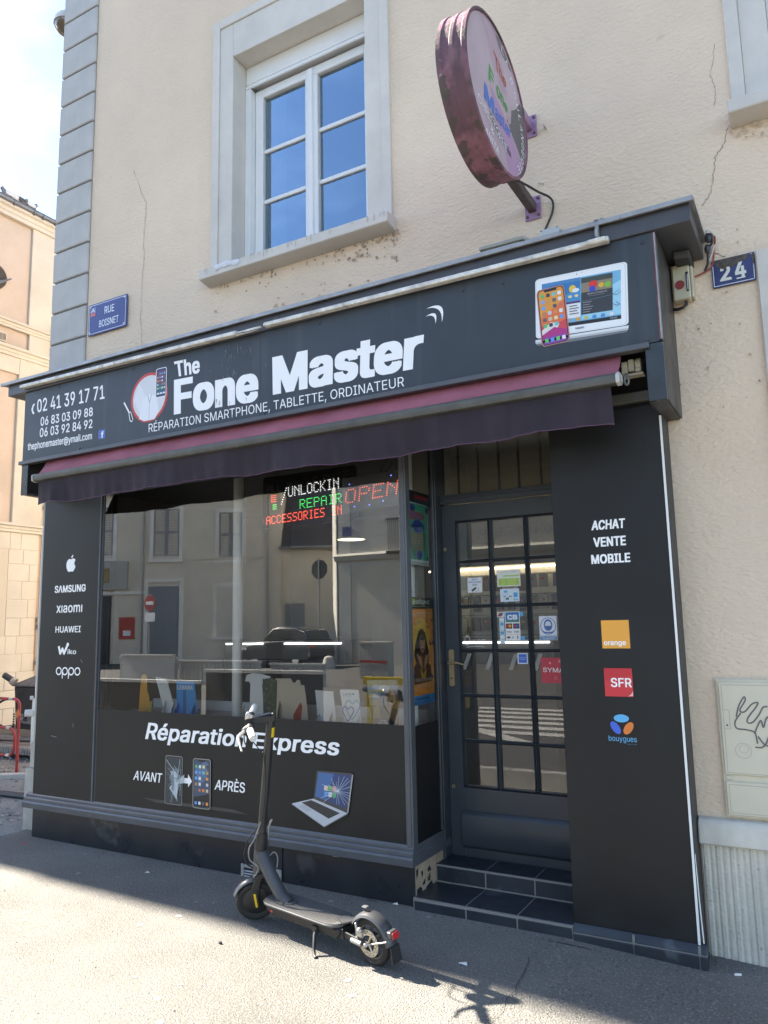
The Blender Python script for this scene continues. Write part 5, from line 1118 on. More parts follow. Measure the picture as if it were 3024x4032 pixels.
# LED boards hanging inside the window
F57 = {'A': '0E11111F111111', 'C': '0E11101010110E', 'E': '1F10101E10101F', 'G': '0E11101713110F', 'I': '0E04040404040E', 'K': '11121418141211', 'L': '1010101010101F', 'M': '111B1515111111', 'N': '11191513111111', 'O': '0E11111111110E', 'P': '1E11111E101010', 'R': '1E11111E141211', 'S': '0F10100E01011E', 'U': '1111111111110E', 'B': '1E11111E11111E', 'H': '1111111F111111', ' ': '00000000000000', '.': '0000000000000C'}
def dots(body, q, mt, r, y):
    """5x7 lamps spelled out over the quad BL,BR,TR,TL at depth y"""
    mm = M(mt); n = len(body)*6-1
    for i, ch in enumerate(body):
        h = F57[ch]
        for j in range(7):
            v = int(h[j*2:j*2+2], 16)
            for k in range(5):
                if v >> (4-k) & 1:
                    (u, w), = skew([((i*6+k+.5)/n, 1-(j+.5)/7)], q); mm.box(u-r, u+r, y-.004, y, w-r, w+r)
    return mm
acr = mat('board_black', (.012, .012, .014), .35); acr2 = mat('board_grey', (.14, .14, .14), .5)
Lw, Lg, Lr, Lb = emit('led_white', (.9, .95, 1), .20), emit('led_green', (.08, .9, .2), .18), emit('led_red', (1, .12, .07), .22), emit('led_blue', (.15, .2, 1), .4)
LY = 4.10
led = thing('led_board', 'wide black LED board with green and red words behind the window', 'LED sign', (-2.9, LY, 2.2))
m = M(acr); m.prism([(p[0], LY, p[1]) for p in rrect(-3.274, 2.205, -2.522, 2.562, .02)], (0, .015, 0)); m.build('board', led)
dots('ALL MOBILE PHONE', ((-3.235, 2.445), (-2.57, 2.478), (-2.57, 2.535), (-3.235, 2.50)), mat('led_off', (.12, .12, .12), .4), .0022, LY).build('led_letters', led)
dots('UNLOCKIN', ((-3.06, 2.405), (-2.65, 2.420), (-2.65, 2.495), (-3.06, 2.475)), Lw, .0024, LY).build('led_letters', led)
dots('REPAIR', ((-2.965, 2.315), (-2.63, 2.325), (-2.63, 2.392), (-2.965, 2.380)), Lg, .0026, LY).build('led_letters', led)
dots('ACCESSORIES IN', ((-3.245, 2.230), (-2.63, 2.250), (-2.63, 2.312), (-3.245, 2.288)), Lr, .0026, LY).build('led_letters', led)
m = M(Lr); [m.box(-3.20+.012*i-.003, -3.20+.012*i+.003, LY-.004, LY, 2.385+.014*j-.003, 2.385+.014*j+.003) for i in range(4) for j in range(4)]; m.use(Lg); [m.box(-3.185+.012*i-.003, -3.185+.012*i+.003, LY-.004, LY, 2.335+.014*j-.003, 2.335+.014*j+.003) for i in range(3) for j in range(3)]; m.use(Lw); [m.box(-3.115-.003+.006*k, -3.115+.003+.006*k, LY-.004, LY, 2.36+.015*k, 2.366+.015*k) for k in range(8)]; m.build('led_symbol', led)
for x in (-3.15, -2.65): m = M(mat('thin_chain', (.1, .1, .1), .4)); m.tube([(x, LY+.007, 2.562), (x, LY+.007, 2.72)], .0018, 5); m.build('hanging_wire', led)
opn = thing('open_sign', 'grey LED board with red dotted word OPEN behind the window', 'LED sign', (-2.42, 4.06, 2.3))
m = M(acr2); m.prism([(p[0], 4.06, p[1]) for p in ((-2.60, 2.245), (-2.165, 2.265), (-2.165, 2.480), (-2.60, 2.475))], (0, .012, 0)); m.build('board', opn)
dots('OPEN', ((-2.585, 2.305), (-2.20, 2.330), (-2.185, 2.425), (-2.575, 2.400)), Lr, .0030, 4.06).build('led_letters', opn)
m = M(Lb)
for u, w in ((-2.545, 2.43), (-2.24, 2.455), (-2.30, 2.30), (-2.40, 2.285), (-2.51, 2.285)): m.box(u-.003, u+.003, 4.056, 4.06, w-.003, w+.003)
m.use(mat('led_off', (.12, .12, .12), .4)); [m.box(-2.56+.026*k, -2.556+.026*k, 4.056, 4.06, 2.452, 2.456) for k in range(13)]; m.build('led_border', opn)
m = M(mat('thin_black_wire', (.015, .015, .015), .4)); m.tube([(-2.32, 4.066, 2.48), (-2.30, 4.066, 2.53), (-2.26, 4.066, 2.56), (-2.235, 4.066, 2.54), (-2.25, 4.066, 2.505), (-2.28, 4.066, 2.482)], .004, 6); m.build('power_lead', opn)
# white poles
for i, (x, y, r) in enumerate(((-3.56, 4.18, .036), (-2.190, 4.18, .031))):
    m = M(mat('white_paint', (.86, .85, .81), .55, var=(5, .08))); m.tube([(x, y, .932), (x, y, 2.72)], r, 18)
    tag(m.build('support_pole'), ('thick white support pole behind the middle of the shop window', 'thinner white support pole behind the posters at the return window')[i], 'pole')
# leaflet stands on the display shelf
def stand(name, label, fn, mtb, pts, cat='leaflet stand', lean=.10, foot=None, group='leaflet stands in the shop window'):
    t = thing(name, label, cat, (sum(p[0] for p in pts)/len(pts), 4.12, .932), group)
    z0 = .933; sh = lambda p, dy=0: (p[0], 4.08+lean*(p[1]-z0)+dy, p[1])
    m = M(mtb); m.prism([sh(p) for p in pts], (0, .004, 0)); m.build('card', t)
    if foot:
        for (a, b, h, c) in foot: m = M(c); m.prism([sh((a, z0)), sh((a+.004, z0+h*.8)), sh((a+(b-a)*.35, z0+h), -.004), (b, 4.03, z0+h*.45), (b, 4.03, z0)], (.003, -.002, 0)); m.build('foot', t)
    if fn:
        d = D((0, 4.08-lean*z0-.0006, 0), (1, 0, 0), (0, lean, 1), (0, -1, 0), .00007); fn(d); d.build('card_print', t)
    return t
wc = mat('white_card', (.86, .86, .86), .5); orc = mat('orange_card', (.85, .42, .06), .5); bec = mat('beige_card', (.68, .58, .44), .6); blc = mat('blue_card', (.05, .36, .82), .45); rdc = mat('red_card', (.60, .08, .04), .5)
stand('leaflet_stand', 'tall orange cut-out leaflet stand, leftmost on the display shelf', None, orc, [(-4.409, .935), (-4.275, .935), (-4.315, 1.06), (-4.34, 1.10), (-4.355, 1.20), (-4.375, 1.215), (-4.412, 1.205)], foot=[(-4.30, -4.22, .10, mat('yellow_card', (.62, .50, .06), .5))])
stand('leaflet_stand', 'plain white leaning leaflet stand right of the orange one', None, wc, [(-4.135, .935), (-4.030, .935), (-4.085, 1.05), (-4.155, 1.184), (-4.268, 1.198), (-4.20, 1.06)], foot=[(-4.15, -4.12, .10, wc), (-4.06, -4.03, .10, wc)])
stand('leaflet_stand', 'bright blue leaflet stand with the white word LEBARA', lambda d: (d.t2('LEBARA', -4.043, 1.113, -3.893, 1.143, WHITE, bold=.03), d.poly([(-3.965, .94), (-3.935, .94), (-3.955, 1.11), (-3.985, 1.11)], (.03, .17, .45))), blc, [(-4.021, .935), (-3.827, .935), (-3.887, 1.170), (-4.059, 1.170)], foot=[(-4.02, -4.0, .09, blc), (-3.87, -3.84, .09, blc)])
stand('leaflet_stand', 'white mushroom shaped leaflet stand behind the scooter handlebar', None, wc, [(-3.37, .935), (-3.239, .935), (-3.282, 1.16), (-3.270, 1.180), (-3.216, 1.178), (-3.214, 1.215), (-3.30, 1.232), (-3.37, 1.235), (-3.418, 1.222), (-3.428, 1.180), (-3.395, 1.180), (-3.380, 1.165)], foot=[(-3.42, -3.40, .10, wc)])
def leafy(d):
    rr = random.Random(5)
    for k in range(60): u = rr.uniform(-3.25, -3.16); v = rr.uniform(.98, 1.20); d.ell(u, v, .012, .008, rr.choice([(.10, .13, .06), (.16, .19, .09), (.06, .09, .05)]), n=6, rot=rr.uniform(0, 3), lv=True)
stand('leaflet', 'dark green leafy leaflet standing between the white and beige stands', leafy, mat('green_card', (.07, .085, .06), .5), [(-3.25, .935), (-3.15, .935), (-3.155, 1.19), (-3.27, 1.20)], cat='leaflet', lean=.06, group='leaflets in the shop window')
stand('leaflet_stand', 'large beige cut-out leaflet stand with an orange tab at its foot', None, bec, [(-3.145, .935), (-2.889, .935), (-2.92, 1.10), (-2.937, 1.164), (-2.965, 1.166), (-2.975, 1.195), (-2.995, 1.197), (-3.012, 1.178), (-3.03, 1.180), (-3.05, 1.206), (-3.175, 1.203)], foot=[(-3.14, -3.10, .13, bec), (-2.95, -2.97, .125, rdc)])
stand('leaflet_stand', 'plain white leaflet stand with a red tab left of the heart card', None, wc, [(-2.814, .935), (-2.676, .935), (-2.714, 1.131), (-2.851, 1.137)], foot=[(-2.81, -2.80, .06, wc), (-2.72, -2.70, .07, rdc)])
def lyca(d):
    d.t2('Lyca', -2.640, 1.112, -2.580, 1.131, (.10, .11, .13), ref='L'); d.t2('Mobile', -2.610, 1.103, -2.577, 1.108, (.3, .3, .3)); d.ell(-2.563, 1.120, .008, .007, (.15, .45, .42), n=10)
    h = lambda cx, cy, s, c: d.line(spl([(cx, cy+.35*s), (cx-.35*s, cy+.6*s), (cx-.62*s, cy+.25*s), (cx-.3*s, cy-.35*s), (cx, cy-.7*s), (cx+.35*s, cy-.3*s), (cx+.62*s, cy+.25*s), (cx+.33*s, cy+.6*s), (cx, cy+.35*s)], 5), .008, c)
    h(-2.565, 1.03, .085, (.20, .45, .58)); h(-2.595, 1.005, .065, (.16, .15, .45))
stand('leaflet_stand', 'white leaflet stand with two overlapping outlined hearts', lyca, wc, [(-2.615, .935), (-2.495, .935), (-2.524, 1.140), (-2.53, 1.146), (-2.657, 1.145), (-2.663, 1.138)], foot=[(-2.61, -2.60, .06, wc), (-2.52, -2.50, .06, wc)])
def zoo(d):
    d.poly([(-2.417, .94), (-2.234, .94), (-2.242, 1.06), (-2.440, 1.06)], (.06, .07, .035)); d.poly([(-2.417, .936), (-2.234, .936), (-2.238, .99), (-2.425, .985)], (.012, .02, .022)); d.poly([(-2.437, 1.06), (-2.242, 1.06), (-2.246, 1.13), (-2.452, 1.13)], (.16, .20, .26)); d.poly([(-2.452, 1.13), (-2.246, 1.13), (-2.250, 1.212), (-2.462, 1.205)], (.20, .32, .48)); d.ell(-2.34, 1.16, .04, .02, (.6, .63, .66))
    br, tan = (.20, .115, .05), (.36, .23, .11)
    d.ell(-2.285, 1.10, .045, .062, br, n=18, rot=.1); d.poly([(-2.33, 1.06), (-2.245, 1.06), (-2.240, .96), (-2.275, .97), (-2.30, 1.0)], br); d.ell(-2.283, 1.10, .024, .034, tan, n=14); d.ell(-2.283, 1.083, .012, .010, (.05, .03, .02), n=8)
    d.ell(-2.385, 1.07, .020, .022, (.33, .22, .08), n=12); d.poly([(-2.405, 1.05), (-2.365, 1.05), (-2.36, .985), (-2.415, .98)], (.27, .18, .07)); d.rect(-2.445, 1.135, -2.345, 1.150, (.5, .42, .12)); d.t2('LES LÉGENDES', -2.440, 1.118, -2.362, 1.128, WHITE, bold=.02); d.t2("DE L'AFRIQUE", -2.440, 1.104, -2.368, 1.114, WHITE, bold=.02)
    d.t2('ZOO FLÈCHE', -2.450, 1.172, -2.262, 1.196, (.5, .48, .2), bold=-.01); d.t2('OUVERT', -2.365, .966, -2.315, .974, (.7, .7, .66), bold=.02); d.t2("TOUTE L'ANNÉE", -2.385, .953, -2.297, .961, (.7, .7, .66), bold=.02)
stand('leaflet', 'safari park leaflet with a lion and a cheetah, rightmost on the shelf', zoo, mat('leaflet_back', (.3, .32, .32), .4), [(-2.417, .935), (-2.234, .935), (-2.248, 1.212), (-2.463, 1.206)], cat='leaflet', lean=.06, group='leaflets in the shop window')

# inside: lit counter edges, pendant lamp, slat wall with phone accessories
for i, (a, b) in enumerate(((-5.25, -4.78), (-4.52, -3.87), (-2.90, -1.90))):
    m = M(emit('led_strip', (.9, .95, 1), .7)); m.box(a, b, 5.985, 5.995, 1.368, 1.382); m.use(mat('counter', (.10, .10, .10), .4)).box(a-.03, b+.03, 5.997, 6.5, .16, 1.40)
    tag(m.build('counter'), 'dark shop counter with a lit white edge, ' + ('leftmost through the window', 'middle one behind the white pole', 'right one seen through the door')[i], 'counter')
pl_ = thing('pendant_lamp', 'lit pendant lamp with a wide shade seen through the window', 'lamp', (-3.72, 6, 2.3))
m = M(mat('lamp_shade', (.30, .31, .31), .4)); m.lathe([(.012, .40), (.014, .10), (.05, .085), (.105, .045), (.132, .0)], (-3.72, 5.95, 2.32), (0, 0, 1), 28); m.build('shade', pl_)
m = M(emit('lamp_glow', (1, .88, .55), .5)); m.lathe([(.0, .004), (.128, .004)], (-3.72, 5.95, 2.318), (0, 0, 1), 28); m.build('glowing_disc', pl_)
sw = thing('slat_wall', 'pale slat wall hung with phone accessories behind the door', 'display wall', (-2.2, 6.3, 1.2))
m = M(mat('slat_board', (.55, .53, .48), .5, var=(3, .08))); m.box(-3.2, -1.2, 6.55, 6.58, 1.0, 2.05)
m.build('board', sw)
m = M(emit('warm_strip', (1, .86, .6), 1.2)); m.box(-3.2, -1.2, 6.50, 6.515, 2.015, 2.03); m.build('light_strip', sw)
m = M(mat('slat_groove', (.25, .24, .22), .6))
for z in (1.25, 1.42, 1.60, 1.78, 1.96): m.box(-3.2, -1.2, 6.545, 6.5495, z, z+.008)
m.build('groove', sw)
rr = random.Random(17); cs = [(.02, .02, .022), (.10, .03, .03), (.05, .05, .06), (.30, .29, .27), (.03, .05, .12), (.14, .07, .05), (.45, .44, .42)]
nacc = 0
for zt in (1.95, 1.77, 1.58):
    x = -3.1
    while x < -1.3:
        w = rr.uniform(.05, .085); h = rr.uniform(.10, .14); c = rr.choice(cs)
        m = M(mat('accessory_%d' % cs.index(c), c, .4)); m.box(x, x+w, 6.47, 6.50, zt-h, zt)
        if rr.random() < .4: m.use(mat('accessory_tag', (.6, .06, .04), .4)).box(x+w*.3, x+w*.6, 6.466, 6.469, zt-h*.45, zt-h*.25)
        m.use(galv_m).box(x+w*.45, x+w*.55, 6.45, 6.546, zt+.004, zt+.010)
        o = m.build('accessory'); x += w+rr.uniform(.02, .06); nacc += 1
        tag(o, ('black', 'dark red', 'dark grey', 'grey', 'navy', 'brown', 'pale')[cs.index(c)]+' phone accessory box hanging in the '+{1.95: 'top', 1.77: 'middle', 1.58: 'lower'}[zt]+' row of the slat wall', 'accessory', 'phone accessories on the slat wall')
# phone display cards on the counter beyond the door
for k in range(5):
    x = -2.80+.20*k; m = M(mat('dark_card', (.09, .09, .095), .4)); m.prism([(x, 5.80, 1.16), (x+.07, 5.80, 1.16), (x+.10, 5.86, 1.30), (x+.03, 5.86, 1.30)], (0, .01, 0)); m.use(wc).prism([(x+.02, 5.793, 1.165), (x+.055, 5.793, 1.165), (x+.085, 5.852, 1.29), (x+.05, 5.852, 1.29)], (0, .006, 0))
    tag(m.build('phone_display'), 'slanted phone display card on the lit counter, '+('leftmost', 'second from left', 'middle one', 'second from right', 'rightmost')[k]+' of five', 'display card', 'phone display cards')

# ------------------------------------------------------------------ parked electric scooter
uX = Vector((-.9778, .2095, 0)); uL = Vector((-.2095, -.9778, 0))
SM = Matrix.Translation((-1.925, 3.235, 0)) @ Matrix((uX, uL, Vector((0, 0, 1)))).transposed().to_4x4() @ Matrix.Rotation(R_(-6.0), 4, 'X')
AX = Vector((-.24, 0, .971)).normalized(); A0 = Vector((.845, 0, .107))
ST = SM @ Matrix.Translation(A0) @ Matrix.Rotation(R_(50), 4, AX) @ Matrix.Translation(-A0)
axp = lambda z: Vector((.845-.247*(z-.107), 0, z))
sc = thing('electric_scooter', 'dark grey electric kick scooter parked on its stand before the shop window', 'scooter', (-2.3, 3.3, 0))
gm = mat('scooter_grey', (.075, .077, .082), .38, var=(12, .1), rvar=.06, metal=.25)
bk = mat('scooter_black', (.018, .018, .019), .5, var=(20, .2)); rub = mat('tyre_rubber', (.020, .019, .018), .75, var=(30, .35), bump=(120, .3, .002))
dk = mat('deck_rubber', (.090, .088, .086), .8, var=(14, .15), bump=(200, .3, .001)); alu = mat('scooter_alu', (.42, .42, .41), .35, metal=.7, var=(20, .15))
yel = mat('yellow_reflector', (.75, .50, .02), .4); redr = mat('red_reflector', (.55, .02, .02), .25); gripm = mat('pale_grip', (.56, .55, .52), .55, var=(40, .1), bump=(300, .3, .001))
TY = [(.076, -.017), (.092, -.022), (.102, -.017), (.1065, -.008), (.108, 0), (.1065, .008), (.102, .017), (.092, .022), (.076, .017)]
def sm(mm, name, par, T=SM, **k): mm.xf(T); return mm.build(name, par, **k)
fw = M(bk); fw.lathe([(0, -.020), (.060, -.020), (.072, -.014), (.078, -.016), (.078, .016), (.072, .014), (.060, .020), (0, .020)], A0, (0, 1, 0), 36)
fwo = sm(fw, 'front_wheel', sc, ST)
t = M(rub); t.lathe(TY, A0, (0, 1, 0), 44)
for k in range(30):
    a = 2*math.pi*k/30
    for s in (-1, 1): p = A0+Vector((math.cos(a)*.1045, s*.012, math.sin(a)*.1045)); q = A0+Vector((math.cos(a+.06)*.1005, s*.0195, math.sin(a+.06)*.1005)); t.tube([p, q], .0016, 4)
sm(t, 'tyre', fwo, ST)
m = M(bk)
for s in (-1, 1):
    m.prism([(.845-.017, s*.030, .085), (.845+.019, s*.030, .085), (.845+.010, s*.033, .20), (.822, s*.036, .26), (.780, s*.036, .26), (.808, s*.033, .20)], (0, s*.012, 0))
m.box(.772, .832, -.046, .046, .238, .268); sm(m, 'fork', sc, ST, bevel=.006)
for s in (-1, 1):
    m = M(bk); m.prism([(p[0], s*.042, p[1]) for p in rrect(.826, .082, .860, .185, .014)], (0, s*.008, 0)); cov = sm(m, 'fork_cover', sc, ST, bevel=.003)
    m = M(yel); m.prism([(p[0], s*.0502, p[1]) for p in rrect(.838, .095, .849, .172, .005)], (0, s*.002, 0)); sm(m, 'reflector', cov, ST)
m = M(gm); m.lathe([(.118, -.028), (.124, -.020), (.127, 0), (.124, .020), (.118, .028), (.1165, .024), (.122, 0), (.1165, -.024), (.118, -.028)], A0, (0, -1, 0), 20, R_(28), R_(128), (1, 0, 0)); sm(m, 'front_fender', sc, ST)
# fixed head, neck tube and deck
m = M(gm); m.tube([(.575, 0, .140), (.63, 0, .168), (.70, 0, .25), (.765, 0, .345), tuple(axp(.375)+Vector((.0, 0, 0)))], [.030, .033, .034, .037, .030], 16); m.tube([tuple(axp(.262)), tuple(axp(.385))], [.031, .033], 18); sm(m, 'neck_tube', sc)
m = M(bk); m.tube([tuple(axp(.386)), tuple(axp(.40)), tuple(axp(.455)), tuple(axp(.475))], [.034, .034, .031, .027], 16); m.box(.73, .80, -.010, .012, .40, .45)
sm(m, 'folding_joint', sc, ST, bevel=.002)
m = M(alu); m.tube([(.735, .0, .425), (.722, .0, .45), (.716, .0, .49), (.700, .0, .522), (.690, .0, .53)], [.006, .005, .0045, .007, .006], 8); sm(m, 'folding_lever', sc, ST)
OUT = []
for k in range(9): a = R_(-90+180*k/8); OUT.append((.665+.072*math.cos(a), .076*math.sin(a)))
OUT += [(.24, .078), (.20, .072), (.175, .052), (.16, .03), (.16, -.03), (.175, -.052), (.20, -.072), (.24, -.078)]
m = M(gm); m.prism([(x, y, .139) for x, y in OUT], (0, 0, .015)); deck = sm(m, 'deck', sc, bevel=.004)
m = M(dk); IN = [(.17+(x-.17)*.975+.005, y*.93) for x, y in OUT]; m.prism([(x, y, .1542) for x, y in IN], (0, 0, .0022))
for k in range(40): x = .205+.0125*k; m.prism([(x, -.066, .1563), (x+.005, -.066, .1563), (x+.0042, -.066, .1575), (x+.0008, -.066, .1575)], (0, .132, 0)) if x < .70 else None
sm(m, 'deck_mat', deck)
m = M(mat('deck_inset', (.052, .052, .055), .55)); m.prism([(p[0], p[1], .1579) for p in rrect(.525, -.034, .625, .034, .030)], (0, 0, .002)); sm(m, 'deck_inset', deck)
m = M(bk); m.prism([(.185, -.052, .085), (.66, -.055, .085), (.695, -.048, .105), (.70, -.045, .1385), (.17, -.048, .1385), (.165, -.045, .11)], (0, .104, 0)); bb = sm(m, 'battery_box', sc, bevel=.008)
m = M(mat('pale_sticker', (.18, .175, .165), .5)); m.box(.36, .52, .0495, .0505, .098, .134); m.use(redr).box(.648, .663, .050, .056, .105, .135); sm(m, 'side_sticker', bb)
m = M(bk); m.tube([(.325, .050, .100), (.315, .075, .085), (.295, .104, .040), (.275, .122, .018), (.258, .128, .0155)], [.011, .0095, .008, .007, .009], 10); m.box(.31, .345, .040, .066, .088, .118); sm(m, 'kick_stand', sc, bevel=.001)
# rear wheel
RW = Vector((0, 0, .107))
m = M(mat('rim_grey', (.13, .125, .12), .4, metal=.3))
m.lathe([(.080, -.014), (.070, -.012), (.069, 0), (.070, .012), (.080, .014)], RW, (0, 1, 0), 40); m.lathe([(0, -.022), (.020, -.022), (.022, 0), (.020, .024), (0, .024)], RW, (0, 1, 0), 20)
for k in range(6): a = 2*math.pi*k/6+.3; m.tube([RW+Vector((math.cos(a)*.018, 0, math.sin(a)*.018)), RW+Vector((math.cos(a+.1)*.072, 0, math.sin(a+.1)*.072))], [.010, .007], 6)
rw = sm(m, 'rear_wheel', sc)
t = M(rub); t.lathe(TY, RW, (0, 1, 0), 44); sm(t, 'tyre', rw)
m = M(mat('disc_steel', (.46, .43, .36), .35, metal=.7, var=(20, .15))); m.lathe([(.036, .030), (.060, .030), (.060, .0325), (.036, .0325), (.036, .030)], RW, (0, 1, 0), 36)
for k in range(3): a = 2*math.pi*k/3; m.tube([RW+Vector((0, .031, 0)), RW+Vector((math.cos(a)*.038, .031, math.sin(a)*.038))], .005, 6)
m.use(dark_m)
for k in range(24): a = 2*math.pi*k/24; r = .043 if k % 2 else .053; c = RW+Vector((math.cos(a)*r, .0326, math.sin(a)*r)); m.cyl(c, c+Vector((0, .0006, 0)), .0028, 6)
sm(m, 'brake_disc', rw)
m = M(bk); m.prism([(.165, .030, .098), (.165, .030, .128), (.02, .040, .120), (-.008, .042, .114), (-.008, .042, .098), (.02, .040, .095)], (0, .008, 0)); m.prism([(.165, -.038, .098), (.165, -.038, .128), (.02, -.048, .120), (-.008, -.050, .114), (-.008, -.050, .098), (.02, -.048, .095)], (0, .008, 0)); m.box(.15, .185, -.045, .045, .09, .138); sm(m, 'rear_arm', sc, bevel=.002)
m = M(alu); m.tube([(.085, .056, .112), (.022, .056, .108)], [.0115, .0115], 12); m.ball((0, .050, .107), .011, 10, 7); m.box(.015, .045, .040, .058, .138, .162); m.ball((.030, .052, .165), .014, 10, 7); m.tube([(.056, .046, .125), (.050, .050, .165), (.060, .045, .190)], .006, 8); sm(m, 'brake_caliper', sc, bevel=.002)
m = M(gm); CS = [(.112, -.036), (.122, -.030), (.128, -.014), (.129, 0), (.128, .014), (.122, .030), (.112, .036), (.1105, .032), (.1245, .0), (.1105, -.032), (.112, -.036)]
m.lathe(CS, RW, (0, -1, 0), 26, R_(35), R_(176), (1, 0, 0)); m.prism([(.10, -.030, .176), (.15, -.040, .158), (.205, -.018, .157), (.205, .018, .157), (.15, .040, .158), (.10, .030, .176)], (0, 0, .007)); rf = sm(m, 'rear_fender', sc)
m = M(bk); m.prism([(-.128, -.030, .118), (-.128, .030, .118), (-.138, .034, .045), (-.138, -.034, .045)], (-.006, 0, 0)); sm(m, 'mud_flap', rf, bevel=.002)
m = M(gm); m.prism([(-.110, y, z) for y, z in ((-.026, .150), (.026, .150), (.024, .182), (-.024, .182))], (-.026, 0, 0)); m.use(redr).prism([(-.137, p[0], p[1]) for p in rrect(-.023, .148, .023, .180, .008)], (-.010, 0, 0)); sm(m, 'tail_light', rf, bevel=.004)
m = M(alu); m.tube([(0, .050, .107), (-.060, .047, .126), (-.118, .036, .142)], .0035, 8); sm(m, 'fender_stay', rf)
m = M(bk); m.tube([(.032, 0, .232), (.036, 0, .250)], .005, 8); m.use(alu).box(.018, .046, -.010, .010, .248, .254); sm(m, 'fender_hook', rf, bevel=.001)
# stem, bar head, handlebar
m = M(mat('stem_black', (.034, .034, .036), .33, metal=.2, var=(9, .15))); m.tube([tuple(axp(.47)), tuple(axp(1.085))], [.024, .0225], 20); stem = sm(m, 'stem', sc, ST)
m = M(yel); q0, q1 = axp(.985), axp(1.035); m.lathe([(.0236, 0), (.0236, .052)], q0, AX, 14, R_(110), R_(250), (1, 0, 0)); sm(m, 'yellow_sticker', stem, ST)
m = M(bk); m.prism([(.585, z0, z1) for z0, z1 in ((-.022, 1.065), (.022, 1.065), (.020, 1.097), (-.020, 1.097))], (.135, 0, .012)); m.box(.695, .735, -.026, .026, 1.035, 1.108); m.use(mat('display_gloss', (.01, .011, .013), .08)).box(.60, .70, -.016, .016, 1.102, 1.107); m.use(alu).box(.588, .60, -.012, .012, 1.099, 1.103); sm(m, 'bar_head', stem, ST, bevel=.003)
HB = (.715, 1.078)
m = M(bk); m.tube([(HB[0]-.02, .205, HB[1]), (HB[0], .08, HB[1]), (HB[0], -.08, HB[1]), (HB[0]-.02, -.205, HB[1])], .0125, 12); hb = sm(m, 'handlebar', sc, ST)
for s in (-1, 1):
    m = M(gripm); m.tube([(HB[0]-.0035, s*.105, HB[1]), (HB[0]-.005, s*.112, HB[1]), (HB[0]-.020, s*.208, HB[1]), (HB[0]-.021, s*.222, HB[1])], [.0155, .018, .018, .0165], 16); sm(m, 'grip', hb, ST)
    m = M(bk); m.tube([(HB[0]-.002, s*.078, HB[1]), (HB[0]-.0035, s*.102, HB[1])], [.022, .021], 14); sm(m, 'bar_clamp', hb, ST)
m = M(alu); m.tube([(HB[0]+.018, .085, HB[1]-.006), (HB[0]+.045, .105, HB[1]-.012), (HB[0]+.058, .135, HB[1]-.018), (HB[0]+.050, .185, HB[1]-.034), (HB[0]+.042, .225, HB[1]-.050)], [.010, .010, .008, .006, .0055], 8); m.tube([(HB[0]+.01, .06, HB[1]), (HB[0]+.03, .085, HB[1]-.004)], .013, 10); sm(m, 'brake_lever', hb, ST)
m = M(alu); m.lathe([(.0, .016), (.010, .014), (.016, .004), (.017, -.004), (0, -.006)], (HB[0]+.005, -.055, HB[1]+.022), (0, 0, 1), 14); sm(m, 'bell', hb, ST)
cab = mat('grey_cable', (.20, .20, .20), .45)
m = M(bk); m.tube(spl3([(HB[0]+.03, .06, HB[1]-.02), (HB[0]+.035, .055, HB[1]-.09), (HB[0]-.03, .03, HB[1]-.16), (.672, .022, .90), (.70, .026, .70), (.748, .026, .53)]), .0032, 6); m.tube(spl3([(HB[0]+.02, -.05, HB[1]-.02), (HB[0]+.02, -.03, HB[1]-.08), (HB[0]-.035, .028, HB[1]-.16)]), .003, 6); sm(m, 'brake_cable', sc, ST)
m = M(cab); m.tube(spl3([(.748, .030, .545), (.790, .036, .47), (.83, .042, .42), (.835, .045, .36), (.80, .050, .315), (.815, .050, .28), (.835, .045, .262)]), .0036, 6); m.use(bk).tube([(.752, .020, .53), (.83, .02, .46), (.865, .015, .38), (.86, .01, .32), (.82, .0, .275)], .0036, 6); sm(m, 'loop_cable', sc, ST)
m = M(cab); m.tube(spl3([(.745, -.03, .34), (.735, -.055, .355), (.715, -.06, .33), (.71, -.045, .28)]), .0034, 6); sm(m, 'loop_cable', sc)

# ------------------------------------------------------------------ small things on the pavement
m = M(mat('cigarette_paper', (.75, .74, .72), .8)); m.tube([(-.478, 3.925, gz(-.47, 3.9)+.006), (-.452, 3.937, gz(-.47, 3.9)+.006)], .0055, 10); tag(m.build('cigarette_end'), 'white cigarette end lying by the ribbed stone plinth', 'litter')
m = M(mat('dry_leaf', (.34, .25, .16), .8)); m.poly([(-2.42, 3.925, .004), (-2.385, 3.917, .010), (-2.335, 3.916, .012), (-2.305, 3.922, .006), (-2.335, 3.932, .005), (-2.385, 3.933, .004)]); tag(m.build('dry_leaf'), 'long dry brown leaf lying under the shop base', 'leaf')
wpm = mat('paper_scrap', (.70, .70, .70), .8)
for lb, pts in (('small white paper scrap beside the corner of the shop base', [(-2.215, 3.925), (-2.195, 3.915), (-2.182, 3.922), (-2.190, 3.936)]), ('crumpled white scrap in front of the lower tiled step', [(-1.585, 3.41), (-1.565, 3.398), (-1.54, 3.405), (-1.55, 3.42)]), ('pale paper scrap on the shaded pavement left of the scooter', [(-3.90, 3.70), (-3.878, 3.695), (-3.872, 3.712), (-3.89, 3.716)])):
    m = M(wpm); z = gz(pts[0][0], 3); m.prism([(x, y, z+.003+.006*(k % 2)) for k, (x, y) in enumerate(pts)], (0, 0, .004)); tag(m.build('paper_scrap'), lb, 'litter', 'paper scraps on the pavement')
m = M(mat('dark_pebble', (.03, .03, .03), .8)); m.ball((-2.723, 3.086, .006), .009, 8, 6, (1.4, .8, .8)); tag(m.build('dark_pebble'), 'small dark chip on the sunlit pavement left of the scooter', 'litter')
d = D((0, 0, 0), (1, 0, 0), (0, 1, 0), (0, 0, 1), .00002); d.L = 60; rr = random.Random(31); gum = mat('gum_spot', (.30, .29, .27), .9)
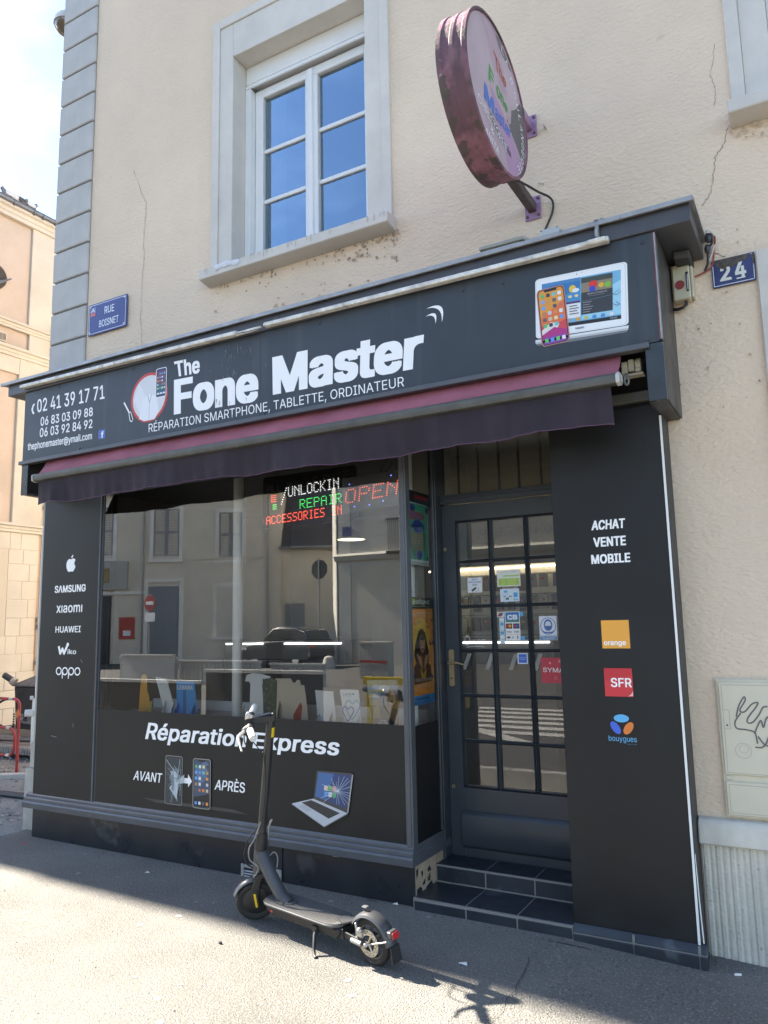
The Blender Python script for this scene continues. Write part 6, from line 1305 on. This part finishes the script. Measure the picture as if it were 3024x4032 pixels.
for k in range(46):
    x, y = rr.uniform(-4.8, -.7), rr.uniform(2.1, 3.9)
    if x > -1.25: continue
    r = rr.uniform(.006, .017); d.ell(x, y, r*rr.uniform(1, 1.5), r, gum, n=9, rot=rr.uniform(0, 3), lv=True)
tag(d.m.build('gum_spots', None, smooth=False, recalc=False), kind='stuff')
m = M(mat('grit', (.24, .225, .20), .95)); rr = random.Random(77); gd2 = mat('grit_dark', (.05, .047, .043), .95)
for k in range(520):
    x = rr.uniform(-5.3, -.2); base = 3.94 if x < -2.08 else (3.905 if x < -.6 else 4.07)
    y = base-.01-abs(rr.gauss(0, .06)) if rr.random() < .6 else rr.uniform(2.2, base)
    r = rr.uniform(.0015, .005); z = gz(x, y); m.use(gd2 if rr.random() < .4 else m.ms[0])
    vs = [Vector((x+r*rr.uniform(.6, 1.5)*math.cos(a), y+r*rr.uniform(.6, 1.5)*math.sin(a), z+.0004)) for a in (0, 1.57, 3.14, 4.71)]+[Vector((x, y, z+r*.9))]
    m.add(vs, [(0, 1, 4), (1, 2, 4), (2, 3, 4), (3, 0, 4)])
tag(m.build('grit', smooth=False), kind='stuff')
d = D((0, 0, 0), (1, 0, 0), (0, 1, 0), (0, 0, 1), .00003); d.L = 60; ck = mat('pavement_crack', (.055, .052, .048), .95)
P = [(-1.325, 3.62), (-1.30, 3.52), (-1.285, 3.40), (-1.265, 3.28), (-1.27, 3.16), (-1.262, 3.05), (-1.28, 2.92), (-1.27, 2.78)]
for a, b in zip(P[:-1], P[1:]): d.line([a, ((a[0]+b[0])/2+rr.uniform(-.01, .01), (a[1]+b[1])/2), b], rr.uniform(.002, .006), ck)
d.poly([(-5.30, 3.80), (-5.24, 3.815), (-5.20, 3.80), (-5.235, 3.785), (-5.27, 3.79)], mat('red_survey_paint', (.40, .10, .11), .9))
tag(d.m.build('pavement_marks', None, smooth=False, recalc=False), kind='structure')

# ------------------------------------------------------------------ side street: barrier, machine, cream stone building
br = thing('road_barrier', 'red and white tubular road works barrier in the side street', 'barrier', (-8.2, 5.79, -.1))
rdm = mat('barrier_red', (.46, .045, .045), .45, var=(12, .2)); bw = mat('barrier_white', (.66, .63, .56), .5, var=(12, .15))
X0, Yb = -8.19, 5.79; zf = -.13
def arcp(cx, cz, r, a0, a1, n=6): return [(cx+r*math.cos(R_(a0+(a1-a0)*k/n)), Yb, cz+r*math.sin(R_(a0+(a1-a0)*k/n))) for k in range(n+1)]
m = M(rdm); m.tube([(X0-2.1, Yb, .765), (X0-.10, Yb, .760)]+arcp(X0-.085, .675, .085, 90, 0)+[(X0, Yb, .5), (X0, Yb, zf)], .0165, 10); m.build('outer_frame', br)
m = M(rdm); m.tube([(X0-2.1, Yb, .430), (X0-.16, Yb, .430)]+arcp(X0-.17, .32, .11, 90, 0)+[(X0-.062, Yb, .25)]+arcp(X0-.16, .22, .10, 0, -90)+[(X0-2.1, Yb, .118)], .0155, 10); m.build('inner_frame', br)
for a, b, z in ((X0-.19, X0-.12, .760), (X0-.215, X0-.15, .430), (X0-.205, X0-.14, .120)): m = M(bw); m.tube([(a, Yb, z), (b, Yb, z)], .0178, 10); m.build('white_band', br)
m = M(mat('orange_tape', (.75, .22, .06), .6)); m.prism([(X0-.045, Yb-.019, .60), (X0-.012, Yb-.019, .545), (X0+.04, Yb-.019, .595), (X0+.004, Yb-.019, .655)], (0, .004, 0)); m.build('tape_flag', br)
m = M(mat('steel_tie', (.12, .11, .11), .5)); m.tube([(X0+.02, Yb-.01, .10), (X0+.05, Yb-.01, .115), (X0+.062, Yb-.01, .09), (X0+.04, Yb-.01, .06), (X0+.01, Yb-.01, .05)], .0035, 6); m.tube([(X0-.25, Yb+.25, .52), (X0+.0, Yb, .52), (X0+.12, Yb+.1, .53)], .004, 6); m.build('wire_tie', br)
pv = thing('road_machine', 'dark asphalt laying machine with a plank platform in the side street', 'machine', (-9.8, 7.3, -.15))
mb = mat('machine_black', (.040, .036, .034), .55, var=(7, .35), spots=[(14, .66, (.12, .10, .08), .5)]); mtop = mat('machine_dusty', (.165, .145, .125), .8, var=(7, .3))
m = M(mb); m.prism([(-10.40, 7.3, .13), (-10.47, 7.3, .735), (-8.9, 7.3, .735), (-8.9, 7.3, .13)], (0, 1.2, 0)); m.build('hopper', pv, bevel=.01)
m = M(mtop); m.prism([(-10.50, 7.28, .739), (-10.50, 7.285, .762), (-10.25, 7.55, .905), (-10.25, 8.4, .905), (-10.50, 8.55, .739)], (1.6, 0, 0)); m.build('sloped_lid', pv, bevel=.006)
m = M(mat('machine_plate', (.20, .19, .175), .6, var=(9, .3))); m.prism([(-10.36, 7.27, .335), (-10.34, 7.27, .245), (-10.16, 7.27, .215), (-9.6, 7.27, .215), (-9.6, 7.27, .37), (-10.16, 7.27, .37)], (0, .02, 0)); tp = m.build('tow_plate', pv, bevel=.004)
m = M(dark_m); m.prism([(p[0], 7.267, p[1]) for p in rrect(-10.19, .255, -10.10, .325, .012)], (0, .002, 0)); m.build('tow_hole', tp)
plank = mat('dusty_plank', (.30, .275, .24), .85, var=(5, .3), streak=(10, .3, (.14, .12, .10)), bump=(50, .5, .006))
for k in range(4): m = M(plank); m.box(-12.2, -8.9, 6.62+.165*k, 6.777+.165*k, -.02, .032+.004*(k % 2)); m.build('plank', pv, bevel=.004)
m = M(mat('ribbed_edge', (.30, .29, .27), .6, var=(20, .3)))
for k in range(60): m.box(-12.2+.055*k, -12.16+.055*k, 6.595, 6.617, -.055, .028)
m.box(-12.2, -8.9, 6.6175, 6.619, -.06, .03); m.build('platform_edge', pv)
m = M(mb); m.box(-12.0, -8.9, 6.9, 8.4, -.17, -.021); m.box(-10.85, -8.9, 6.72, 6.89, -.16, -.06); m.build('running_gear', pv, bevel=.008)
for k in range(5): m = M(mat('track_pad', (.10, .10, .10), .7)); m.box(-10.80+.22*k, -10.68+.22*k, 6.70, 6.718, -.155, -.07); m.build('track_pad', pv, bevel=.004)
m = M(mat('exhaust_pipe', (.05, .05, .048), .6, var=(30, .3))); m.tube([(-10.50, 7.32, .80), (-10.66, 7.26, .90)], .045, 14); m.use(mat('clamp_pale', (.42, .38, .32), .5)).tube([(-10.49, 7.32, .79), (-10.53, 7.305, .82)], .062, 14); m.build('exhaust', pv)
m = M(mat('rubber_hose', (.02, .02, .02), .5)); m.tube(spl3([(-10.43, 7.25, .56), (-10.52, 7.18, .55), (-10.66, 7.15, .46), (-10.70, 7.15, .34), (-10.62, 7.16, .22), (-10.50, 7.2, .16), (-10.35, 7.22, .17)]), .017, 8); m.tube([(-10.5, 6.9, .05), (-10.0, 6.8, .06), (-9.3, 6.75, .09)], .014, 8); m.build('hose', pv)
m = M(mat('chain_dark', (.05, .045, .04), .5, metal=.4))
for k in range(9): m.box(-10.41, -10.395, 7.26, 7.28, .33-.035*k, .355-.035*k)
m.build('chain', pv)
# building across the side street
chn = thing('cream_building', 'cream stone building with mouldings and pilasters across the side street', 'building', (-13, 6.5, 0))
CX = -13.0
ren = mat('cream_render', (.48, .405, .345), .9, var=(1.2, .12), bump=(50, .3, .006), spots=[(2.5, .70, (.44, .36, .28), .5)])
pale = mat('pale_limestone', (.52, .49, .43), .88, var=(1.6, .10), bump=(40, .25, .005), spots=[(1.7, .68, (.42, .36, .20), .55)], streak=(3, .22, (.42, .37, .22)))
m = M(ren); m.box(-15.2, CX, 3.73, 9.47, -1.3, 9.5); m.box(-26, -15.2, 5.6, 9.47, -1.3, 9.5); m.box(-15.8, -13.6, 3.73, 7.6, 9.5, 19.5); m.build('wall', chn)  # tall upper block, out of view, is added to shade the shop's upper front
def band(z0, z1, p, y1=9.5, mt=pale, nm='moulding'):
    m = M(mt); h = z1-z0; pr = [(0, z0), (p*.45, z0), (p*.45, z0+h*.28), (p*.62, z0+h*.34), (p*.62, z0+h*.60), (p, z0+h*.68), (p, z0+h*.95), (0, z1)]
    m.prism([(CX+.035+x, 3.73, z) for x, z in pr], (0, y1-3.73+p*.3, 0)); return m.build(nm, chn)
band(9.45, 9.70, .16); band(7.26, 7.42, .10); band(6.72, 6.91, .11); band(3.37, 3.54, .12)
m = M(pale); m.box(CX-.3, CX+.055, 8.96, 9.49, 7.42, 9.46); m.box(CX-.3, CX+.060, 8.985, 9.495, 6.905, 7.27); m.box(CX-.3, CX+.058, 8.81, 9.475, 3.54, 6.73); m.box(CX-.3, CX+.056, 3.74, 8.81, 6.40, 6.72); m.build('pilaster', chn, bevel=.008)
# ground storey ashlar, course by course
zc = [-.5, .16, .48, .80, 1.12, 1.45, 1.78, 2.12, 2.46, 2.78, 3.05, 3.37]; rr = random.Random(4)
for k, (a, b) in enumerate(zip(zc[:-1], zc[1:])):
    ys_ = [8.05, 8.78, 9.08 if k % 2 else 9.22, 9.41-.025*(3.2-a)/3] if 1.4 < a < 3.0 else [8.2, 8.62 if k % 2 else 8.8, 9.14 if k % 2 else 9.02, 9.40]
    if 1.4 < a < 3.0: ys_ = ys_[1:]
    for c, e in zip(ys_[:-1], ys_[1:]):
        m = M(pale); m.box(CX-.2, CX+.050+rr.uniform(0, .006)+(.03 if b < .9 else 0), c+.003, e-.003, a+.003, b-.003); m.build('ashlar_block', chn, bevel=.006)
m = M(mat('mortar_joint', (.48, .44, .37), .95)); m.box(CX-.2, CX+.046, 8.0, 9.39, -.5, 3.37); m.build('mortar_bed', chn)
m = M(mat('zinc_gutter', (.13, .15, .18), .45, metal=.4, var=(6, .2))); m.tube([(CX+.20, 3.76, 9.72), (CX+.20, 9.56, 9.72)], .055, 10); m.prism([(CX+.18, 7.7, 9.70), (CX+.18, 7.7, 9.76), (CX-1.2, 7.7, 10.3), (CX-1.2, 7.7, 10.2)], (0, 1.85, 0))
for y in (8.42, 8.85, 9.05, 9.33): m.cyl((CX+.20, y-.02, 9.71), (CX+.20, y+.02, 9.71), .066, 10)
m.build('gutter', chn)
m = M(mat('vent_frame', (.50, .47, .40), .7)); m.box(CX, CX+.045, 8.22, 8.525, 6.96, 7.14); vf = m.build('wall_vent', chn)
for k in range(11): m = M(mat('vent_bar', (.14, .13, .12), .6)); m.box(CX+.046, CX+.052, 8.24+.025*k, 8.252+.025*k, 6.985, 7.115); m.build('vent_slat', vf)
m = M(mat('oculus_dark', (.05, .045, .04), .8)); m.lathe([(0, .05), (.24, .05), (.25, .0)], (CX, 8.22, 8.18), (1, 0, 0), 24); m.use(mat('lead_flashing', (.10, .11, .14), .5)).prism([(CX, 7.9, 8.03), (CX, 8.30, 8.03), (CX, 8.52, 8.20), (CX, 8.52, 8.23), (CX, 8.30, 8.10), (CX, 7.9, 8.10)], (.10, 0, 0)); m.build('oculus', chn)
m = M(mat('side_band', (.50, .37, .27), .9)); m.box(CX-.5, CX+.02, 9.395, 9.466, -.5, 3.36); m.build('corner_strip', chn)
dpw = thing('drainpipe', 'tall grey drainpipe with pale lower section at the cream building corner', 'drainpipe', (CX+.1, 9.5, 0))
m = M(mat('pipe_grey', (.30, .285, .27), .6, var=(8, .2))); m.tube([(CX+.10, 9.515, 1.80), (CX+.10, 9.515, 7.6)], .05, 12); m.build('upper_pipe', dpw)
m = M(mat('pipe_pale', (.52, .48, .44), .7, var=(12, .25), spots=[(16, .66, (.30, .08, .05), .7)])); m.tube([(CX+.10, 9.50, -.3), (CX+.10, 9.505, 1.80)], .070, 14); m.build('lower_pipe', dpw)
for z in (.95, 1.75, 1.62, 2.5, 3.9): m = M(mat('pipe_collar', (.40, .375, .35), .6)); m.tube([(CX+.10, 9.505, z-.04), (CX+.10, 9.505, z+.04)], .085 if z < 2 else .062, 14); m.build('collar', dpw)
m = M(mat('blue_sticker', (.12, .28, .55), .5)); m.box(CX+.148, CX+.156, 9.45, 9.53, 1.86, 1.98); m.build('blue_sticker', dpw)
# slate roofed house farther down the side street
hs = thing('slate_house', 'slate roofed house farther down the side street behind the cream building', 'house', (-17, 18, 0))
m = M(ren); m.box(-26, -16.0, 13.0, 24, -1.2, 8.3); m.build('wall', hs)
m = M(mat('slate_roof', (.055, .055, .065), .6, var=(3, .3), bump=(20, .4, .02))); m.prism([(-15.8, 12.9, 8.3), (-21, 12.9, 12.2), (-26.2, 12.9, 8.3)], (0, 11.2, 0)); m.build('roof', hs)
m = M(galv_m); m.tube([(-15.75, 12.8, 8.28), (-15.75, 24, 8.28)], .08, 8); m.tube([(-15.9, 12.95, -.5), (-15.9, 12.95, 8.2)], .05, 8); m.build('gutter', hs)
# pigeons on the gutter
pg = mat('pigeon_grey', (.16, .17, .20), .7, var=(20, .3)); pgw = mat('pigeon_pale', (.52, .54, .58), .7)
for i, (y, lb, f) in enumerate(((8.47, 'pale pigeon perched leftmost on the zinc gutter', 1), (8.62, 'dark backed pigeon in the middle of the zinc gutter', 1), (8.83, 'grey pigeon facing right along the zinc gutter', 1), (8.33, 'small dark pigeon half hidden at the picture edge', -1))):
    t = thing('pigeon', lb, 'pigeon', (CX+.12, y, 9.76), 'pigeons on the gutter')
    m = M(pgw if i == 0 else pg); m.ball((CX+.12, y, 9.85), .085, 14, 9, (.75, 1.35, .85)); m.ball((CX+.12, y+f*.11, 9.925), .038, 10, 8); m.tube([(CX+.12, y+f*.07, 9.88), (CX+.12, y+f*.105, 9.92)], [.05, .034], 10); m.prism([(CX+.09, y-f*.09, 9.84), (CX+.15, y-f*.09, 9.84), (CX+.16, y-f*.22, 9.80), (CX+.08, y-f*.22, 9.80)], (0, 0, .015)); m.tube([(CX+.12, y+f*.14, 9.925), (CX+.12, y+f*.165, 9.918)], [.010, .003], 6); m.build('body', t)
    m = M(pgw if i != 1 else mat('pigeon_dark', (.05, .05, .055), .7)); 
    for s in (-1, 1): m.ball((CX+.12+s*.052, y-f*.02, 9.86), .07, 10, 6, (.3, 1.45, .65))
    m.build('wings', t); m = M(mat('pigeon_leg', (.35, .12, .10), .6))
    for s in (-1, 1): m.tube([(CX+.12+s*.02, y, 9.79), (CX+.12+s*.02, y+f*.01, 9.755)], .006, 5)
    m.build('legs', t)

# ------------------------------------------------------------------ the far side of the main street (seen mirrored in the glass)
FM = Matrix(((.866, -.5, 0, -28), (-.5, -.866, 0, -18.1), (0, 0, 1, 0), (0, 0, 0, 1)))
def fb(mm, name, par, **k): mm.xf(FM); return mm.build(name, par, **k)
oh = thing('shuttered_house', 'cream house with grey louvred shutters across the main street', 'house', (-28, -18.1, -.5))
ohm = mat('beige_render', (.72, .65, .53), .9, var=(.6, .10), bump=(30, .3, .006)); ohs = mat('pale_surround', (.84, .81, .74), .85, var=(2, .1)); shm = mat('shutter_grey', (.26, .27, .28), .6, var=(4, .1))
m = M(ohm); m.box(-14, 6.6, 0, 8, -1.5, 8.1); fb(m, 'wall', oh)
m = M(mat('cornice_pale', (.55, .52, .46), .85)); m.box(-14, 6.7, -.25, 0, 7.9, 8.15); fb(m, 'eave_cornice', oh)
m = M(mat('slate_roof2', (.06, .06, .07), .6, var=(2, .3))); m.prism([(-14, -.3, 8.15), (-14, 4, 11), (-14, 8.3, 8.15)], (20.7, 0, 0)); fb(m, 'roof', oh)
m = M(ohm); m.box(2.24, 6.62, -.06, 0, -1.5, 4.75); m.box(2.24, 6.62, -.10, 0, 4.75, 4.85); fb(m, 'lower_wall_facing', oh)
for a, b, z0, z1 in ((-2.9, -1.45, 5.05, 7.35), (.48, 1.72, 4.95, 7.22), (3.62, 4.74, 4.85, 7.0)):
    m = M(ohs); m.box(a-.17, a, -.05, .05, z0-.15, z1+.2); m.box(b, b+.17, -.05, .05, z0-.15, z1+.2); m.box(a, b, -.05, .05, z1, z1+.2); m.box(a-.2, b+.2, -.10, .05, z0-.30, z0-.15); w = fb(m, 'window', oh)
    for k in (0, 1):
        c = (a+b)/2; l, r = (a, c-.01) if k == 0 else (c+.01, b); m = M(shm); m.box(l, l+.07, -.02, .02, z0, z1); m.box(r-.07, r, -.02, .02, z0, z1)
        for q in range(3): zz = z0+(z1-z0)*q/2; m.box(l+.07, r-.07, -.02, .02, max(z0, zz-.06), min(z1, zz+.06))
        n = 26
        for q in range(n): zz = z0+.1+(z1-z0-.2)*(q+.5)/n; m.prism([(l+.07, -.015, zz-.022), (l+.07, .012, zz+.018), (l+.07, .016, zz+.014), (l+.07, -.011, zz-.026)], (r-l-.14, 0, 0))
        fb(m, 'shutter', w)
m = M(ohs); m.box(.10, .29, -.06, .05, -1.2, 3.7); m.box(1.77, 1.96, -.06, .05, -1.2, 3.7); m.box(.10, 1.96, -.08, .05, 3.705, 3.85); dd = fb(m, 'door_surround', oh)
m = M(mat('grey_door', (.20, .225, .25), .55)); m.box(.29, 1.77, -.01, .05, -1.2, 3.5); 
for k in (0, 1):
    for z0, z1 in ((-.5, .6), (.75, 2.3)): m.box(.40+.72*k, .98+.72*k, -.03, -.01, z0, z1)
fb(m, 'door', dd)
m = M(ohs); m.box(3.38, 3.54, -.07, .05, 1.0, 3.6); m.box(4.62, 4.80, -.07, .05, 1.0, 3.6); m.box(3.54, 4.62, -.07, .05, 3.42, 3.6); m.box(3.3, 4.88, -.14, .05, .92, 1.06); lw = fb(m, 'barred_window', oh)
m = M(mat('dim_pane', (.05, .055, .06), .15)); m.box(3.54, 4.62, -.03, .04, 1.06, 3.42); fb(m, 'pane', lw)
for k in range(7): m = M(mat('white_bar', (.6, .6, .58), .5)); m.box(3.64+.14*k, 3.665+.14*k, -.065, -.04, 1.1, 3.40); fb(m, 'bar', lw)
m = M(mat('poster_red', (.45, .05, .04), .5)); m.box(-1.05, -.32, -.03, 0, 1.05, 2.08); m.use(wc).box(-.85, -.5, -.034, -.031, 1.2, 1.45); o = fb(m, 'wall_poster', None); tag(o, 'red framed poster on the cream house wall across the street', 'poster')
m = M(mat('box_sign_pale', (.40, .39, .36), .5)); m.box(-2.2, -.68, -.22, -.02, 3.38, 4.72); m.use(mat('emblem_gold', (.30, .23, .09), .5)).box(-1.95, -1.5, -.225, -.221, 3.7, 4.4); o = fb(m, 'box_sign', None); tag(o, 'pale square box sign with a gold emblem across the street', 'sign')
m = M(mat('shop_dark', (.03, .03, .035), .4)); m.box(-2.6, -1.45, -.03, 0, -1.2, 3.1); m.use(ohs).box(-6, .10, -.1, 0, 3.15, 3.3); fb(m, 'dark_shopfront', oh)
m = M(galv_m); m.tube([(.0, -.08, -1.0), (.0, -.08, 7.9)], .05, 8); m.tube([(6.0, -.14, -1), (6.0, -.14, 7.9)], .04, 8); fb(m, 'drainpipe', oh)
lh = thing('low_house', 'lower house with a dark slate roof between two taller ones across the street', 'house', (-21, -22, -.5))
m = M(ohm); m.box(6.6, 12.5, .05, 6, -1.5, 5.25); fb(m, 'wall', lh)
m = M(mat('slate_roof2', (.06, .06, .07), .6)); m.prism([(6.62, -.2, 5.25), (6.62, 5, 11.5), (6.62, 10, 5.25)], (6, 0, 0)); fb(m, 'roof', lh)
m = M(shm); m.box(6.79, 7.72, -.0, .045, -.9, 2.57); fb(m, 'double_door', lh); m = M(galv_m); m.tube([(6.5, -.25, 5.22), (12.6, -.25, 5.22)], .07, 8); fb(m, 'gutter', lh)
cb = thing('stone_corner_building', 'grey stone corner building with a chamfered edge across the main street', 'building', (-12, -19.1, -.5))
cbm = mat('ashlar_grey', (.60, .57, .51), .88, var=(.9, .10), bump=(20, .3, .006)); cbp = mat('ashlar_pale', (.58, .55, .48), .88, var=(1, .1))
m = M(cbm); m.prism([(-17.65, -19.1, -1.5), (-18.1, -19.55, -1.5), (-18.1, -32, -1.5), (-4, -32, -1.5), (-4, -19.1, -1.5)], (0, 0, 12)); m.build('wall', cb)
m = M(cbp); m.prism([(-17.6, -19.06, -1.5), (-18.14, -19.6, -1.5), (-18.14, -19.7, -1.5), (-17.5, -19.06, -1.5)], (0, 0, 12)); m.build('corner_pilaster', cb)
m = M(cbm); m.box(-17.55, -16.9, -19.06, -19.1, -1.5, 10.4); m.build('pilaster', cb); m = M(cbp); m.prism([(-17.62, -18.95, 4.15), (-17.62, -18.85, 4.35), (-17.62, -18.95, 4.45), (-17.62, -19.1, 4.45), (-17.62, -19.1, 4.15)], (13.5, 0, 0)); m.build('string_course', cb)
m = M(mat('beige_infill', (.64, .58, .48), .9, var=(1, .1))); m.box(-16.85, -4.2, -19.07, -19.1, -1.5, 3.9); m.build('ground_storey_panel', cb)
m = M(cbm)
for k in range(9): m.box(-16.85, -4.2, -19.085, -19.1, 4.6+.55*k, 4.6+.55*k+.53)
m.build('stone_courses', cb)
for k in range(9): m = M(mat('balcony_iron', (.03, .03, .03), .5)); m.tube([(-14.9+.09*k, -18.75, 4.4), (-14.9+.09*k, -18.75, 5.7)], .014, 6); m.build('balcony_bar', cb)
m = M(mat('balcony_iron', (.03, .03, .03), .5)); m.box(-15, -13.2, -18.78, -18.72, 5.68, 5.74); m.box(-15, -13.2, -19.1, -18.7, 4.3, 4.42); m.build('balcony', cb)
m = M(enam); m.box(-17.02-.25, -16.6-.25, -19.05, -19.08, 5.2, 5.6); o = m.build('street_plate'); tag(o, 'small blue street plate on the stone corner building opposite', 'street sign')
car = thing('parked_car', 'dark parked estate car across the main street', 'car', (-18.7, -17.1, -.09))
cp = mat('car_paint', (.022, .026, .034), .25, coat=.6); cg = mat('car_window', (.05, .055, .06), .04, spec=1.0); chrome = mat('car_chrome', (.6, .6, .62), .2, metal=.9)
gc = -.09
bodyp = [(-18.75, .32), (-18.78, .62), (-18.6, .86), (-17.7, 1.00), (-17.35, 1.03), (-14.15, 1.10), (-14.0, .95), (-13.98, .45), (-14.1, .30)]
m = M(cp); m.prism([(x, -12.3, z+gc) for x, z in bodyp], (0, -1.8, 0)); m.build('body', car, bevel=.05)
roofp = [(-17.45, 1.03), (-16.55, 1.56), (-16.1, 1.63), (-14.9, 1.62), (-14.35, 1.45), (-14.12, 1.09)]
m = M(cp); m.prism([(x, -12.42, z+gc) for x, z in roofp], (0, -1.56, 0)); m.build('cabin', car, bevel=.05)
for a in ([(-17.2, 1.06), (-16.5, 1.50), (-16.05, 1.52), (-16.05, 1.08)], [(-16.0, 1.08), (-16.0, 1.52), (-15.2, 1.53), (-15.2, 1.09)], [(-15.14, 1.09), (-15.14, 1.53), (-14.85, 1.52), (-14.4, 1.38), (-14.3, 1.10)]): m = M(cg); m.prism([(x, -12.40, z+gc) for x, z in a], (0, -.012, 0)); m.build('side_window', car)
m = M(chrome); m.box(-17.3, -14.2, -12.29, -12.30, 1.035+gc, 1.055+gc); m.tube([(-17.3, -12.395, 1.06+gc), (-16.52, -12.395, 1.53+gc), (-16.05, -12.395, 1.555+gc), (-15.0, -12.395, 1.555+gc), (-14.35, -12.395, 1.41+gc), (-14.25, -12.395, 1.10+gc)], .014, 6); m.build('trim', car)
m = M(redr); m.box(-14.02, -13.96, -12.32, -12.7, .80+gc, .95+gc); m.build('tail_lamp', car); m = M(wc); m.box(-18.66, -18.30, -12.28, -12.34, .72+gc, .82+gc); m.build('head_lamp', car)
for x in (-17.75, -14.9):
    m = M(rub); m.lathe([(0, -.10), (.30, -.11), (.345, -.06), (.345, .06), (.30, .11), (.0, .10)], (x, -12.42, .345+gc), (0, 1, 0), 28); w = m.build('wheel', car); m = M(chrome); m.lathe([(.0, .112), (.22, .115), (.23, .10)], (x, -12.42, .345+gc), (0, 1, 0), 20); m.build('hubcap', w)
cs = Matrix.Translation((-18.7, -17.1, -.09)) @ Matrix.Diagonal((.70, 1, .97, 1)) @ Matrix.Translation((16.38, 13.2, .09))
for o in [car.children[k] for k in range(len(car.children))]:
    o.data.transform(cs)
    for q in o.children: q.data.transform(cs)
stp = thing('stop_sign', 'dark back of an octagonal stop sign on a pole across the street', 'road sign', (-17.46, -17.6, -.5))
m = M(mat('sign_back', (.07, .075, .08), .5, metal=.4)); m.prism([(-17.46+.41*math.cos(R_(22.5+45*k)), -17.6, 3.75+.41*math.sin(R_(22.5+45*k))) for k in range(8)], (0, .02, 0)); m.build('panel', stp); m = M(galv_m); m.tube([(-17.46, -17.55, -.6), (-17.46, -17.55, 4.2)], .035, 8); m.build('pole', stp)
ne = thing('no_entry_sign', 'red no entry sign with a white plate on a pole across the street', 'road sign', (-23.24, -14.1, -.4))
m = M(mat('sign_red', (.42, .03, .03), .4)); m.cyl((-23.24, -14.1, 2.53), (-23.24, -14.08, 2.53), .31, 24); m.build('disc', ne); m = M(wc); m.box(-23.45, -23.03, -14.075, -14.079, 2.46, 2.60); m.build('bar', ne); m = M(wc); m.box(-23.47, -22.95, -14.1, -14.08, 1.8, 2.15); m.build('lower_plate', ne); m = M(galv_m); m.tube([(-23.3, -14.13, -.5), (-23.3, -14.13, 2.9)], .03, 8); m.build('pole', ne)
cbn = thing('street_cabinet', 'grey street cabinet with a red tape strip across the street', 'cabinet', (-11.7, -12.1, -.35))
m = M(mat('cabinet_grey', (.42, .40, .35), .6, var=(4, .1))); m.box(-12.25, -11.3, -12.5, -12.1, -.5, .94); m.box(-12.28, -11.27, -12.53, -12.07, .94, 1.0); m.build('body', cbn); m = M(rdm); m.prism([(-12.25, -12.095, .40), (-11.3, -12.095, .36), (-11.3, -12.095, .43), (-12.25, -12.095, .47)], (0, .004, 0)); m.build('red_tape', cbn)
m = M(cbm); m.lathe([(.0, .95), (.16, .90), (.24, .65), (.28, .1), (.28, -.2)], (-16.05, -16.1, -.55), (0, 0, 1), 14); tag(m.build('stone_bollard'), 'worn rounded stone bollard at the corner across the street', 'bollard')
hoard = mat('hoarding_grey', (.55, .55, .52), .6, var=(2, .1)); hd2 = mat('hoarding_dark', (.10, .095, .088), .55, var=(2, .15))
for i, (xa, xb, yy, zt, dk_) in enumerate(((-19.2, -16.75, -9.1, .68, 0), (-16.6, -13.55, -9.0, .60, 0), (-13.45, -11.6, -9.3, .52, 0), (-18.45, -16.3, -8.5, .78, 2), (-13.2, -10.24, -3.1, .55, 1), (-10.2, -7.55, -3.2, .76, 1))):
    t = thing('hoarding_panel', ('ribbed pale hoarding panel, far left of the row', 'ribbed pale hoarding panel, middle of the row', 'ribbed pale hoarding panel, right of the row', 'plain grey board leaning before the ribbed hoarding', 'dark solid hoarding panel, left of the near pair', 'dark solid hoarding panel, right of the near pair')[i], 'hoarding', (xa, yy, -.3), 'hoarding panels along the road works')
    zb = gz(0, yy)-.09; mt = (hoard, hd2, hoard)[dk_]; m = M(mt); m.box(xa, xb, yy-.02, yy, zb, zt-.06); m.build('sheet', t)
    if dk_ == 0:
        n = int((xb-xa)/.16)
        for k in range(n): m = M(mt); m.prism([(xa+.16*k+.03, yy+.0005, zb+.02), (xa+.16*k+.05, yy+.04, zb+.02), (xa+.16*k+.10, yy+.04, zb+.02), (xa+.16*k+.12, yy+.0005, zb+.02)], (0, 0, zt-zb-.10)); m.build('rib', t)
    m = M(mat('rail_pale', (.5, .5, .48), .5) if dk_ != 1 else hoard); m.box(xa-.02, xb+.02, yy-.04, yy+.05, zt-.058, zt); m.build('top_rail', t)
yb = thing('yellow_barrier', 'yellow plastic site barrier across the road', 'barrier', (-4.6, -1.1, -.1))
ym = mat('barrier_yellow', (.70, .50, .03), .45)
m = M(ym); m.box(-5.45, -4.3, -1.13, -1.08, .74, .84); m.build('rail', yb)
for x in (-5.4, -4.4): m = M(ym); m.box(x, x+.06, -1.14, -1.08, -.16, .738); m.build('post', yb)
